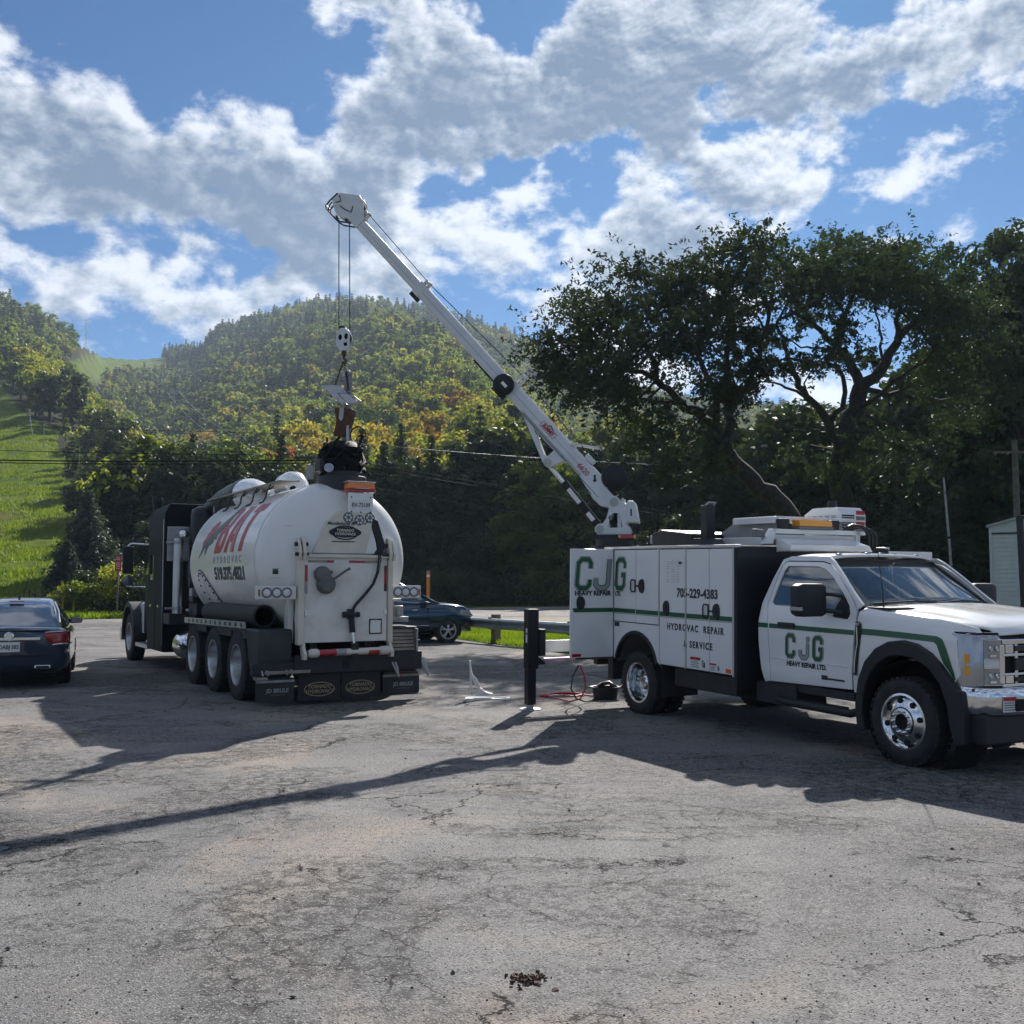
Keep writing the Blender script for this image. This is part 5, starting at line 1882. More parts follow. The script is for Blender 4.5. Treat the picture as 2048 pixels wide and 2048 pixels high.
# open white hopper lid and housings above the bulkhead
MB().prism([(-3.65, 2.20), (-3.17, 2.42), (-2.42, 2.40), (-2.42, 2.20)], 1, -.45, -.42).build('side_screen', mat('grey_sheet', (.30, .31, .32), .5), T)
MB().box(-3.19, -2.42, -.50, .75, 2.40, 2.445).box(-3.19, -2.42, -.52, -.49, 2.36, 2.44).build('raised_lid', WHITE, T, .008)
MB().box(-3.55, -2.70, -.48, .60, 2.10, 2.205).build('lid_base', WHITE, T, .01)
# headache rack
rk = MB()
rk.prism([(-.60, 2.02), (.70, 2.02), (.66, 2.10), (.50, 2.18), (-.60, 2.18)], 0, -2.30, -2.26)
rk.add([(-2.05, -.60, 2.10), (-2.26, -.60, 2.18), (-2.26, .55, 2.18), (-2.05, .62, 2.10), (-2.06, -.60, 2.03), (-2.06, .68, 2.03), (-2.28, -.60, 2.03), (-2.28, .68, 2.03)],
       [(0, 1, 2, 3), (4, 0, 3, 5), (6, 4, 5, 7), (1, 6, 7, 2), (0, 4, 6, 1), (3, 2, 7, 5)])
rk.build('wind_deflector', WHITE, T, .006)
rb = MB()
rb.box(-2.36, -2.30, -.64, .72, 2.235, 2.29)
rb.prism([(-.78, 2.11), (-.64, 2.11), (-.585, 2.29), (-.66, 2.29)], 0, -2.37, -2.30)
rb.prism([(.64, 2.05), (.72, 2.05), (.72, 2.29), (.66, 2.29)], 0, -2.37, -2.30)
rb.box(-2.36, -2.33, -.60, .68, 2.16, 2.225)
rb.build('headache_rack', WHITE, T, .006)
for y in (-.50, .44):
    MB().box(-2.372, -2.364, y - .07, y + .07, 2.175, 2.225).build('strobe_lamp', DARK, T, .01)
MB().prism([(-.26, 2.325), (.26, 2.325), (.25, 2.40), (-.25, 2.41)], 0, -2.42, -2.28).build('amber_light_bar', AMBER, T, .012)
MB().box(-2.43, -2.27, -.27, .27, 2.292, 2.324).build('light_bar_base', GREY_P, T, .006)
for y in (-.42, .36):
    MB().box(-2.42, -2.34, y - .065, y + .065, 2.30, 2.415).box(-2.40, -2.36, y - .01, y + .01, 2.28, 2.30).build('flood_light', BLACK_M, T, .008)
MB().prism([(-.86, 2.19), (-.72, 2.19), (-.74, 2.275), (-.86, 2.285)], 0, -2.42, -2.34).build('flood_light', GREY_P, T, .008)
# generator with louvred panels
gn = MB()
gn.prism([(-3.25, 2.25), (-2.60, 2.25), (-2.60, 2.52), (-2.68, 2.60), (-3.1, 2.60), (-3.25, 2.52)], 1, .70, 1.12)
go_ = gn.build('generator', WHITE, T, .01)
gl_ = MB()
for k in range(6):
    for j in range(8):
        gl_.box(-2.602, -2.592, .72 + .035 * k, .744 + .035 * k, 2.275 + .030 * j, 2.294 + .030 * j)
gl_.build('generator_grille', DARK, go_)
gs = MB()
for k in range(5):
    for j in range(4):
        gs.box(-3.2 + .11 * k, -3.13 + .11 * k, .692, .699, 2.42 + .022 * j, 2.430 + .022 * j)
gs.build('generator_louvre', GALV, go_)
for z in (2.30, 2.37, 2.44, 2.51):
    MB().box(-2.599, -2.596, .955, 1.10, z, z + .05).box(-2.597, -2.594, .96, 1.095, z + .012, z + .038).build('generator_decal', RED_V if z in (2.37, 2.51) else GREY_P, go_)
MB().lathe([(.06, 0), (.06, .07), (.05, .09), (.001, .09)], (-2.85, .80, 2.60), (0, 0, 1), 16).build('exhaust_cap', BLACK_M, go_, 0, 40)
hz_ = MB()
for k in range(3):
    hz_.tube([(-2.34, .50 + .06 * k, 2.31), (-2.30, .60 + .07 * k, 2.36 - .01 * k), (-2.24, .70 + .06 * k, 2.34 - .02 * k), (-2.20, .76 + .06 * k, 2.24), (-2.22, .78 + .06 * k, 2.12), (-2.28, .78 + .05 * k, 2.04)], .020, 8)
hz_.build('cable_bundle', HOSE, T, 0, 60)

# ================================================================ CRANE (part of the truck)
bpy.context.view_layer.update()
TI = truck.matrix_world.inverted()
kb = truck.matrix_world @ Vector((-5.2, -.85, 0))
tipv = Vector((-2.45, 15.25, 0)) - Vector((kb.x, kb.y, 0))
tipv.normalize()
KM = Matrix((tipv, Vector((-tipv.y, tipv.x, 0)), Vector((0, 0, 1)))).transposed().to_4x4()
KM.translation = (kb.x, kb.y, 0)
KT = TI @ KM                                                            # crane plane -> truck space
BA = math.atan2(4.57, 4.07)
BMX = KM @ Matrix.Translation((.08, 0, 2.83)) @ Matrix.Rotation(-BA, 4, 'Y')
BT = TI @ BMX                                                           # along the boom -> truck space


def cp(mb, name, m, M=KT, bevel=.006, smooth=35, parent=None, label=None):
    o = mb.build(name, m, parent or T, bevel, smooth, label)
    o.data.transform(M)
    return o


CW = mat('crane_white', (.66, .675, .69), .30, coat=.35, col2=(.58, .595, .61), nscale=3)
# pedestal
cp(MB().cyl((.08, 0, 2.08), (.08, 0, 2.22), .34, n=28).cyl((.08, 0, 2.22), (.08, 0, 2.33), .27, n=28).box(-.24, .36, -.2, .2, 2.31, 2.375), 'crane_pedestal', BLACK_M)
cp(MB().box(-.205, -.02, .245, .252, 2.315, 2.365), 'reflector', RED_R, bevel=0)
cp(MB().box(-.235, -.205, .245, .252, 2.315, 2.365).box(-.02, .005, .245, .252, 2.315, 2.365), 'reflector_edge', AMBER, bevel=0)
turret = [(.30, 2.375), (.345, 2.42), (.345, 2.48), (.30, 2.525), (.235, 2.53), (.185, 2.60), (.145, 2.74), (.175, 2.80), (.165, 2.87), (.12, 2.915), (.05, 2.915), (.0, 2.87), (-.015, 2.82), (-.03, 2.83), (-.03, 2.885), (-.065, 2.885), (-.065, 2.815), (-.115, 2.80), (-.115, 2.55), (-.085, 2.52), (-.13, 2.49), (-.155, 2.42), (-.14, 2.375)]
hole = [(.125, 2.47), (.165, 2.485), (.115, 2.65), (.085, 2.675), (.025, 2.675), (.0, 2.65), (-.045, 2.49), (-.03, 2.47)]
for y in (-.15, .13):
    cp(MB().prism(turret, 1, y, y + .022, [hole]), 'turret_plate', CW, bevel=.004)
cp(MB().box(-.14, .28, -.128, .128, 2.378, 2.43).box(-.02, .03, -.125, .125, 2.45, 2.8), 'turret_core', CW)
cp(MB().prism([(-.105, 2.55), (-.27, 2.535), (-.225, 2.80), (-.20, 2.84), (-.12, 2.845), (-.105, 2.83)], 1, -.16, .165), 'turret_box', CW, bevel=.012)
cp(MB().box(-.175, -.155, .1655, .1675, 2.63, 2.73), 'slot', DARK, bevel=0)
pn = MB()
for u_, z_, r_ in ((.075, 2.83, .062), (.275, 2.455, .056)):
    pn.lathe([(r_, 0), (r_, .012), (r_ * .7, .016), (r_ * .65, .006), (r_ * .3, .006), (r_ * .28, .014), (.001, .014)], (u_, .153, z_), (0, 1, 0), 24)
cp(pn, 'pivot_pin', mat('pin_grey', (.42, .43, .40), .45, .4), bevel=0)
hs = MB()
for k in range(6):
    hs.tube([(.12 - .02 * k, -.1 + .03 * k, 2.44), (.08 + .01 * k, -.12 + .05 * k, 2.55), (.02 + .02 * k, -.05, 2.62), (.06, .0, 2.74)], .016, 6)
cp(hs, 'hydraulic_hose', HOSE, bevel=0, smooth=60)
# lift cylinder
c0, c1 = Vector((.275, 0, 2.455)), Vector((1.085, 0, 3.475))
cd = (c1 - c0).normalized()
cp(MB().cyl(c0, c0 + cd * .86, .062, n=20).box(.24, .31, -.1, .1, 2.42, 2.49), 'lift_cylinder', BLACK, bevel=0)
cp(MB().cyl(c0 + cd * .86, c1 - cd * .08, .034, n=16), 'cylinder_rod', CHROME, bevel=0)
cp(MB().cyl(c1 - cd * .10, c1, .05, n=16).cyl((c1.x, -.1, c1.z), (c1.x, .1, c1.z), .035), 'rod_eye', BLACK_M, bevel=0)
nrm = Vector((-cd.z, 0, cd.x))
for a0, a1 in ((.16, .30), (.48, .74)):
    p0, p1 = c0 + cd * a0, c0 + cd * a1
    rows_ = []
    for k in range(5):
        an = R(60 + 15 * k)
        off = nrm * (.0632 * math.cos(an)) + Vector((0, .0632 * math.sin(an), 0))
        rows_.append((tuple(p0 + off), tuple(p1 + off)))
    mbk = MB()
    mbk.add([p for r in rows_ for p in r], [(2 * i, 2 * i + 1, 2 * i + 3, 2 * i + 2) for i in range(4)])
    cp(mbk, 'decal', STICKER, bevel=0)
cp(MB().cyl((.22, .06, 2.50), (.12, .06, 2.62), .02).cyl((.16, .05, 2.5), (.10, .05, 2.66), .018), 'valve_block', GALV, bevel=0)
# boom sections (along-boom coordinates)
def hexsec(s0, s1, t0, t1, hw, ch_):
    sec = [(-hw, t0 + ch_), (-hw + ch_, t0), (hw - ch_, t0), (hw, t0 + ch_), (hw, t1 - ch_), (hw - ch_, t1), (-hw + ch_, t1), (-hw, t1 - ch_)]
    return MB().loft([[(s_, y, t_) for y, t_ in sec] for s_ in (s0, s1)])


root_prof = [(-.10, -.055), (-.05, -.075), (.10, -.175), (.24, -.185), (.55, -.125), (.60, -.115), (.60, .125), (.42, .125), (.18, .06), (.03, .06), (-.07, .055), (-.10, .02)]
cp(MB().prism(root_prof, 1, -.118, .118), 'boom_root', CW, BT, .01)
cp(hexsec(.60, 2.27, -.112, .118, .115, .035), 'main_boom', CW, BT, 0)
cp(hexsec(2.22, 4.36, -.098, .102, .098, .03), 'boom_extension', CW, BT, 0)
cp(hexsec(4.30, 6.02, -.082, .084, .082, .026), 'boom_extension', CW, BT, 0)
cp(MB().box(2.16, 2.29, -.122, .122, -.118, .126).box(4.24, 4.37, -.105, .105, -.105, .110).box(.98, 1.03, -.12, .12, .10, .15), 'boom_collar', CW, BT, .008)
cp(MB().prism([(1.86, -.108), (1.12, -.365), (1.04, -.375), (.985, -.33), (.93, -.15), (.88, -.108)], 1, -.105, .105, [[(1.56, -.135), (1.19, -.275), (1.13, -.262), (1.13, -.135)]]), 'boom_gusset', CW, BT, .006)
cp(MB().lathe([(.058, 0), (.058, .014), (.03, .018), (.001, .018)], (1.065, .106, -.318), (0, 1, 0), 20), 'pivot_pin', MATS['pin_grey'], BT, 0)
# seam lines along the boom side
cp(MB().box(.62, 2.2, .1145, .117, -.008, -.003).box(2.3, 4.25, .0975, .0995, -.008, -.003).box(4.4, 6.0, .0815, .0832, -.006, -.002), 'boom_seam', GREY_P, BT, 0)
cp(MB().box(.20, 1.9, .10, .119, -.120, -.112).box(.3, .6, .10, .1195, -.16, -.150), 'boom_underside_trim', BLACK_M, BT, 0)
# head
head = [(5.72, .085), (5.86, .20), (5.93, .265), (6.05, .285), (6.26, .13), (6.345, .06), (6.33, -.06), (6.20, -.13), (6.10, -.165), (5.98, -.135), (5.93, -.09), (5.72, -.085)]
cp(MB().prism(head, 1, -.10, -.075).prism(head, 1, .075, .10).prism([(5.86, .15), (6.05, .275), (6.25, .125), (6.18, .09), (6.0, .22)], 1, -.075, .075), 'boom_head', CW, BT, .006)
sv = MB()
for s_, t_, r_ in ((6.20, .0, .12), (6.02, -.03, .10), (5.95, .15, .09)):
    sv.lathe([(r_, -.03), (r_ * .85, 0), (r_, .03)], (s_, 0, t_), (0, 1, 0), 24)
    sv.cyl((s_, -.07, t_), (s_, .07, t_), .03)
cp(sv, 'sheave', BLACK_M, BT, 0)
cp(MB().tube([(6.0, .103, .10), (5.95, .104, .02), (6.05, .104, -.02), (6.16, .104, -.04)], .008, 6).tube([(6.28, .103, .06), (6.2, .104, .02), (6.24, .104, -.05)], .008, 6), 'head_wiring', BLACK_M, BT, 0, 60)
gdm = MB()                                                               # anti-two-block guard frame, in crane plane
for y in (-.08, .10):
    gdm.tube([(4.24, y, 7.60), (4.36, y, 7.50), (4.43, y, 7.42), (4.42, y, 7.37), (4.27, y, 7.20), (4.20, y, 7.155), (4.12, y, 7.14), (4.02, y, 7.115)], .012, 6)
gdm.tube([(4.43, -.08, 7.42), (4.43, .10, 7.42)], .012, 6).tube([(4.27, -.08, 7.20), (4.27, .10, 7.20)], .012, 6).tube([(4.33, .1, 7.47), (4.37, .1, 7.42), (4.39, .1, 7.35)], .010, 6)
gdm.tube([(4.26, .1, 7.25), (4.24, .1, 7.20)], .018, 6).tube([(4.10, .1, 7.19), (4.10, .1, 7.14)], .014, 6)
cp(gdm, 'cable_guard', BLACK_M, KT, 0, 60)
# cable guides on top of each section end, winch, rope
for s_, h_ in ((2.24, .30), (4.31, .19), (5.80, .22)):
    cp(MB().box(s_ - .045, s_ - .025, -.05, .05, .10, h_).box(s_ + .025, s_ + .045, -.05, .05, .10, h_ - .01).cyl((s_, -.05, h_ - .04), (s_, .05, h_ - .04), .026), 'rope_guide', CW, BT, .003)
cp(MB().tube([(1.02, .09, .13), (.98, .09, .16), (.72, .09, .36), (.70, .09, .36)], .012, 6).tube([(1.02, -.09, .13), (.98, -.09, .16), (.72, -.09, .36), (.70, -.09, .36)], .012, 6).tube([(.70, -.09, .36), (.70, .09, .36)], .012, 6), 'rope_bail', ALU, BT, 0, 60)
cp(MB().prism(rrect(.62, .77, .125, .20, .03, 3), 1, -.10, -.08).prism(rrect(.62, .77, .125, .20, .03, 3), 1, .08, .10).cyl((.66, -.09, .17), (.66, .09, .17), .015).cyl((.73, -.09, .17), (.73, .09, .17), .015), 'fairlead', CW, BT, .004)
wc = (.26, 0, .235)
cp(MB().lathe([(.175, -.14), (.175, -.12), (.11, -.115), (.11, .115), (.175, .12), (.175, .14), (.16, .15), (.05, .16), (.001, .16)], wc, (0, 1, 0), 32).box(.05, .45, -.10, .10, .05, .12), 'winch', BLACK, BT, 0, 40)
rp = MB()
rp.tube([(.26, 0, .345), (.70, 0, .19), (2.24, 0, .255), (4.31, 0, .16), (5.80, 0, .195), (5.95, 0, .24)], .0075, 6)
cp(rp, 'winch_rope', BLACK_M, BT, 0, 60)
cp(MB().cyl((4.255, 0, 7.25), (4.235, 0, 5.50), .0075, n=6).cyl((4.085, 0, 7.20), (4.06, 0, 5.50), .0075, n=6), 'hoist_rope', BLACK_M, KT, 0, 60)
# wire reel on the boom side
cp(MB().lathe([(.13, 0), (.155, .01), (.155, .075), (.13, .095), (.05, .10), (.001, .10)], (2.33, .118, -.03), (0, 1, 0), 32).box(2.18, 2.42, .10, .16, -.2, -.12), 'wire_reel', BLACK, BT, .004, 40)
cp(MB().box(2.26, 2.36, .2185, .2205, -.045, .0), 'decal', STICKER, BT, 0)
cp(MB().tube([(2.12, .13, -.15), (2.18, .13, -.30), (2.25, .13, -.31), (2.17, .13, -.36)], .010, 6).box(2.35, 2.95, -.05, .05, -.125, -.10), 'hook_hanger', BLACK_M, BT, .003)
cp(MB().box(4.22, 4.40, -.03, .03, -.165, -.105), 'boom_stop', BLACK_M, BT, .006)
# boom lettering: reads down the boom
LB = BT @ Matrix.Rotation(0, 4, 'X')
def boom_text(body, size, m, s_, t_, **k):
    o = text(body, size, m, T, (s_, .1195, t_), Matrix(((-1, 0, 0), (0, 0, 1), (0, 1, 0))), **k)
    o.data.transform(BT)
    return o
boom_text('SUMMIT', .075, RED_V, 1.40, .0, bold=.0035, sx=.80)
bx_ = MB()
P_ = rrect(1.255, 1.545, -.042, .046, .012, 3)
P2 = rrect(1.262, 1.538, -.035, .039, .010, 3)
n_ = len(P_)
bx_.add([(x, .1175, z) for x, z in P_] + [(x, .1175, z) for x, z in P2], [(i, (i + 1) % n_, n_ + (i + 1) % n_, n_ + i) for i in range(n_)])
cp(bx_, 'logo_frame', RED_V, BT, 0, 0)
mt_ = MB()
q_ = [(1.33, .047), (1.37, .068), (1.385, .060), (1.41, .082), (1.45, .047), (1.43, .047), (1.41, .066), (1.39, .05), (1.37, .056), (1.35, .047)]
mt_.add([(x, .1178, z) for x, z in q_], [tuple(t_) for t_ in tessellate_polygon([[Vector((x, z, 0)) for x, z in q_]])])
cp(mt_, 'logo_peak', BLUE_K, BT, 0, 0)
boom_text('6620', .105, RED_V, .635, -.01, bold=.001, sx=1.0)
an_ = MB()
an_.add([(.015, .0, -.02), (-.015, 0, -.02), (-.015, 0, .05), (.015, 0, .05), (.035, 0, -.02), (-.035, 0, -.02), (0, 0, -.06)], [(0, 1, 2, 3), (4, 6, 5)])
o = an_.build('angle_pointer', BLUE_K, T, 0, 0)
o.data.transform(KT @ Matrix.Translation((.345, .1215, 3.17)))

# ================================================================ HYDROVAC TRUCK
th2 = R(30.3)
HVF = Vector((-math.sin(th2), math.cos(th2), 0))
hyd = thing('hydrovac_truck', 'black and white hydrovac tank truck with red lettering seen from behind', 'truck', (-2.9939, 15.6654, 0), HVF)
H = hyd
# frame, bumpers
MB().box(-1.10, 9.4, -.46, -.36, .62, .92).box(-1.10, 9.4, .36, .46, .62, .92).box(-1.14, -1.02, -1.18, 1.18, .42, .66).box(.9, 4.2, -.36, .36, .5, .9).box(3.0, 5.0, -1.05, -.5, .45, .95).build('chassis', BLACK_M, H, .01)
for x in (0, 1.35, 2.70):
    for s in (-1, 1):
        wheel_node(H, x, s * 1.065, .505, s, .505, .29, .275, 'deep')
        wheel_node(H, x, s * .745, .505, s, .505, .29, .275, 'plain')
for s in (-1, 1):
    wheel_node(H, 8.75, s * 1.02, .515, s, .515, .29, .29, 'deep')
ax_ = MB()
for x in (0, 1.35, 2.7, 8.75):
    ax_.cyl((x, -1, .505), (x, 1, .505), .08, n=12)
ax_.build('axle', BLACK_M, H)

# ---- tank
TZ, TR = 2.04, 1.135
prof = [(.001, -1.18), (.35, -1.17), (.65, -1.11), (.86, -1.03), (1.0, -.93), (1.09, -.81), (1.125, -.70), (1.135, -.60), (1.135, 3.20), (1.12, 3.32), (1.05, 3.45), (.85, 3.58), (.5, 3.66), (.001, 3.70)]
tk = MB()
tk.lathe(prof, (0, 0, TZ), (1, 0, 0), 72, cap=False)
tank = tk.build('tank', WHITE_D, H, 0, 60)
seam = MB()
for x in (-.62, .62, 3.22):
    seam.lathe([(1.134, -.012), (1.143, 0), (1.134, .012)], (x, 0, TZ), (1, 0, 0), 72, cap=False)
seam.build('weld_seam', WHITE_D, tank, 0, 60)
# hopper bottom
hop = MB()
hop.loft([[(-1.02, -.70, 1.30), (-1.02, .70, 1.30), (1.6, .72, 1.12), (1.6, -.72, 1.12)], [(-1.10, -.62, .88), (-1.10, .62, .88), (.15, .40, .94), (.15, -.40, .94)]])
hop.build('tank_hopper', WHITE_D, H, .02)
MB().box(.2, 3.4, -.62, .62, .92, 1.12).build('tank_saddle', BLACK_M, H, .01)


def on_tank(x, h, d=.003):
    """h is arc length above the tank's widest line, left flank"""
    a = h / TR
    return (x, (TR + d) * math.cos(a), TZ + (TR + d) * math.sin(a))


def hgt(z):                     # arc length for a height on the flank
    return TR * math.asin(max(-1, min(1, (z - TZ) / TR)))


def tank_poly(pts, m, name='lettering', d=.003, parent=None):
    """flat vinyl shape, (x, z) outline, wrapped on the left flank"""
    bm = bmesh.new()
    flat = [(p[0], hgt(p[1])) for p in pts]
    vs = [bm.verts.new((a, c, 0)) for a, c in flat]
    for t_ in tessellate_polygon([[Vector((a, c, 0)) for a, c in flat]]):
        bm.faces.new([vs[i] for i in t_])
    for k in range(-12, 26):
        bmesh.ops.bisect_plane(bm, geom=bm.verts[:] + bm.edges[:] + bm.faces[:], plane_co=(0, k * .05, 0), plane_no=(0, 1, 0), dist=1e-5)
    for v in bm.verts:
        v.co = on_tank(v.co.x, v.co.y, d)
    me = bpy.data.meshes.new(name)
    bm.to_mesh(me)
    bm.free()
    me.materials.append(m)
    return link(name, me, parent or tank)


def tank_text(body, size, m, xc, zc, **k):
    h0 = hgt(zc)
    return text(body, size, m, tank, (0, 0, 0), SIDE_L, warp=lambda p: Vector(on_tank(xc - p.x, h0 + p.y, .003 + max(0, p.z))), cuts=[i * .03 for i in range(-12, 13)], **k)


# B A T block letters with slanted legs: outline drawn as strokes in a unit box, sheared, wrapped round the tank
def bat_letter(outer, holes, x0, wd, z0, z1):
    bm = bmesh.new()
    ar0, ar1 = hgt(z0), hgt(z1)
    cv = lambda q: (x0 - (q[0] + .22 * q[1]) * wd, ar0 + (ar1 - ar0) * q[1])
    loops = [[cv(q) for q in outer]] + [[cv(q) for q in h_] for h_ in holes]
    fl_ = [q for l in loops for q in l]
    vs = [bm.verts.new((a, c, 0)) for a, c in fl_]
    for t_ in tessellate_polygon([[Vector((a, c, 0)) for a, c in l] for l in loops]):
        try:
            bm.faces.new([vs[i] for i in t_])
        except ValueError:
            pass
    for k in range(-12, 26):
        bmesh.ops.bisect_plane(bm, geom=bm.verts[:] + bm.edges[:] + bm.faces[:], plane_co=(0, k * .05, 0), plane_no=(0, 1, 0), dist=1e-5)
    for v in bm.verts:
        v.co = on_tank(v.co.x, v.co.y, .004)
    me = bpy.data.meshes.new('lettering')
    bm.to_mesh(me)
    bm.free()
    me.materials.append(RED_V)
    return link('lettering', me, tank)


B_o = [(.02, 0), (.62, 0), (.80, .06), (.88, .20), (.86, .38), (.74, .49), (.84, .58), (.90, .74), (.86, .92), (.70, 1), (.02, 1)]
B_h = [[(.36, .14), (.52, .14), (.56, .22), (.56, .34), (.52, .40), (.36, .40)], [(.36, .58), (.52, .58), (.56, .66), (.56, .80), (.52, .86), (.36, .86)]]
A_o = [(.0, 0), (.32, 0), (.37, .20), (.62, .20), (.67, 0), (1.0, 0), (.74, 1), (.26, 1)]
A_h = [[(.42, .36), (.57, .36), (.50, .74)]]
T_o = [(.32, 0), (.68, 0), (.68, .80), (1.02, .80), (1.02, 1), (-.02, 1), (-.02, .80), (.32, .80)]
bat_letter(B_o, B_h, 1.68, .60, 2.17, 2.88)
bat_letter(A_o, A_h, 1.08, .58, 2.17, 2.88)
bat_letter(T_o, [], .42, .52, 2.17, 2.88)
# bat emblem: red half-face and grey-green wing
tank_poly([(2.50, 2.28), (2.54, 2.40), (2.44, 2.46), (2.46, 2.52), (2.36, 2.55), (2.36, 2.62), (2.24, 2.70), (2.12, 2.72), (2.02, 2.70), (1.98, 2.62), (2.06, 2.50), (2.14, 2.42), (2.30, 2.36)], RED_V, 'bat_emblem', .0035)
tank_poly([(2.66, 2.09), (2.50, 2.25), (2.42, 2.32), (2.30, 2.40), (2.10, 2.50), (1.85, 2.62), (1.62, 2.74), (1.50, 2.86), (1.46, 2.98), (1.28, 2.96), (1.36, 2.80), (1.48, 2.64), (1.62, 2.54), (1.76, 2.46), (1.72, 2.40), (1.86, 2.41), (1.90, 2.33), (1.96, 2.36), (2.02, 2.30), (2.08, 2.34), (2.20, 2.20), (2.26, 2.14), (2.26, 2.28), (2.36, 2.26)], mat('bat_wing_vinyl', (.055, .062, .058), .4), 'bat_emblem', .0055)
tank_text('HYDROVAC', .150, GREY_V, .85, 2.055, space=1.75, sx=1.36, bold=.001)
tank_text('519.375.4821', .265, BLUE_K, .76, 1.835, bold=.012, sx=1.32, space=.93, shear=.05)
tank_poly([(-.20, 1.955), (.74, 1.955), (.74, 1.99), (-.20, 1.99)], mat('glossy_white_band', (.86, .86, .84), .1, coat=1.0), 'reflective_strip', .002)
# bolted inspection plate low on the left front
ip = MB()
rim_ = []
for k in range(30):
    a = 2 * math.pi * k / 30
    rim_.append((2.28 + .34 * math.cos(a) + .30 * math.sin(a), 1.545 + .36 * math.sin(a)))
tank_poly([(2.28 + (x - 2.28) * 1.06, 1.545 + (z - 1.545) * 1.05) for x, z in rim_], mat('grey_gasket', (.08, .08, .085), .7), 'gasket', .006)
tank_poly(rim_, mat('bare_white_plate', (.80, .80, .79), .5, col2=(.55, .56, .57), nscale=3), 'inspection_plate', .014)
for k in range(18):
    a = 2 * math.pi * k / 18
    ip.lathe([(.016, 0), (.016, .014), (.001, .016)], on_tank(2.28 + .295 * math.cos(a) + .26 * math.sin(a), hgt(1.545 + .315 * math.sin(a)), .014), (0, 1, -.4), 8)
ip.build('bolt', DARK, tank, 0, 30)

# ---- on top of the tank
wk = MB()
wk.box(-.22, 4.10, .34, .38, 3.205, 3.235).box(-.22, 4.10, .62, .66, 3.195, 3.225)
wk.build('walkway_rail', TAN, H, .004)
for k in range(24):
    MB().box(-.20 + .18 * k, -.20 + .18 * k + .15, .38, .62, 3.205, 3.222).build('walkway_plank', TAN, H)
for x in (.25, .95, 1.65, 2.35, 3.05):
    MB().tube([(x, .64, 3.20), (x, .70, 3.10), (x, .72, 2.99), (x, .76, 2.925), (x, .82, 2.90)], .014, 6).tube([(x - .12, .64, 3.16), (x + .02, .66, 3.12)], .012, 6).build('walkway_bracket', BLACK_M, H, 0, 60)
MB().tube([(3.75, .60, 3.2), (3.75, .62, 2.75)], .02, 6).build('walkway_bracket', GALV, H)
# big vacuum duct arching from the cab side over the tank
dp = [(5.75, .35, 2.25), (5.62, .35, 2.48), (5.40, .35, 2.70), (4.96, .35, 2.92), (4.42, .35, 3.06), (3.85, .35, 3.145), (3.22, .35, 3.20), (2.52, .35, 3.215)]
MB().tube(dp, [.28] * 8, 20).build('vacuum_duct', BLACK, H, 0, 60)
MB().tube([(2.52, .35, 3.215), (2.25, .35, 3.205), (1.9, .35, 3.16), (1.55, .35, 3.08), (1.25, .35, 2.95)], [.285, .27, .24, .21, .18], 20).build('vacuum_duct_end', WHITE, H, 0, 60)
MB().tube([(2.75, .35, 3.214), (2.50, .35, 3.216)], .292, 20).build('duct_clamp', BLACK_M, H, 0, 50)
MB().tube([(2.25, -.1, 2.95), (2.1, -.1, 3.24), (1.85, -.1, 3.345), (1.55, -.1, 3.36), (1.34, -.1, 3.34), (1.20, -.1, 3.26), (1.12, -.1, 3.1)], [.17, .185, .19, .195, .195, .185, .16], 18).build('tank_elbow', WHITE, H, 0, 60)
MB().cyl((1.10, .02, 3.22), (1.04, .03, 3.22), .05).build('drain_plug', DARK, H)
# boom base at the rear of the tank roof and its bundle of hydraulic hoses
MB().cyl((-.62, -.17, 3.06), (-.62, -.17, 3.27), .36, n=32).cyl((-.62, -.17, 3.27), (-.62, -.17, 3.34), .31, n=32).build('boom_base', mat('black_base_ring', (.02, .023, .028), .5), H, .01)
hb = MB()
for k in range(44):
    a = rng.uniform(0, 6.28)
    r0_ = rng.uniform(.20, .33)
    z0_ = rng.uniform(3.28, 3.45)
    p = [(-.62 + r0_ * math.cos(a + j * .45), -.17 + r0_ * math.sin(a + j * .45) * 1.08, z0_ + j * rng.uniform(.02, .09)) for j in range(6)]
    hb.tube(p, rng.uniform(.014, .030), 6)
hb.cyl((-.62, -.17, 3.30), (-.62, -.17, 3.72), .25, n=24)
hb.lathe([(.30, 3.66), (.31, 3.70), (.22, 3.78), (.17, 3.80), (.001, 3.80)], (-.62, -.17, 0), (0, 0, 1), 24)
for z_ in (3.42, 3.50, 3.58, 3.66):
    hb.lathe([(.26, z_ - .03), (.305, z_), (.26, z_ + .03)], (-.62, -.17, 0), (0, 0, 1), 28, cap=False)
hb.build('hose_bundle', mat('dull_hose', (.009, .010, .013), .7, spec=.2), H, 0, 50)
MB().box(-.75, -.50, .12, .22, 3.33, 3.52).build('valve_housing', BLACK_M, H, .03)
MB().lathe([(.001, 0), (.06, .01), (.07, .05), (.001, .07)], (-.85, .12, 3.36), (-1, .4, .3), 14).build('round_lamp', LENS, H, 0, 40)

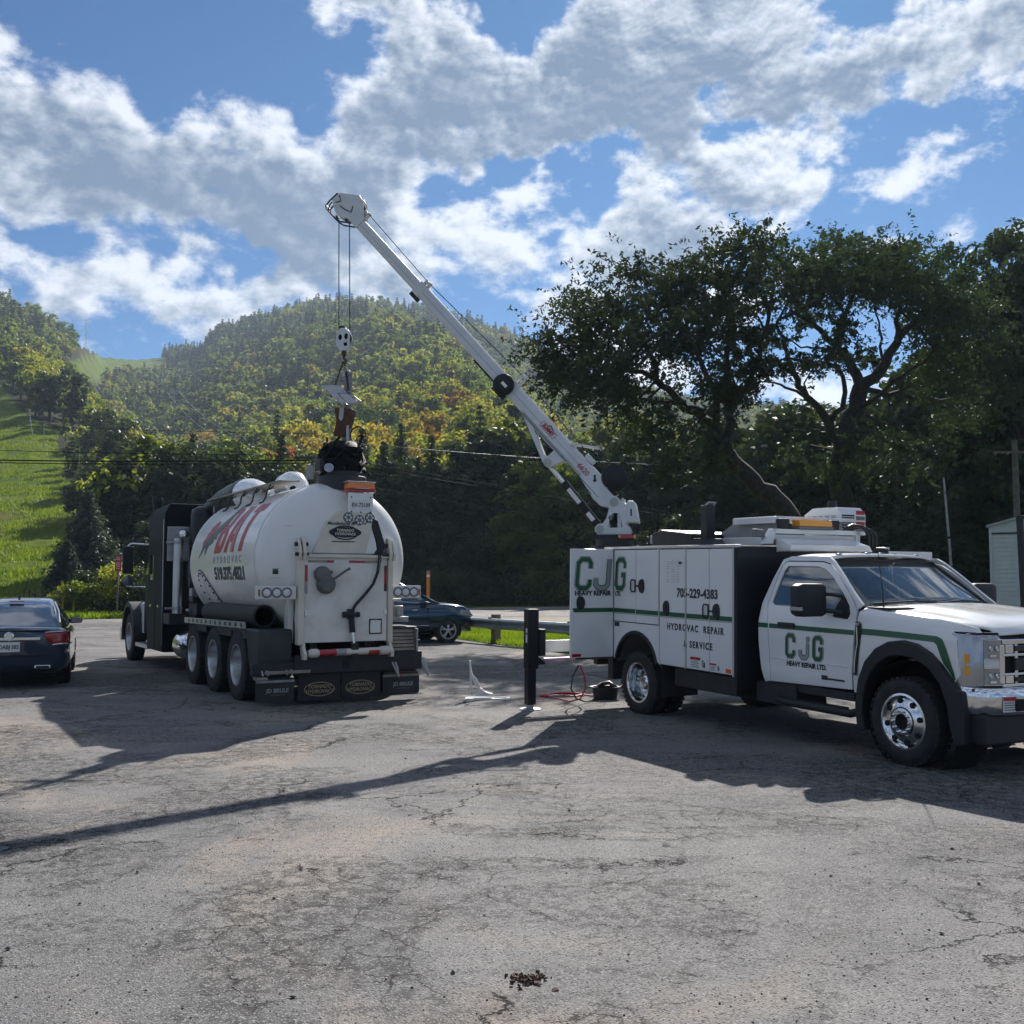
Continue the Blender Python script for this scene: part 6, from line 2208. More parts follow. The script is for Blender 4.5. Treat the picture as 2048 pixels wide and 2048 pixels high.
# ---- rear centre: plate bracket, beacon, lamps, chute
MB().box(-1.215, -1.185, -.425, -.045, 2.70, 3.0).box(-1.20, -.70, -.40, -.07, 2.98, 3.0).build('plate_bracket', WHITE, H, .008)
MB().box(-1.222, -1.216, -.395, -.075, 2.745, 2.90).build('licence_plate', STICKER, H, .003)
text('BV-73109', .088, BLUE_K, H, (-1.2235, -.235, 2.815), REAR, bold=.001, sx=.80)
for y, z in ((-.09, 2.93), (-.38, 2.93), (-.09, 2.72), (-.235, 2.715), (-.38, 2.72)):
    MB().lathe([(.011, 0), (.011, .008), (.001, .01)], (-1.216, y, z), (-1, 0, 0), 8).build('bolt', DARK, H)
MB().box(-1.235, -1.05, -.465, -.01, 3.005, 3.045).build('beacon_base', RED_R, H, .01)
MB().prism([(-.45, 3.047), (-.02, 3.047), (-.035, 3.145), (-.43, 3.145)], 0, -1.25, -1.06).build('amber_beacon', AMBER_D, H, .02)
MB().box(-1.262, -1.25, -.36, -.14, 3.05, 3.062).box(-1.235, -1.08, -.455, -.015, 3.146, 3.162).build('beacon_trim', ALU, H, .004)
for y, z in ((-.045, 2.635), (-.215, 2.60), (-.375, 2.64)):
    lb = MB()
    lb.lathe([(.072, -.03), (.078, 0), (.070, .012), (.064, .004), (.001, .006)], (-1.215, y, z), (-1, 0, 0), 20)
    lo_ = lb.build('work_lamp', GREY_P, H, 0, 40)
    for k in range(6):
        a = 2 * math.pi * k / 6
        MB().lathe([(.017, 0), (.015, .004), (.001, .005)], (-1.2215, y + .042 * math.cos(a), z + .042 * math.sin(a)), (-1, 0, 0), 8).build('led', LENS_W, lo_, 0, 0)
MB().tube([(-1.2, -.10, 2.62), (-1.22, -.14, 2.55), (-1.22, -.18, 2.58)], .008, 5).tube([(-1.2, -.26, 2.58), (-1.22, -.30, 2.54), (-1.22, -.34, 2.60)], .008, 5).tube([(-1.16, -.44, 2.66), (-1.18, -.50, 2.5), (-1.18, -.50, 2.3)], .006, 5).build('lamp_wire', HOSE, H, 0, 60)
cht = MB()
cf = [(.47, 2.12), (.27, 2.56), (.06, 2.72), (-.40, 2.72), (-.42, 2.5), (-.31, 2.12)]
cht.loft([[(-1.215, y, z) for y, z in cf], [(-.85, y, z + .05) for y, z in cf]])
cht.build('rear_chute', CREAM, H, .008)  # off-white chute: warm reflected light is put into the cream colour
MB().loft([[(-1.212, y, z) for y, z in ((-.31, 2.12), (-.41, 2.48), (-.47, 2.30), (-.50, 2.12))], [(-.9, y, z) for y, z in ((-.31, 2.12), (-.41, 2.48), (-.47, 2.30), (-.50, 2.12))]]).build('chute_side', WHITE_D, H, .004)
MB().loft([[(-1.225, y, z) for y, z in ((-.42, 2.64), (-.50, 2.60), (-.62, 2.24), (-.58, 2.12), (-.44, 2.12), (-.50, 2.20), (-.46, 2.36), (-.40, 2.5))], [(-1.12, y, z) for y, z in ((-.42, 2.64), (-.50, 2.60), (-.62, 2.24), (-.58, 2.12), (-.44, 2.12), (-.50, 2.20), (-.46, 2.36), (-.40, 2.5))]]).build('rubber_flap', PLASTIC, H, .01)
text('Manufactured By', .060, BLUE_K, H, (-1.2185, .06, 2.545), REAR, bold=.0012, shear=.22, sx=1.02)
text('www.tornadotrucks.com', .034, BLUE_K, H, (-1.2185, .03, 2.29), REAR, bold=.0008, shear=.2)


def oval(parent, x, yc, zc, ry, rz, ring, fill, txt, size, tm, gap=.85):
    o1 = [(yc + ry * math.cos(2 * math.pi * k / 40), zc + rz * math.sin(2 * math.pi * k / 40)) for k in range(40)]
    o2 = [(yc + (ry - rz * (1 - gap)) * math.cos(2 * math.pi * k / 40), zc + rz * gap * math.sin(2 * math.pi * k / 40)) for k in range(40)]
    bb = MB()
    bb.add([(x - .002, *p) for p in o1] + [(x - .002, *p) for p in o2], [(k, (k + 1) % 40, 40 + (k + 1) % 40, 40 + k) for k in range(40)])
    bb.build('oval_ring', ring, parent, 0, 0)
    if fill:
        MB().add([(x - .0012, *p) for p in o1], [tuple(range(40))]).build('oval_field', fill, parent, 0, 0)
    for i, t_ in enumerate(txt):
        text(t_, size, tm, parent, (x - .0035, yc, zc + size * (.52 - 1.0 * i)), REAR, bold=size * .022, shear=.12, sx=1.0)


oval(H, -1.2165, .0, 2.415, .205, .105, BLUE_K, None, [], .05, BLUE_K, .80)
oval(H, -1.2165, .0, 2.42, .245, .075, BLUE_K, BLUE_K, ['TORNADO', 'HYDROVACS'], .052, CREAM, .86)

# ---- debris door with frame posts
MB().box(-1.215, -1.02, -.655, .60, .865, 2.06).build('debris_door', GATE_W, H, .012)
for y0, y1 in ((.60, .685), (-.735, -.66)):
    MB().box(-1.25, -1.10, y0, y1, .84, 2.13).build('door_post', CREAM, H, .01)
MB().box(-1.05, -.85, .685, .76, .86, 1.85).build('side_plate', WHITE_D, H, .01)
MB().box(-1.26, -1.18, -.66, .60, 2.055, 2.10).build('top_rail', CREAM, H, .01)
for s_, y in ((1, .615), (-1, -.68)):
    MB().prism([(-1.27, 2.02), (-1.18, 2.02), (-1.10, 2.10), (-1.12, 2.33), (-1.17, 2.36), (-1.24, 2.28), (-1.30, 2.12)], 1, y - .03, y + .02).build('hinge_arm', CREAM, H, .008)
    MB().prism([(-1.27, 2.02), (-1.18, 2.02), (-1.10, 2.10), (-1.12, 2.31), (-1.17, 2.34), (-1.24, 2.26), (-1.30, 2.12)], 1, y + .06 * s_ - .02, y + .06 * s_ + .02).build('hinge_arm', CREAM, H, .008)
    MB().cyl((-1.2, y - .07, 2.24), (-1.2, y + .12, 2.24), .03).cyl((-1.24, y - .07, 2.10), (-1.24, y + .12, 2.10), .028).build('hinge_pin', BLACK_M, H)
MB().cyl((-1.15, -.78, 2.16), (-1.15, -.70, 2.16), .085, n=18).box(-1.18, -1.1, -.80, -.75, 2.04, 2.12).build('hinge_motor', BLACK_M, H, .006)
# reflective tapes: red and silver pieces
for y0, y1, z0, z1, mm in ((.545, .27, 1.985, 2.02, TAN), (.27, .16, 1.985, 2.02, RED_R), (.16, -.06, 1.985, 2.02, STICKER), (-.06, -.30, 1.985, 2.02, RED_R), (-.30, -.52, 1.985, 2.02, TAN),
                           (.588, .548, 1.72, 1.95, RED_R), (.588, .548, 1.55, 1.72, GREY_V), (-.605, -.645, 1.86, 1.95, RUST), (-.605, -.645, 1.70, 1.86, RED_R), (-.605, -.645, 1.58, 1.70, RUST)):
    MB().box(-1.2185, -1.2155, min(y0, y1), max(y0, y1), z0, z1).build('reflective_tape', mm, H)
# dump valve with lever
vv_ = MB()
vv_.lathe([(.135, 0), (.135, .05), (.12, .075), (.125, .09), (.10, .13), (.001, .14)], (-1.215, .29, 1.68), (-1, 0, 0), 28)
vv_.lathe([(.115, 0), (.115, .07), (.095, .10), (.001, .105)], (-1.215, .345, 1.82), (-1, 0, 0), 24)
vv_.box(-1.29, -1.215, .20, .46, 1.83, 1.87)
for k in range(8):
    a = 2 * math.pi * k / 8
    vv_.lathe([(.014, 0), (.014, .02), (.001, .022)], (-1.29, .29 + .115 * math.cos(a), 1.68 + .115 * math.sin(a)), (-1, 0, 0), 8)
vo = vv_.build('dump_valve', mat('grey_cast_iron', (.10, .105, .11), .55, .2, col2=(.15, .155, .16), nscale=5), H, .004, 40)
MB().tube([(-1.33, .24, 1.73), (-1.34, .02, 1.88), (-1.34, -.03, 1.905)], [.018, .016, .022], 8).build('valve_lever', MATS['grey_cast_iron'], vo, 0, 60)
# hose, ram, cross bar
MB().tube([(-1.24, -.50, 2.16), (-1.27, -.50, 2.05), (-1.275, -.47, 1.85), (-1.275, -.40, 1.68), (-1.275, -.26, 1.52), (-1.275, -.14, 1.40), (-1.26, -.09, 1.30), (-1.26, -.085, 1.2)], .014, 10).tube(
    [(-1.24, -.53, 2.16), (-1.285, -.525, 2.05), (-1.285, -.49, 1.85), (-1.285, -.42, 1.68), (-1.285, -.28, 1.51), (-1.285, -.15, 1.38), (-1.27, -.10, 1.28)], .009, 8).build('hydraulic_hose', HOSE, H, 0, 60)
MB().box(-1.27, -1.215, -.135, -.035, 1.19, 1.33).cyl((-1.26, -.01, 1.25), (-1.26, -.17, 1.25), .03).lathe([(.045, -.02), (.045, .02)], (-1.26, .02, 1.25), (0, 1, 0), 16).lathe([(.04, -.02), (.04, .02)], (-1.26, -.19, 1.25), (0, 1, 0), 16).build('ram_bracket', BLACK_M, H, .006)
MB().cyl((-1.26, -.09, 1.22), (-1.275, -.105, 1.00), .042, n=16).build('door_ram', BLACK, H)
MB().cyl((-1.275, -.105, 1.0), (-1.29, -.12, .84), .022, n=12).build('ram_rod', CHROME, H)
MB().box(-1.33, -1.25, -.18, -.07, .66, .85).build('ram_clevis', BLACK_M, H, .008)
MB().cyl((-1.29, .55, .725), (-1.29, -.67, .735), .048, n=18).cyl((-1.29, .52, .725), (-1.29, .42, .726), .062, n=18).cyl((-1.29, -.52, .733), (-1.29, -.64, .735), .062, n=18).build('lock_bar', CREAM, H, 0, 40)
for y0, y1, mm in ((.40, .15, RED_R), (.15, .0, GREY_V), (-.33, -.50, RED_R)):
    MB().cyl((-1.29, y0, .726), (-1.29, y1, .73), .0495, n=18).build('reflective_tape', mm, H, 0, 40)
for y in (.60, -.70):
    MB().prism([(-1.32, .64), (-1.20, .64), (-1.14, .84), (-1.16, .95), (-1.21, .95), (-1.25, .80), (-1.33, .72)], 1, y - .025, y + .025).build('bar_bracket', CREAM, H, .006)
# inspection window and small fittings on the door
MB().box(-1.224, -1.214, -.575, -.375, .965, 1.185).build('sight_frame', RUST, H, .02)
MB().prism([(-.555, .985), (-.395, .985), (-.392, 1.06), (-.398, 1.165), (-.47, 1.168), (-.556, 1.16), (-.552, 1.08)], 0, -1.2265, -1.2235).build('sight_panel', STICKER, H)
for y in (.565, -.628):
    MB().box(-1.235, -1.21, y - .025, y + .025, 1.24, 1.32).build('door_catch', WHITE, H, .01)
MB().box(-1.10, -1.09, .93, 1.01, 1.82, 1.90).build('decal', mat('green_decal', (.06, .16, .03), .4), H)
MB().box(-1.102, -1.10, .935, 1.005, 1.825, 1.875).build('decal', BLUE_K, H)
for z, y0, y1, x in ((2.50, .42, .88, -1.02), (2.13, .60, .90, -1.0), (1.78, .70, 1.0, -.97)):
    MB().tube([(x + .10, y1, z - .01), (x, (y0 + y1) / 2 + .1, z + .01), (x - .07, y0, z)], .008, 5).build('dent_line', WHITE_D, tank, 0, 60)

# ---- light boxes
for s_ in (1, -1):
    y0, y1 = (.70, 1.255) if s_ > 0 else (-1.20, -.74)
    MB().box(-1.20, -1.10, y0, y1, 1.475, 1.66).build('light_box', WHITE_D, H, .006)
    cs = (1.12, .98, .84) if s_ > 0 else (-.83, -.955, -1.085)
    for y in cs:
        lb = MB().lathe([(.072, -.005), (.074, .012), (.055, .016), (.054, .008)], (-1.20, y, 1.567), (-1, 0, 0), 26).build('lamp_ring', GREY_P, H, 0, 40)
        MB().lathe([(.054, .006), (.040, .014), (.001, .018)], (-1.20, y, 1.567), (-1, 0, 0), 26).build('lamp', LENS_W, lb, 0, 60)
    MB().box(-1.206, -1.199, *((1.215, 1.238) if s_ > 0 else (-1.188, -1.16)), 1.52, 1.61).build('side_reflector', RED_R, H)

# ---- lower rear: fender, steps, flaps, stairs
MB().prism([(-.47, 1.06), (-1.10, 1.06), (-1.13, 1.0), (-1.13, .40), (-.82, .36), (-.66, .55), (-.50, .95)], 1, .72, 1.20).build('rear_fender', FENDER, H, .03)
MB().prism([(-.47, 1.06), (-1.10, 1.06), (-1.13, .40), (-.82, .36), (-.60, .75)], 1, -1.20, -.72).build('rear_fender', FENDER, H, .03)
MB().box(-1.22, -1.10, -1.22, .72, .44, .70).build('rear_bumper', BLACK_M, H, .012)
MB().box(-1.20, -1.08, .50, 1.30, .44, .60).build('rear_bumper', BLACK_M, H, .012)
MB().box(-1.255, -1.225, .50, 1.14, .455, .50).box(-1.25, -1.10, 1.10, 1.26, .38, .42).build('rear_step', TAN, H, .006)
for y in (1.16, .82):
    MB().prism([(-1.26, .44), (-1.24, .44), (-1.12, .58), (-1.14, .58)], 1, y, y + .02).prism([(-1.26, .44), (-1.24, .44), (-1.12, .58), (-1.14, .58)], 1, y - .07, y - .05).build('step_bracket', GALV, H)
MB().lathe([(.045, 0), (.045, .03)], (-1.22, -.04, .56), (-1, 0, 0), 12).build('hitch_socket', BLACK, H)
MB().box(-1.235, -1.22, -.09, .01, .50, .62).build('hitch_plate', FENDER, H, .01)
for y0, y1 in ((1.24, .70), (-.62, -1.20)):
    a_, b_ = min(y0, y1), max(y0, y1)
    MB().prism(rrect(a_, b_, .07, .40, .05, 3), 0, -1.165, -1.150).build('mud_flap', FENDER, H)
    MB().box(-1.172, -1.148, a_, b_, .335, .37).build('flap_bar', GALV if y0 > 0 else TAN, H, .004)
for i, (y0, y1, nm) in enumerate(((1.24, .70, 'JD BRULE'), (-.62, -1.20, 'JD BRULE'))):
    text(nm, .075, GREY_V, H, (-1.1675, (y0 + y1) / 2 - .03, .225), REAR, bold=.0025, shear=.1)
    text('EQUIPMENT LTD', .026, GREY_P, H, (-1.1675, (y0 + y1) / 2 - .04, .165), REAR)
MB().box(-1.178, -1.172, -.92, -.84, .342, .362).build('flap_decal', RED_V, H)
for y0, y1, yc in ((.635, .02, .325), (.0, -.60, -.285)):
    MB().box(-1.135, -1.12, y1, y0, .06, .44).build('mud_flap', mat('flap_black', (.014, .014, .016), .6), H, .004)
    oval(H, -1.136, yc, .215, .225, .10, mat('faded_gold', (.36, .29, .17), .6), None, ['TORNADO', 'HYDROVACS'], .068, MATS['faded_gold'], .88)
# stairs right rear: every tread a piece
for k in range(7):
    z = .66 + .052 * k
    MB().box(-1.18 + .012 * k, -1.14 + .012 * k, -1.13, -.75, z, z + .040).build('stair_tread', TAN, H, .004)
MB().box(-1.20, -1.06, -1.165, -1.135, .42, 1.03).box(-1.06, -.95, -1.15, -.75, .62, 1.02).build('stair_side', GALV, H, .006)
for y in (-.735, -1.205):
    MB().tube([(-1.18, y, .60), (-1.24, y - .02, .50), (-1.25, y - .10, .34)], .016, 6).tube([(-1.18, y - .05, .60), (-1.25, y - .07, .48), (-1.25, y - .10, .34)], .016, 6).build('step_hook', GALV, H, 0, 60)
# engine bits seen past the right post
MB().box(-1.0, -.75, -1.10, -.80, 1.12, 1.2).cyl((-.9, -.85, 1.2), (-.9, -.85, 1.42), .05).cyl((-.85, -1.0, 1.2), (-.85, -1.0, 1.36), .07).box(-1.0, -.9, -.98, -.80, 1.42, 1.47).build('pump_unit', GALV, H, .01)

# ---- left side: perforated rail, pipe, brackets
pr_ = [(-.47, 1.05), (3.28, 1.01), (3.28, 1.105), (-.44, 1.145)]
holes = []
for k in range(12):
    x = -.26 + .292 * k
    z = 1.097 - (x + .46) * .0107
    holes.append([(x - .045, z - .026), (x + .045, z - .026), (x + .045, z + .026), (x - .045, z + .026)])
MB().prism(pr_, 1, 1.19, 1.205, holes).build('perforated_rail', ALU, H)
MB().box(-.45, 3.2, .55, 1.18, 1.0, 1.04).build('fender_deck', BLACK_M, H, .01)
for x0, x1 in ((1.85, 2.75), (.35, 1.35), (-.45, .25)):
    MB().box(x0, x1, 1.13, 1.18, .90, 1.03).build('fender_bracket', FENDER, H, .01)
pp = MB()
pp.lathe([(.155, -.72), (.165, -.70), (.165, -.62), (.155, -.60), (.155, 2.28), (.14, 2.34), (.001, 2.34)], (0, 1.0, 1.225), (1, 0, 0), 28, cap=False)
pp.lathe([(.155, -.72), (.135, -.72), (.135, .5), (.001, .5)], (0, 1.0, 1.225), (1, 0, 0), 28, cap=False)
pp.build('suction_tube', mat('black_tube', (.014, .016, .021), .65, spec=.3), H, 0, 50)
# between tank and cab: exhaust stack, blower silencers, pump gear, fuel tank
MB().cyl((4.55, 1.06, 1.12), (4.55, 1.06, 2.52), .085, n=22).build('exhaust_stack', ALU, H, 0, 40)
MB().box(4.62, 4.66, .84, 1.24, 2.1, 2.74).build('heat_shield', GALV, H, .006)
for z in (2.42, 1.20):
    MB().cyl((4.55, 1.06, z), (4.55, 1.06, z + .05), .10, n=22).box(4.5, 4.6, 1.1, 1.27, z + .005, z + .045).build('stack_clamp', GALV, H, .004)
MB().lathe([(.001, 2.30), (.18, 2.31), (.26, 2.38), (.27, 2.5), (.27, 2.95), (.24, 3.06), (.12, 3.12), (.001, 3.13)], (4.35, .62, 0), (0, 0, 1), 30).build('air_cleaner', BLACK, H, 0, 60)
MB().lathe([(.001, 1.45), (.18, 1.47), (.28, 1.62), (.29, 1.85), (.28, 2.10), (.2, 2.24), (.001, 2.26)], (4.25, .66, 0), (0, 0, 1), 30).build('silencer', BLACK, H, 0, 60)
MB().cyl((4.35, .62, 3.04), (4.35, -.8, 3.04), .11, n=20).build('intake_pipe', BLACK, H, 0, 50)
MB().cyl((4.05, 1.04, 2.58), (3.94, 1.12, 2.58), .065, n=20).lathe([(.065, 0), (.05, .02), (.001, .025)], (3.94, 1.12, 2.58), (-.8, .6, 0), 20).build('work_lamp', CHROME, H, 0, 40)
MB().prism([(4.05, .55), (4.55, .55), (4.55, 1.05), (4.20, 1.50), (3.95, 1.40)], 1, .72, .86).box(3.5, 4.1, .5, .95, 1.12, 1.34).cyl((3.6, .9, 1.40), (3.9, .9, 1.40), .10, n=16).box(3.35, 3.7, .78, .98, 1.45, 1.62).cyl((3.8, .98, 1.72), (3.8, 1.02, 1.72), .08, n=18).build('pump_gear', BLACK_M, H, .008)
MB().box(3.55, 3.75, .93, 1.03, 1.46, 1.60).cyl((3.9, .98, 1.20), (4.1, .98, 1.20), .03).build('pump_valve', GALV, H, .006)
MB().box(4.45, 4.95, .75, 1.22, .93, 1.13).build('battery_box', FENDER, H, .012)
MB().lathe([(.001, -.42), (.20, -.40), (.26, -.33), (.27, -.3), (.27, .38), (.001, .40)], (3.98, .90, .57), (1, 0, 0), 30).build('fuel_tank', POLISH, H, 0, 40)

# ---- cab
slp = MB()
slp.loft([[(5.12, s * 1.19, .38) for s in (1,)] + [(5.12, -1.19, .38), (6.62, -1.19, .38), (6.62, 1.19, .38)],
          [(5.12, 1.19, 3.02), (5.12, -1.19, 3.02), (6.62, -1.19, 3.02), (6.62, 1.19, 3.02)],
          [(5.12, 1.10, 3.215), (5.12, -1.10, 3.215), (6.55, -1.08, 3.19), (6.55, 1.08, 3.19)]])
SLB = mat('sleeper_black', (.010, .012, .018), .55, spec=.12)
slp.build('sleeper_cab', SLB, H, .03)
sd_ = MB()
for x0, x1, z0, z1 in ((5.18, 5.80, .45, 1.40), (5.86, 6.58, .45, 1.40), (5.18, 6.58, 1.46, 2.55)):
    sd_.box(x0, x1, 1.19, 1.197, z0, z1)
sd_.build('side_locker_panel', SLB, H, .006)
MB().box(6.05, 6.35, 1.197, 1.203, 1.75, 2.25).build('sleeper_window', GLASS, H, .004)
for x in (5.5, 6.2):
    MB().box(x, x + .12, 1.197, 1.21, 1.22, 1.27).build('locker_latch', CHROME, H, .004)
MB().tube([(5.16, 1.195, .5), (5.16, 1.2, 2.9)], .012, 6).build('corner_trim', ALU, H, 0, 60)
dc = MB()
dc.loft([[(6.62, 1.06, .62), (6.62, -1.06, .62), (7.95, -1.0, .62), (7.95, 1.0, .62)], [(6.62, 1.06, 1.85), (6.62, -1.06, 1.85), (7.95, -1.0, 1.80), (7.95, 1.0, 1.80)],
         [(6.62, .98, 2.62), (6.62, -.98, 2.62), (7.55, -.92, 2.58), (7.55, .92, 2.58)]])
dc.build('day_cab', SLB, H, .03)
for s in (-1, 1):
    MB().loft([[(6.80, s * 1.055, 1.88), (7.75, s * 1.012, 1.86), (7.48, s * .955, 2.42), (6.80, s * .995, 2.46)], [(6.80, s * 1.063, 1.88), (7.75, s * 1.02, 1.86), (7.48, s * .963, 2.42), (6.80, s * 1.003, 2.46)]]).build('cab_window', GLASS, H)
hd_ = MB()
hd_.loft([[(7.95, .80, .75), (7.95, -.80, .75), (7.95, -.78, 1.70), (7.95, -.4, 1.82), (7.95, .4, 1.82), (7.95, .78, 1.70)], [(9.75, .66, .72), (9.75, -.66, .72), (9.75, -.62, 1.40), (9.75, -.3, 1.50), (9.75, .3, 1.50), (9.75, .62, 1.40)]])
hd_.build('hood', WHITE, H, .03)
for s in (-1, 1):
    fo = [(8.75 + .72 * math.cos(R(a)), .56 + .72 * math.sin(R(a))) for a in range(-8, 189, 14)]
    fi = [(8.75 + .62 * math.cos(R(a)), .56 + .62 * math.sin(R(a))) for a in range(188, -9, -14)]
    MB().prism(fo + fi, 1, s * .70, s * 1.20).build('front_fender', FENDER, H, .02)
    MB().prism([(7.95, .62), (8.2, .62), (8.12, 1.0), (8.35, 1.22), (8.1, 1.28), (7.95, 1.25)], 1, s * .72, s * 1.02).build('fender_side', WHITE, H, .02)
    # mirrors on tubular arms
    MB().tube([(7.60, s * 1.0, 2.50), (7.70, s * 1.34, 2.52), (7.70, s * 1.40, 2.48), (7.70, s * 1.40, 1.62), (7.62, s * 1.05, 1.60)], .018, 8).build('mirror_arm', CHROME, H, 0, 60)
    MB().box(7.66, 7.74, s * 1.40 - .11, s * 1.40 + .11, 1.88, 2.46).build('mirror', BLACK_M, H, .02)
    MB().lathe([(.11, 0), (.09, .05), (.001, .07)], (7.66, s * 1.40, 1.74), (1, 0, 0), 18).build('spot_mirror', CHROME, H, 0, 60)
    MB().box(6.65, 7.9, s * 1.08 - .12, s * 1.08 + .10, .36, .44).build('cab_step', ALU, H, .01)
MB().lathe([(.085, 0), (.085, .30), (.11, .36), (.115, .44), (.10, .48), (.001, .48)], (6.72, 1.02, 2.95), (0, 0, 1), 20).build('intake_stack', BLACK, H, 0, 50)
MB().cyl((6.72, 1.02, .9), (6.72, 1.02, 2.95), .075, n=18).build('stack_pipe', CHROME, H, 0, 50)
MB().box(9.75, 9.82, -.6, .6, .65, 1.45).build('radiator_grille', CHROME, H, .02)
MB().box(9.85, 10.0, -1.15, 1.15, .38, .68).build('front_bumper', CHROME, H, .03)

# ================================================================ HOOK BLOCK AND LIFTED BOOM MOUNT
def kthing(name, label, cat, u_, z_):
    p = KM @ Vector((u_, 0, z_))
    o = thing(name, label, cat, p)
    o.matrix_world = Matrix.Translation(p) @ KM.to_3x3().to_4x4()
    return o


hkb = kthing('hook_block', 'white hook block with dark sheave openings hanging from the crane ropes', 'hook block', 4.148, 5.10)
bo_ = [(-.055, .09), (.055, .09), (.105, .17), (.108, .30), (.085, .38), (.04, .43), (-.04, .43), (-.085, .38), (-.108, .30), (-.105, .17)]
h1 = [(.045 + .030 * math.cos(2 * math.pi * k / 14), .29 + .045 * math.sin(2 * math.pi * k / 14)) for k in range(14)]
h2 = [(-.05 + .030 * math.cos(2 * math.pi * k / 14), .30 + .048 * math.sin(2 * math.pi * k / 14)) for k in range(14)]
h3 = [(-.075, .155), (-.02, .150), (-.005, .20), (-.06, .215)]
for y in (-.06, .042):
    MB().prism(bo_, 1, y, y + .018, [h1, h2, h3]).build('side_plate', CW, hkb, .003)
MB().lathe([(.105, -.03), (.09, 0), (.105, .03)], (0, 0, .28), (0, 1, 0), 26).build('sheave', DARK, hkb, 0, 40)
MB().prism([(-.02, .425), (.06, .425), (.075, .455), (.03, .475), (-.02, .46)], 1, -.05, .05).build('top_guard', BLACK_M, hkb, .004)
MB().cyl((0, 0, .10), (0, 0, .02), .035).tube([(0, 0, .04), (.0, 0, -.02), (-.035, 0, -.055), (-.025, 0, -.10), (.015, 0, -.10), (.035, 0, -.065)], [.022, .022, .024, .022, .018, .010], 8).build('hook', RUST, hkb, 0, 50)

ld = kthing('lifted_boom_mount', 'steel boom mount with pale slotted plates lifted by chains above the tank', 'machine part', 4.12, 3.78)
L0 = Vector((4.12, 0, 3.78))
def lp(u_, z_, y=0.0):
    return (u_ - L0.x, y, z_ - L0.z)
LGRE = mat('pale_steel_plate', (.44, .45, .46), .45, .4)
MB().cyl(lp(4.115, 3.78, -.05), lp(4.095, 4.86, -.05), .062, n=18).build('mast', mat('dull_grey_steel', (.16, .17, .185), .55, .4, col2=(.26, .27, .28), nscale=6), ld, 0, 40)
MB().box(-.05, .06, -.10, .0, 1.03, 1.12).build('mast_top', LGRE, ld, .01)
# tilted slotted plates
pa, pb = Vector((-1, 0, -.03)).normalized(), Vector((-.40, .34, -.36)).normalized()
PN = pa.cross(pb).normalized()
PM = Matrix((pa, pb, PN)).transposed().to_4x4()
PM.translation = Vector(lp(4.49, 4.66, .02))
slot = lambda x, y, rx, ry: [(x + rx * math.cos(k * .7), y + ry * math.sin(k * .7)) for k in range(9)]
MB().prism([(.0, .0), (.27, 0), (.30, .05), (.29, .26), (.02, .26), (.04, .16), (-.02, .06)], 2, -.02, .004, [slot(.045, .035, .022, .014), slot(.22, .04, .02, .014), slot(.25, .20, .02, .022)], PM).build('slotted_plate', LGRE, ld)
MB().prism([(.02, .285), (.13, .285), (.14, .60), (.06, .60), (.05, .50), (.02, .44)], 2, -.03, -.006, [slot(.075, .46, .014, .05)], PM).prism([(.155, .285), (.29, .285), (.33, .60), (.16, .60)], 2, -.02, .004, (), PM).build('slotted_plate', LGRE, ld)
for x0, x1 in ((.0, -.05), (.30, .37)):
    MB().tube([PM @ Vector(p) for p in ((x0, .32, 0), (x1, .34, 0), (x1 + .03, .52, 0), (x0 + .03, .54, 0))], .011, 6).build('grab_handle', LGRE, ld, 0, 60)
MB().tube([PM @ Vector((-.03, .275, .02)), PM @ Vector((.33, .275, .02))], .016, 6).tube([PM @ Vector((.14, .28, .02)), PM @ Vector((.15, .6, .02))], .010, 6).tube([PM @ Vector((.0, .31, .02)), PM @ Vector((.24, .36, .02))], .009, 6).build('clamp_bar', BLACK_M, ld, 0, 60)
# rusty bracket below
rb_ = [lp(4.26, 4.32), lp(3.99, 4.29), lp(4.02, 4.10), lp(4.10, 3.88), lp(4.27, 3.90), lp(4.22, 4.12)]
MB().loft([[(p[0], -.10, p[2]) for p in rb_], [(p[0], .10, p[2]) for p in rb_]]).build('rusty_bracket', RUST, ld, .008)
MB().loft([[(p[0], .101, p[2]) for p in (lp(4.17, 4.30), lp(4.10, 4.30), lp(4.115, 4.14), lp(4.15, 4.11), lp(4.18, 4.15))], [(p[0], .106, p[2]) for p in (lp(4.17, 4.30), lp(4.10, 4.30), lp(4.115, 4.14), lp(4.15, 4.11), lp(4.18, 4.15))]]).build('bare_patch', LGRE, ld)
MB().tube([lp(4.05, 4.04, .08), lp(4.045, 3.80, .09)], .022, 8).build('side_tube', LGRE, ld, 0, 60)
MB().tube([(lp(3.90, 3.90)[0] + .12 * math.cos(a), .04, lp(3.9, 3.90)[2] + .125 * math.sin(a)) for a in [math.pi - k * .36 for k in range(16)]], .012, 6).build('hose_loop', HOSE, ld, 0, 60)


def chain(p0, p1, parent, m=RUST, ln=.035, r=.0065):
    p0, p1 = Vector(p0), Vector(p1)
    n = max(3, int((p1 - p0).length / (ln * .8)))
    d = (p1 - p0).normalized()
    u, v = MB.frame(d)
    b = MB()
    for i in range(n):
        c = p0 + (p1 - p0) * ((i + .5) / n)
        w_ = u if i % 2 else v
        b.tube([c + d * (ln * .62 * math.cos(a)) + w_ * (ln * .36 * math.sin(a)) for a in [k * math.pi / 4 for k in range(9)]], r, 4)
    o = b.build('chain', m, parent, 0, 60)
    return o


chain(lp(4.16, 5.02), lp(4.33, 4.55, .0), ld)
chain(lp(4.14, 5.02), lp(4.03, 4.52, .08), ld, BLACK_M)
chain(lp(4.02, 3.80, .12), lp(4.0, 3.36, .32), ld, BLACK_M, .05)

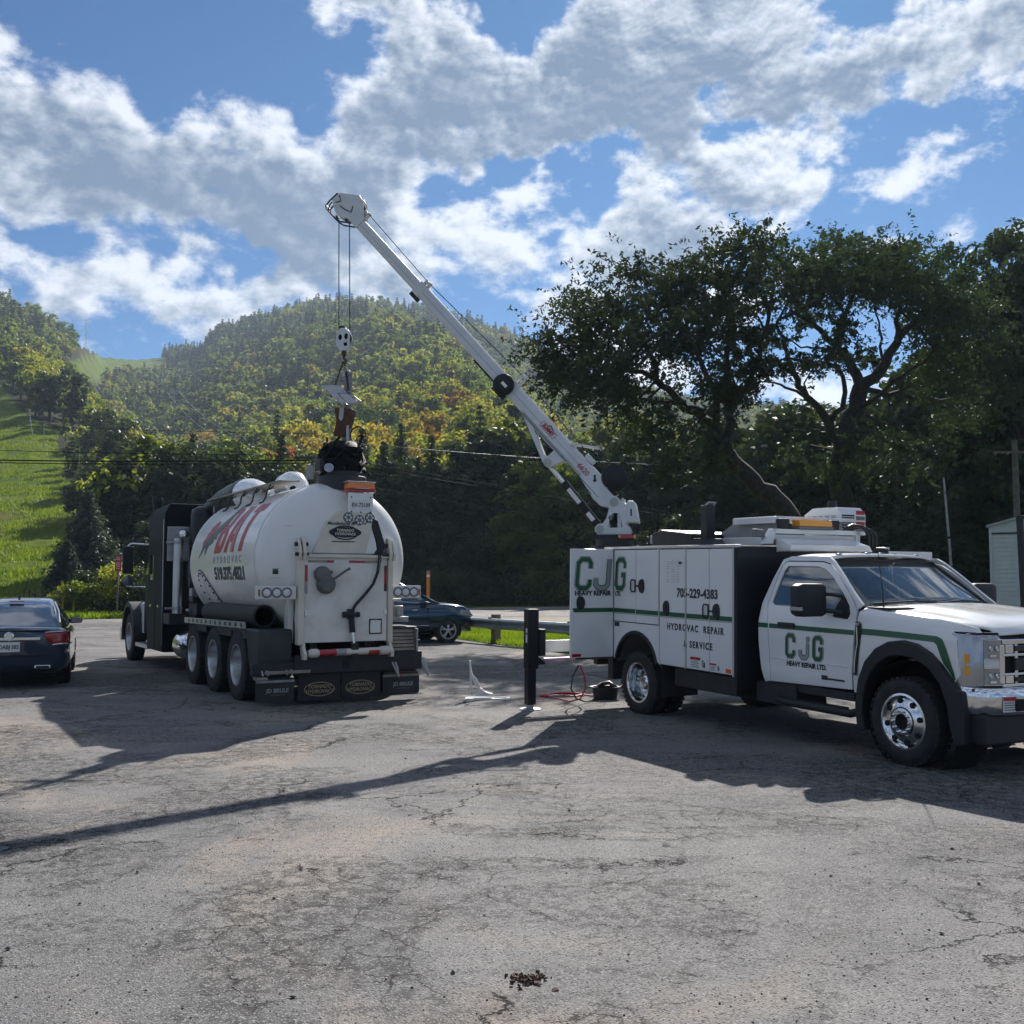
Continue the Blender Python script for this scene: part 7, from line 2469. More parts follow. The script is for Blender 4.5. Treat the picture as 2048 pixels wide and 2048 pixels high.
# ================================================================ CARS
def car(name, label, loc, fwd, paint, lower, green, L, wheels, R0, track, wrap):
    c = thing(name, label, 'car', loc, fwd)
    rings = []
    for x, w_, zb, zs in lower:
        half = [(0, zb), (w_ * .78, zb), (w_ * .95, zb + .09), (w_, zb + .22), (w_ * 1.0, (zb + zs) * .55), (w_ * .985, zs - .12), (w_ * .94, zs - .035), (w_ * .85, zs), (0, zs + .035)]
        rings.append([(x, y, z) for y, z in half] + [(x, -y, z) for y, z in half[-2:0:-1]])
    MB().loft(rings).build('body', paint, c, .0, 40)
    rings = []
    for x, wb, z0, wr, zr in green:
        half = [(wb, z0), (wb * .985, z0 + (zr - z0) * .3), (wr + (wb - wr) * .25, z0 + (zr - z0) * .75), (wr, z0 + (zr - z0) * .93), (wr * .86, zr), (wr * .45, zr + .012), (0, zr + .018)]
        rings.append([(x, y, z) for y, z in half] + [(x, -y, z) for y, z in half[-2::-1]])
    MB().loft(rings).build('roof', paint, c, 0, 40)
    gx = [g[0] for g in green]

    def gy(x, z):
        wb, z0, wr, zr = [float(np.interp(x, gx, [g[i] for g in green])) for i in (1, 2, 3, 4)]
        f = max(0, min(1, (z - z0) / max(.05, zr - z0)))
        return float(np.interp(f, [0, .3, .75, .93, 1], [wb, wb * .985, wr + (wb - wr) * .25, wr, wr * .86])) + .006
    for x, _ in wheels:
        for s in (-1, 1):
            wheel_node(c, x, s * track, R0, s, R0, R0 * .66, .215, 'spoke')
            MB().prism(arc(x, R0 + .01, R0 + .055, -25, 205, 22), 1, s * (track - .05), s * (track + .085)).build('wheel_arch', DARK, c)
    return c, gy


NAVY = mat('dark_navy_car_paint', (.030, .050, .085), .16, .3, coat=1.0)
TEAL = mat('teal_blue_car_paint', (.006, .034, .064), .16, .3, coat=1.0)
BLK_C = mat('black_car_paint', (.008, .008, .009), .15, coat=1.0)
REAR_G = glass_mat('pale_reflecting_glass', (.06, .12, .14), .02, .9)
REAR_G.node_tree.nodes['Principled BSDF'].inputs['IOR'].default_value = 2.2
REAR_G.node_tree.nodes['Principled BSDF'].inputs['Coat Weight'].default_value = 1.0

af = R(-21.5)
sed, gy = car('sedan_car', 'dark navy sedan with red tail lamp cut off by the left edge of the photo', (-8.02, 16.45, 0), (math.sin(af), math.cos(af)), NAVY,
              [(0, .80, .42, .93), (.05, .86, .34, .985), (.16, .90, .26, 1.01), (.45, .925, .22, 1.0), (1.0, .93, .20, .97), (2.5, .93, .19, .95), (3.8, .925, .20, .93), (4.5, .89, .22, .85), (4.85, .80, .26, .74), (4.98, .66, .32, .64)],
              [(.50, .80, .98, .76, 1.015), (.75, .80, .97, .70, 1.12), (1.10, .82, .96, .63, 1.30), (1.50, .83, .95, .60, 1.43), (2.0, .84, .94, .60, 1.495), (2.5, .84, .94, .60, 1.49), (3.0, .84, .93, .62, 1.36), (3.5, .82, .93, .68, 1.10), (3.75, .80, .92, .72, .96)],
              5.0, [(1.02, 0), (3.86, 0)], .345, .82, None)
rows = []
for i in range(7):
    f = i / 6
    x, z, w_ = .70 + .72 * f, 1.085 + .325 * f - .02 * f * f, .66 - .105 * f
    rows.append([(x - .06 * (k / 6) ** 2 * -1, w_ * k / 6, z + .02 - .035 * abs(k / 6) ** 2.5) for k in range(-6, 7)])
surf('rear_window', rows, REAR_G, sed, .004)
sed.scale = (.955, .955, .955)
for s in (-1, 1):
    panel('side_window', [(1.35, 1.04), (2.0, 1.03), (2.0, 1.38), (1.62, 1.34)], gy, GLASS, sed, s, (), [1.1, 1.2, 1.3], (), .006)
    panel('side_window', [(2.06, 1.03), (3.15, 1.02), (2.75, 1.30), (2.45, 1.385), (2.06, 1.40)], gy, GLASS, sed, s, (), [1.1, 1.2, 1.3], (), .006)
    # tail lamp wraps the corner
    tl = []
    for z, a_, b_ in ((.735, .66, .0), (.79, .60, .02), (.90, .52, .03), (.945, .55, .05)):
        tl.append([(-.030 + b_ * .3, s * a_, z), (-.026 + b_ * .4, s * .74, z + .01), (-.004 + b_ * .4, s * .835, z + .012), (.05, s * .893, z + .012), (.16, s * .930, z + .012), (.34, s * .945, z + .012)])
    surf('tail_lamp', tl, mat('red_tail_lamp', (.30, .008, .012), .12, coat=1.0), sed, .012)
    MB().tube([tuple(Vector(p) + Vector((-.006, s * .004, 0))) for p in tl[0]], .012, 6).tube([tuple(Vector(p) + Vector((-.006, s * .004, 0))) for p in tl[-1]], .010, 6).build('lamp_trim', CHROME, sed, 0, 60)
    MB().box(-.02, .03, s * .52 - .13, s * .52 + .13, .335, .40).build('exhaust_tip', CHROME, sed, .02)
    MB().box(-.024, .0, s * .52 - .10, s * .52 + .10, .35, .385).build('exhaust_opening', DARK, sed)
    mo = MB().loft([[(2.92, s * .84, .98), (2.92, s * 1.06, .985), (2.93, s * 1.075, 1.08), (2.93, s * .84, 1.11)], [(3.08, s * .82, .99), (3.12, s * 1.02, 1.0), (3.12, s * 1.03, 1.06), (3.08, s * .82, 1.08)]]).build('door_mirror', BLK_C, sed, .02)
    MB().tube([(.62, s * .745, 1.075), (1.05, s * .70, 1.29), (1.45, s * .625, 1.425)], .012, 6).build('window_trim', CHROME, sed, 0, 60)
MB().box(-.026, .01, -.48, .48, .815, .865).build('chrome_bar', CHROME, sed, .01)
MB().lathe([(.075, 0), (.075, .012), (.055, .016), (.052, .008), (.001, .008)], (-.026, 0, .885), (-1, 0, 0), 26).build('round_emblem', CHROME, sed, 0, 40)
MB().box(-.032, -.02, -.165, .165, .625, .79).build('licence_plate', STICKER, sed, .004)
text('DABJ\u00b7385', .095, BLUE_K, sed, (-.0335, 0, .705), REAR, bold=.0022, sx=.80)
MB().box(-.018, .0, -.70, .70, .545, .552).box(-.01, .02, -.62, .62, .965, .985).build('bumper_line', DARK, sed)
MB().box(1.35, 1.42, -.12, .12, 1.44, 1.455).build('brake_lamp', RED_R, sed, .004)
MB().prism([(1.85, 1.505), (2.05, 1.505), (1.90, 1.555), (1.85, 1.555)], 1, -.02, .02).build('roof_aerial', NAVY, sed, .006)

suv_f = (.885, .465)
sl_, sg = [(-3.65, .80, .45, 1.06), (-3.55, .88, .36, 1.12), (-3.2, .91, .30, 1.13), (-2.5, .915, .28, 1.12), (-1.0, .915, .28, 1.11), (-.3, .91, .30, 1.12), (.2, .90, .32, 1.09), (.55, .87, .30, 1.02), (.74, .80, .30, .92), (.82, .66, .36, .76)], \
    [(-3.62, .84, 1.11, .70, 1.16), (-3.35, .86, 1.10, .66, 1.58), (-2.9, .87, 1.10, .65, 1.70), (-2.0, .87, 1.09, .65, 1.73), (-1.3, .87, 1.09, .65, 1.68), (-.9, .86, 1.09, .68, 1.48), (-.45, .84, 1.10, .74, 1.23), (-.22, .82, 1.10, .77, 1.12)]
suv, gy = car('compact_suv', 'teal blue compact SUV parked nose to the guard rail behind the tank truck', (-2.20, 29.65, 0), suv_f, TEAL, sl_, sg, 4.5, [(0, 0), (-2.79, 0)], .355, .80, None)


def suv_trim(c, gy, hl=True):
    for s in (-1, 1):
        panel('side_window', [(-1.62, 1.10), (-.55, 1.10), (-.98, 1.40), (-1.3, 1.53), (-1.62, 1.55)], gy, GLASS, c, s, (), [1.2, 1.3, 1.4, 1.5], (), .006)
        panel('side_window', [(-2.7, 1.10), (-1.68, 1.10), (-1.68, 1.555), (-2.6, 1.56)], gy, GLASS, c, s, (), [1.2, 1.3, 1.4, 1.5], (), .006)
        panel('side_window', [(-3.3, 1.14), (-2.78, 1.12), (-2.72, 1.54), (-3.1, 1.50)], gy, GLASS, c, s, (), [1.2, 1.3, 1.4], (), .006)
        MB().loft([[(-.78, s * .93, 1.05), (-.78, s * 1.10, 1.06), (-.78, s * 1.11, 1.17), (-.78, s * .95, 1.19)], [(-.62, s * .92, 1.06), (-.62, s * 1.06, 1.07), (-.62, s * 1.06, 1.15), (-.62, s * .93, 1.16)]]).build('door_mirror', BLK_C, c, .02)
        MB().prism([(.35, .80), (.70, .72), (.78, .76), (.66, .88), (.40, .93)], 1, s * .80, s * .895).build('headlight', LENS, c, .02)
        MB().box(.50, .62, s * .875 - .01, s * .875 + .01, .50, .55).build('side_marker', RED_R, c)
        MB().tube([(-2.2, s * .925, .50), (-.60, s * .925, .50)], .012, 6).build('sill_trim', CHROME, c, 0, 60)
        for x in (-1.02, -2.1):
            MB().box(x - .07, x + .07, s * .915 - .02, s * .915 + .02, .92, .95).build('door_handle', CHROME, c, .006)
        MB().tube([(-.60, s * .918, .45), (-.62, s * .918, 1.0)], .006, 5).tube([(-1.66, s * .918, .45), (-1.66, s * .918, 1.0)], .006, 5).build('door_seam', DARK, c, 0, 60)
        MB().tube([(-3.3, s * .60, 1.66), (-2.9, s * .62, 1.70), (-1.6, s * .62, 1.71), (-1.3, s * .60, 1.66)], .016, 6).build('roof_rail', ALU, c, 0, 60)
    rows = []
    for i in range(5):
        f = i / 4
        rows.append([(-.36 - .62 * f - .10 * (k / 6) ** 2, (.76 - .12 * f) * k / 6, 1.185 + .36 * f - .02 * (k / 6) ** 2) for k in range(-6, 7)])
    surf('windscreen', rows, REAR_G, c, .004)
    MB().box(.70, .835, -.55, .55, .45, .72).build('grille', BLACK_M, c, .03)
    MB().box(.72, .84, -.62, .62, .30, .42).build('lower_grille', PLASTIC, c, .03)


suv_trim(suv, gy)
dk, gy = car('dark_suv', 'black SUV parked beyond the truck windscreen, only its roof corner in view', (9.05, 25.6, 0), (.03, .999), BLK_C, sl_, [(a, b_, c_, d_, e_ + .10) for a, b_, c_, d_, e_ in sg], 4.5, [(0, 0), (-2.79, 0)], .36, .80, None)
suv_trim(dk, gy)

# ================================================================ GUARD RAIL
gpts = [Vector((-2.6, 31.9, 0)), Vector((-1.3, 29.85, 0)), Vector((1.42, 25.75, 0)), Vector((3.45, 22.65, 0)), Vector((4.9, 20.4, 0))]
gl0 = thing('guard_rail', 'galvanised steel guard rail on square timber posts beside the grass', 'guard rail', gpts[1])
prof_w = [(0, .40), (-.03, .405), (-.082, .45), (-.082, .485), (-.01, .535), (-.01, .555), (-.082, .605), (-.082, .64), (-.03, .685), (0, .69)]
rows = []
for i, p in enumerate(gpts):
    d = (gpts[min(i + 1, 4)] - gpts[max(i - 1, 0)]).normalized()
    nrm_ = Vector((d.y, -d.x, 0))
    if nrm_.y > 0:
        nrm_ = -nrm_
    rows.append([tuple(p - gpts[1] - nrm_ * a + Vector((0, 0, z))) for a, z in prof_w])
o = surf('rail', rows, mat('weathered_galvanised', (.34, .37, .39), .42, .7, col2=(.24, .27, .29), nscale=3), gl0, .004, 25)
TIMBER = mat('weathered_timber', (.15, .115, .085), .9, col2=(.24, .20, .16), nscale=5, bump=.6)
dr = (gpts[2] - gpts[1]).normalized()
for k in range(-1, 4):
    p = Vector((-.62, 28.83, 0)) + dr * (3.72 * k)
    bk = Vector((-dr.y, dr.x, 0))
    if bk.y < 0:
        bk = -bk
    M = Matrix((dr, bk, Vector((0, 0, 1)))).transposed().to_4x4()
    M.translation = p - gpts[1]
    mb_ = MB()
    mb_.box(-.10, .10, .10, .30, -.05, .80, M)
    mb_.box(-.10, .10, .0, .10, .38, .72, M)
    mb_.build('timber_post', TIMBER, gl0, .008)

# ================================================================ SMALL THINGS ON THE GROUND
br = thing('steel_bracket', 'white curved triangular steel bracket standing on a slotted base plate', 'bracket', (-.36, 15.13, 0))
WP = mat('white_primer', (.70, .70, .69), .45)
MB().prism([(-.32, -.13), (.33, -.13), (.33, .13), (-.32, .13)], 2, .004, .026, [[(.10, -.06), (.28, -.06), (.28, .06), (.10, .06)]]).build('base_plate', WP, br)
cv = [(-.245 + .32 * (1 - math.cos(a)) * 1.0, .56 - .47 * math.sin(a)) for a in [k * math.pi / 20 for k in range(11)]]
ins = [(-.20, .06), (.03, .06), (-.075, .16)]
inb = [(-.21, .09), (-.10, .19), (-.16, .30), (-.215, .36)]
outl = [(-.255, .028), (.09, .028), (.09, .075)] + [(x, z) for x, z in cv[::-1]] + [(-.262, .565)]
MB().prism(outl, 1, -.03, -.012, [ins, inb]).prism(outl, 1, .012, .03, [ins, inb]).build('gusset_plate', WP, br, .003)
cv2 = MB()
for i in range(10):
    a, b_ = cv[i], cv[i + 1]
    cv2.add([(a[0], -.06, a[1]), (b_[0], -.06, b_[1]), (b_[0], .06, b_[1]), (a[0], .06, a[1]), (a[0] - .02, -.06, a[1] - .02), (b_[0] - .02, -.06, b_[1] - .02), (b_[0] - .02, .06, b_[1] - .02), (a[0] - .02, .06, a[1] - .02)],
            [(0, 1, 2, 3), (4, 7, 6, 5), (0, 4, 5, 1), (3, 2, 6, 7)])
cv2.build('curved_flange', WP, br, 0, 40)

tb = thing('black_tub', 'shallow black rubber tub on the asphalt behind the rear wheel', 'tub', (1.37, 15.2, 0.004))
MB().lathe([(.17, 0), (.19, .16), (.225, .165), (.225, .18), (.18, .175), (.16, .03), (.001, .03)], (0, 0, 0), (0, 0, 1), 32, cap=False).build('pan', PLASTIC, tb, 0, 40)
for a in (.3, 3.4):
    MB().tube([(.225 * math.cos(a - .2), .225 * math.sin(a - .2), .17), (.27 * math.cos(a), .27 * math.sin(a), .18), (.225 * math.cos(a + .2), .225 * math.sin(a + .2), .17)], .012, 6).build('tub_handle', PLASTIC, tb, 0, 60)
MB().tube([(-.14, -.05, .16), (-.05, .05, .21), (.06, .02, .23), (.15, -.06, .17), (.08, -.10, .12)], .03, 8).build('coiled_hose', HOSE, tb, 0, 60)

RH = mat('red_hose_rubber', (.42, .022, .03), .45)
rh = thing('red_hose', 'red air hose lying in flat loops on the asphalt beside the black tub', 'hose', (.78, 15.45, 0))
pts = [(-.34 + .0, -.02, .02), (-.36, .08, .02), (-.2, .22, .02), (.05, .26, .02), (.25, .20, .02), (.30, .05, .03), (.15, -.08, .02), (-.10, -.05, .03), (-.20, .08, .04), (-.05, .18, .045), (.18, .14, .045), (.30, .02, .03), (.42, -.05, .02), (.52, -.08, .05)]
MB().tube(pts, .013, 8).build('hose_line', RH, rh, 0, 60)
MB().tube([(-.34, -.02, .02), (-.30, -.08, .03), (-.24, -.10, .03)], .028, 8).build('hose_coupling', mat('red_coupling', (.50, .06, .03), .4), rh, 0, 60)
MB().tube([(-.24, -.10, .03), (-.12, -.09, .03), (-.02, -.05, .03)], .016, 8).build('hose_nozzle', GALV, rh, 0, 60)
bh = thing('black_hose', 'thin black hose hanging in a loop from the open locker to the ground', 'hose', (.93, 14.1, 0))
MB().tube([(-.02, .0, .58), (-.10, .05, .42), (-.12, .12, .25), (-.04, .25, .10), (.10, .5, .03), (.22, .75, .02), (.36, .95, .02)], .011, 8).build('hose_line', HOSE, bh, 0, 60)
MB().tube([(0, .0, .58), (.06, .05, .42), (.08, .12, .25), (.02, .25, .10), (-.12, .5, .03), (-.22, .9, .02), (-.36, 1.15, .02)], .011, 8).build('hose_line', RH, bh, 0, 60)

# brown clump of dirt and leaves in the foreground, scraps
cl = MB()
for k in range(110):
    a, r_ = rng.uniform(0, 6.28), abs(rng.normal(0, .048))
    c_ = Vector((r_ * math.cos(a) * 1.25, r_ * math.sin(a) * .9, rng.uniform(.001, .012) * max(.1, 1 - r_ / .13)))
    s_ = rng.uniform(.003, .013)
    Mx = Matrix.Translation(c_) @ Matrix.Rotation(rng.uniform(0, 6.28), 4, Vector(rng.normal(size=3)).normalized())
    cl.box(-s_, s_, -s_ * .7, s_ * .7, -s_ * .35, s_ * .35, Mx)
g_ = at_depth(1062, 1937, 4.55)
o = cl.build('dirt_clump', mat('brown_earth', (.055, .034, .024), .95, col2=(.12, .075, .055), nscale=30, bump=.7), None, 0, 0)
o.location = (.085, 4.55, .006)
tag(o, 'brown clump of earth and leaves on bare asphalt in the foreground', 'debris')
o['kind'] = 'thing'
# loose stones over the lot: uncountable
sv_, sq_ = [], []
ico = [(1, 0, 0), (0, 1, 0), (-1, 0, 0), (0, -1, 0), (0, 0, .8), (0, 0, -.5)]
icf = [(0, 1, 4), (1, 2, 4), (2, 3, 4), (3, 0, 4), (1, 0, 5), (2, 1, 5), (3, 2, 5), (0, 3, 5)]
nst = 5200
yy = 2.6 + 16 * rng.random(nst) ** 1.5
xx = (rng.random(nst) - .5) * 1.15 * yy
cl_ = np.sin(xx * 1.3 + 2) * np.sin(yy * .9) + rng.normal(0, .7, nst)
rr = .0035 + .0045 * rng.random(nst) ** 3 + (.011 * (rng.random(nst) > .985))
vsA = np.array(ico)[None] * rr[:, None, None] * rng.uniform(.6, 1.3, (nst, 6, 1)) * np.array([1.1, 1, .8])
an = rng.uniform(0, 6.28, nst)
ca, sa = np.cos(an)[:, None], np.sin(an)[:, None]
vx = vsA[:, :, 0] * ca - vsA[:, :, 1] * sa + xx[:, None]
vy = vsA[:, :, 0] * sa + vsA[:, :, 1] * ca + yy[:, None]
vz = vsA[:, :, 2] + (rr * .4 + .004)[:, None]
kk = cl_ > -.2
vv3 = np.stack([vx, vy, vz], -1)[kk].reshape(-1, 3)
ff3 = (np.array(icf)[None] + (np.arange(kk.sum()) * 6)[:, None, None]).reshape(-1, 3)
stm = bpy.data.materials.new('loose_stone')
stm.use_nodes = True
t = NT(stm.node_tree)
t.put(t.n['Principled BSDF'].inputs['Base Color'], t.ramp(t.vor(t.node('ShaderNodeTexCoord').outputs['Object'], 40, 'F1', 'Color'), [(.0, (.03, .03, .032)), (.45, (.07, .065, .06)), (.7, (.20, .19, .175)), (1, (.40, .38, .35))]))
t.put(t.n['Principled BSDF'].inputs['Roughness'], .9)
o = link('gravel', mesh_np('gravel', vv3, ff3, stm, tri=True))
o['kind'] = 'stuff'
o['label'] = 'loose stones and crumbs of asphalt scattered over the lot'

# ================================================================ ROADSIDE FURNITURE
def gpx(u, Y):
    return (u - 1024) / 2050 * Y


# red notice sign on a post
sg_ = thing('notice_sign', 'small red rectangular notice board on a post beside the spruce', 'sign', (gpx(238, 50), 50, 0))
MB().box(-.04, .04, -.04, .04, 0, 2.35).build('post', TIMBER, sg_)
MB().box(-.15, .15, -.07, -.045, 2.2, 2.95).build('board', mat('sign_red', (.36, .025, .03), .5), sg_, .01)
for z, w_ in ((2.85, .09), (2.77, .11), (2.60, .10), (2.52, .09), (2.44, .10), (2.34, .08)):
    MB().box(-w_, w_, -.0735, -.0705, z, z + .035).build('text_line', mat('sign_pale', (.6, .42, .42), .6), sg_)
# yellow pipe barrier
YEL = mat('yellow_pipe_paint', (.50, .34, .035), .5, col2=(.40, .26, .03), nscale=8)
yb = thing('pipe_barrier', 'yellow pipe rail barrier on four posts left of the bushes', 'barrier', (gpx(120, 51), 51, 0))
for x, h_, dy in ((-.72, .95, .3), (-.10, 1.0, 0), (.22, .98, 0), (.68, 1.02, .2), (-.05, 1.75, .5)):
    MB().cyl((x, dy, 0), (x, dy, h_), .05, n=12).build('barrier_post', YEL, yb, 0, 40)
MB().tube([(-.72, .3, .95), (-.10, 0, 1.0), (.22, 0, .98), (.68, .2, 1.05)], .045, 10).build('barrier_rail', YEL, yb, 0, 50)
# dark fence stakes up the slope
for i, (u, vt, Y, lb) in enumerate([(50, 1166, 58, 'leftmost dark fence stake at the foot of the slope'), (61, 1160, 60, 'second dark fence stake from the left at the foot of the slope'), (70, 1158, 57, 'third dark fence stake, leaning, at the foot of the slope'), (97, 1155, 62, 'dark fence stake nearest the yellow barrier')]):
    z0 = float(terrain(gpx(u, Y), Y))
    hgt_ = 1.25
    o = MB().cyl((0, 0, 0), (.10 if i > 1 else .03, 0, hgt_), .045, .035, n=10).lathe([(.05, 0), (.05, .05), (.001, .06)], (.10 if i > 1 else .03, 0, hgt_ - .02), (0, 0, 1), 10).build('fence_stake', BLACK_M, None, 0, 40)
    o.location = (gpx(u, Y), Y, z0)
    tag(o, lb, 'stake', 'fence stakes at the foot of the slope')
# orange marker behind the SUV
om = thing('marker_post', 'slim orange marker post standing behind the blue SUV', 'post', (gpx(857, 33), 33, 0))
MB().cyl((0, 0, 0), (0, 0, 2.02), .055, n=14).lathe([(.055, 0), (.05, .03), (.001, .04)], (0, 0, 2.02), (0, 0, 1), 14).build('post', mat('orange_post', (.70, .22, .02), .45), om, 0, 40)
MB().cyl((0, 0, 1.86), (0, 0, 1.94), .0565, n=14).build('reflective_band', STICKER, om, 0, 40)
# thin pale pole, dark pole, timber utility pole on the right
pf = thing('flag_pole', 'thin pale metal pole leaning slightly in front of the dark trees', 'pole', (gpx(1906, 38), 38, 0))
MB().tube([(0, 0, 0), (-.12, 0, 3), (-.28, 0, 5.6)], [.05, .045, .035], 10).build('shaft', GALV, pf, 0, 50)
for z, x in ((2.2, -.085), (3.3, -.135)):
    MB().cyl((x, 0, z), (x, 0, z + .09), .056, n=12).build('collar', BLACK_M, pf, 0, 40)
dp_ = thing('dark_post', 'dark metal post standing in front of the white shed', 'post', (gpx(2046, 26), 26, 0))
MB().cyl((0, 0, 0), (-.06, 0, 3.35), .085, n=14).box(-.12, .14, -.08, .08, 3.30, 3.38).build('shaft', BLACK_M, dp_, 0, 40)
MB().box(-.10, .18, -.10, -.04, 2.55, 2.62).build('bracket', BLACK_M, dp_)


def pole_thing(label, u, Y, vtop, lean=0.0):
    zt = at_depth(u, vtop, Y).z
    z0 = float(terrain(gpx(u, Y), Y))
    p = thing('utility_pole', label, 'utility pole', (gpx(u, Y), Y, z0))
    MB().cyl((0, 0, 0), (lean, 0, zt - z0), .16, .11, n=14).build('pole_shaft', mat('pole_timber', (.11, .095, .085), .9, col2=(.17, .15, .135), nscale=5, bump=.5), p, 0, 40)
    return p, zt - z0


up, h_ = pole_thing('grey timber utility pole rising behind the white shed', 2036, 42, 880)
MB().box(-.9, .9, -.04, .04, h_ - .55, h_ - .47).build('crossarm', TIMBER, up, .01)
for x in (-.8, -.3, .75):
    MB().lathe([(.04, 0), (.055, .05), (.03, .1), (.001, .12)], (x, 0, h_ - .62), (0, 0, 1), 12).build('insulator', GREY_P, up, 0, 50)
up2, h2_ = pole_thing('utility pole with transformer hidden behind the tank truck', 632, 50, 908)
MB().box(-1.1, 1.1, -.06, .06, h2_ - .25, h2_ - .12).build('crossarm', BLACK_M, up2, .01)
MB().lathe([(.20, 0), (.21, .1), (.21, .60), (.19, .66), (.001, .68)], (-.32, -.1, h2_ - 1.25), (0, 0, 1), 20).build('transformer', mat('transformer_grey', (.28, .29, .30), .5), up2, 0, 40)
MB().box(.18, .42, -.15, .1, h2_ - 1.2, h2_ - .6).build('switch_box', GREY_P, up2, .02)
for x in (-1.0, -.5, .5, 1.0):
    MB().lathe([(.04, 0), (.055, .05), (.03, .1), (.001, .12)], (x, 0, h2_ - .12), (0, 0, 1), 12).build('insulator', GREY_P, up2, 0, 50)


def wire(name, p0, p1, sag, r, label, grp, m=None, cat='cable', n=14):
    p0, p1 = Vector(p0), Vector(p1)
    b = MB()
    P = [p0.lerp(p1, i / n) - Vector((0, 0, sag * 4 * (i / n) * (1 - i / n))) for i in range(n + 1)]
    b.tube([p - p0 for p in P], r, 6)
    o = b.build(name, m or mat('wire_black', (.010, .010, .011), .8, spec=.15), None, 0, 60)
    o.location = p0
    return tag(o, label, cat, grp)


GW = 'overhead power lines'
L_, R_1 = at_depth(-160, 919, 50), at_depth(632, 921, 50)
wire('power_line', at_depth(-160, 917, 50), at_depth(628, 920, 50), .10, .036, 'thick black overhead line crossing the slope at left', GW)
wire('power_line', at_depth(-160, 922, 50), at_depth(628, 926, 50), .10, .024, 'thin line just under the thick one at left', GW)
wire('power_line', at_depth(-160, 896, 50), at_depth(628, 910, 50), .08, .016, 'thin upper overhead line across the hillside trees at left', GW)
wire('power_line', at_depth(-160, 845, 54), at_depth(632, 868, 50), .05, .010, 'faintest, highest overhead line at left', GW)
wire('power_line', at_depth(640, 910, 50), at_depth(1330, 1022, 66), .10, .020, 'upper of the two sagging lines right of the lifted boom mount', GW)
wire('power_line', at_depth(640, 918, 50), at_depth(1330, 1030, 66), .12, .036, 'thick sagging line right of the lifted boom mount', GW)
wire('power_line', at_depth(640, 955, 50), at_depth(1330, 1072, 66), .12, .014, 'lowest thin line passing behind the crane cylinder', GW)
wire('power_line', at_depth(640, 880, 50), at_depth(1330, 930, 66), .12, .010, 'faint pale line high between the two trucks', GW, GALV)

# ---- chairlift
LG = mat('lift_tower_steel', (.26, .28, .30), .5, .4)


def lift_tower(label, u, vbase, vbar, wide, twin=False):
    X, d, z0 = ground_at(u, vbase)
    zt = at_depth(u, vbar, d).z
    t_ = thing('lift_tower', label, 'lift tower', (X, d, z0), None, 0, 'ski lift towers')
    hh_ = zt - z0
    for x in ((-.9, .9) if twin else (0,)):
        MB().cyl((x, 0, 0), (x, 0, hh_), .34, .24, n=12).build('tower_mast', LG, t_, 0, 40)
    MB().box(-wide, wide, -.2, .2, hh_ - .3, hh_).build('tower_arm', LG, t_)
    for s in (-1, 1):
        MB().box(s * wide - .15, s * wide + .15, -1.6, 1.6, hh_ - .45, hh_ - .1).build('sheave_train', LG, t_, .02)
        MB().tube([(s * wide, 0, hh_), (s * wide * .55, 0, hh_ + 1.4)], .09, 6).build('lifting_frame', LG, t_, 0, 50)
    MB().box(-wide * .9, wide * .9, -.1, .1, hh_ + 1.25, hh_ + 1.45).build('top_rail', LG, t_)
    return Vector((X, d, zt)), wide


tA = lift_tower('ski lift tower standing among the trees nearest the road', 470, 975, 885, 2.4)
tB = lift_tower('grey T-shaped ski lift tower halfway up the tree slope', 342, 862, 786, 3.0)
tC = lift_tower('twin-mast ski lift tower on the skyline of the left hill', 160, 680, 641, 4.2, True)
for s, a_ in ((-1, 'left'), (1, 'right')):
    nm_ = 'downhill' if s < 0 else 'uphill'
    ex = at_depth(640 + 16 * s, 985, 120)
    for (P0, w0), (P1, w1), sg2, part in ((tC, tB, 9, 'between the skyline tower and the middle tower'), (tB, tA, 2.0, 'between the middle and nearest towers')):
        wire('lift_cable', P0 + Vector((s * w0, 0, -.1)), P1 + Vector((s * w1, 0, -.1)), sg2, .055, '%s ski lift haul rope %s' % (nm_, part), 'ski lift ropes', LG, 'cable', 22)
    wire('lift_cable', tA[0] + Vector((s * tA[1], 0, -.1)), ex, .6, .035, '%s ski lift haul rope running down behind the tank' % nm_, 'ski lift ropes', LG)
# an empty chair on the rope
pc = tB[0].lerp(tA[0], .93) + Vector((-2.7, 0, -.8))
chr_ = thing('lift_chair', 'empty chairlift seat hanging over the golden trees', 'chairlift seat', pc)
MB().tube([(0, 0, .7), (0, 0, -.4), (0, .2, -1.6)], .06, 6).tube([(-.9, .2, -1.6), (.9, .2, -1.6)], .06, 6).build('hanger', LG, chr_, 0, 50)
MB().box(-.9, .9, -.2, .35, -2.15, -2.07).build('seat', LG, chr_)
MB().box(-.9, .9, .32, .40, -2.1, -1.5).build('backrest', LG, chr_)
# snow-gun poles beside the run
for u, vb, vt, lean, lb in ((58, 872, 822, -.8, 'leaning snow-gun pole at the edge of the ski run'), (81, 902, 850, 0, 'upright pale pole beside the ski run trees'), (157, 975, 912, -.3, 'pale slanted pole in front of the dark trees at left')):
    X, d, z0 = ground_at(u, vb)
    zt = at_depth(u, vt, d).z
    o = MB().cyl((0, 0, 0), (lean, 0, zt - z0), .09, .06, n=10).lathe([(.10, 0), (.15, .12), (.10, .3), (.001, .32)], (lean, 0, zt - z0 - .1), (0, 0, 1), 10).build('slope_pole', GALV, None, 0, 40)
    o.location = (X, d, z0)
    tag(o, lb, 'pole', 'poles beside the ski run')

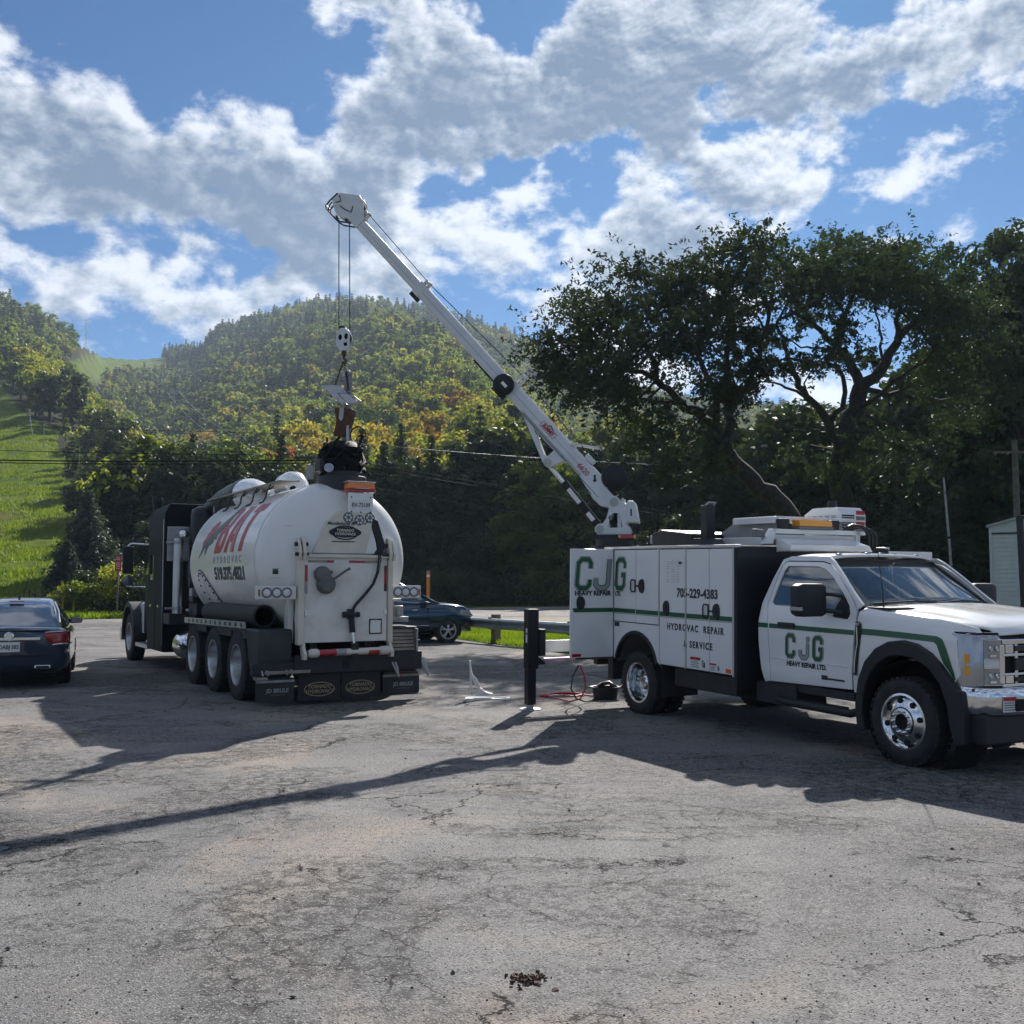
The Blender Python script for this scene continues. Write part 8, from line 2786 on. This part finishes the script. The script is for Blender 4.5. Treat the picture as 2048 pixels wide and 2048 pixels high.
# ================================================================ WHITE SHED
sh = thing('white_shed', 'pale clapboard shed with shallow gable at the right edge', 'shed', (gpx(1982, 34), 34, 0))
sh.rotation_euler = (0, 0, R(-29))
CLAP = mat('pale_clapboard', (.52, .55, .56), .6, col2=(.46, .49, .50), nscale=2, bump=.2)
for k in range(22):
    z = .10 + .145 * k
    MB().loft([[(.0, -.012, z), (4.6, -.012, z), (4.6, .02, z), (0, .02, z)], [(.0, .002, z + .147), (4.6, .002, z + .147), (4.6, .02, z + .147), (0, .02, z + .147)]]).build('plank', CLAP, sh)
MB().box(0, 4.6, .025, 6.0, 0, 3.3).build('wall', CLAP, sh)
for k in range(22):
    z = .10 + .145 * k
    MB().loft([[(-.012, .02, z), (-.012, 6.0, z), (.02, 6.0, z), (.02, .02, z)], [(.002, .02, z + .147), (.002, 6.0, z + .147), (.02, 6.0, z + .147), (.02, .02, z + .147)]]).build('plank', CLAP, sh)
MB().prism([(-.03, 3.33), (4.6, 3.33), (4.6, 4.05), (2.3, 4.15), (-.03, 3.55)], 1, -.02, .03).build('gable_board', CLAP, sh)
MB().box(-.04, 4.62, -.04, -.015, 3.28, 3.335).build('dark_trim', BLACK_M, sh)
MB().loft([[(-.12, -.15, 3.52), (2.3, -.15, 4.17), (2.3, -.15, 4.24), (-.12, -.15, 3.58)], [(-.12, 6.1, 3.52), (2.3, 6.1, 4.17), (2.3, 6.1, 4.24), (-.12, 6.1, 3.58)]]).build('roof', GALV, sh)
MB().loft([[(2.3, -.15, 4.17), (4.75, -.15, 3.52), (4.75, -.15, 3.58), (2.3, -.15, 4.24)], [(2.3, 6.1, 4.17), (4.75, 6.1, 3.52), (4.75, 6.1, 3.58), (2.3, 6.1, 4.24)]]).build('roof', GALV, sh)
MB().box(-.05, .03, -.05, .03, 0, 3.5).build('corner_board', CLAP, sh)

# ================================================================ AIR
hzm = bpy.data.materials.new('thin_air')
hzm.use_nodes = True
t = NT(hzm.node_tree)
for n in list(t.n):
    if n.type == 'BSDF_PRINCIPLED':
        t.n.remove(n)
pv = t.node('ShaderNodeVolumePrincipled', {'Color': (.62, .78, 1.0), 'Density': HAZE, 'Anisotropy': .35})
t.l.new(pv.outputs[0], t.n['Material Output'].inputs['Volume'])
hb_ = MB().box(-4700, 4700, -4700, 4700, -1.2, 330)
ho_ = hb_.build('haze', hzm, None, 0, 0)
ho_['kind'] = 'stuff'
ho_['label'] = 'thin bluish air over the valley'
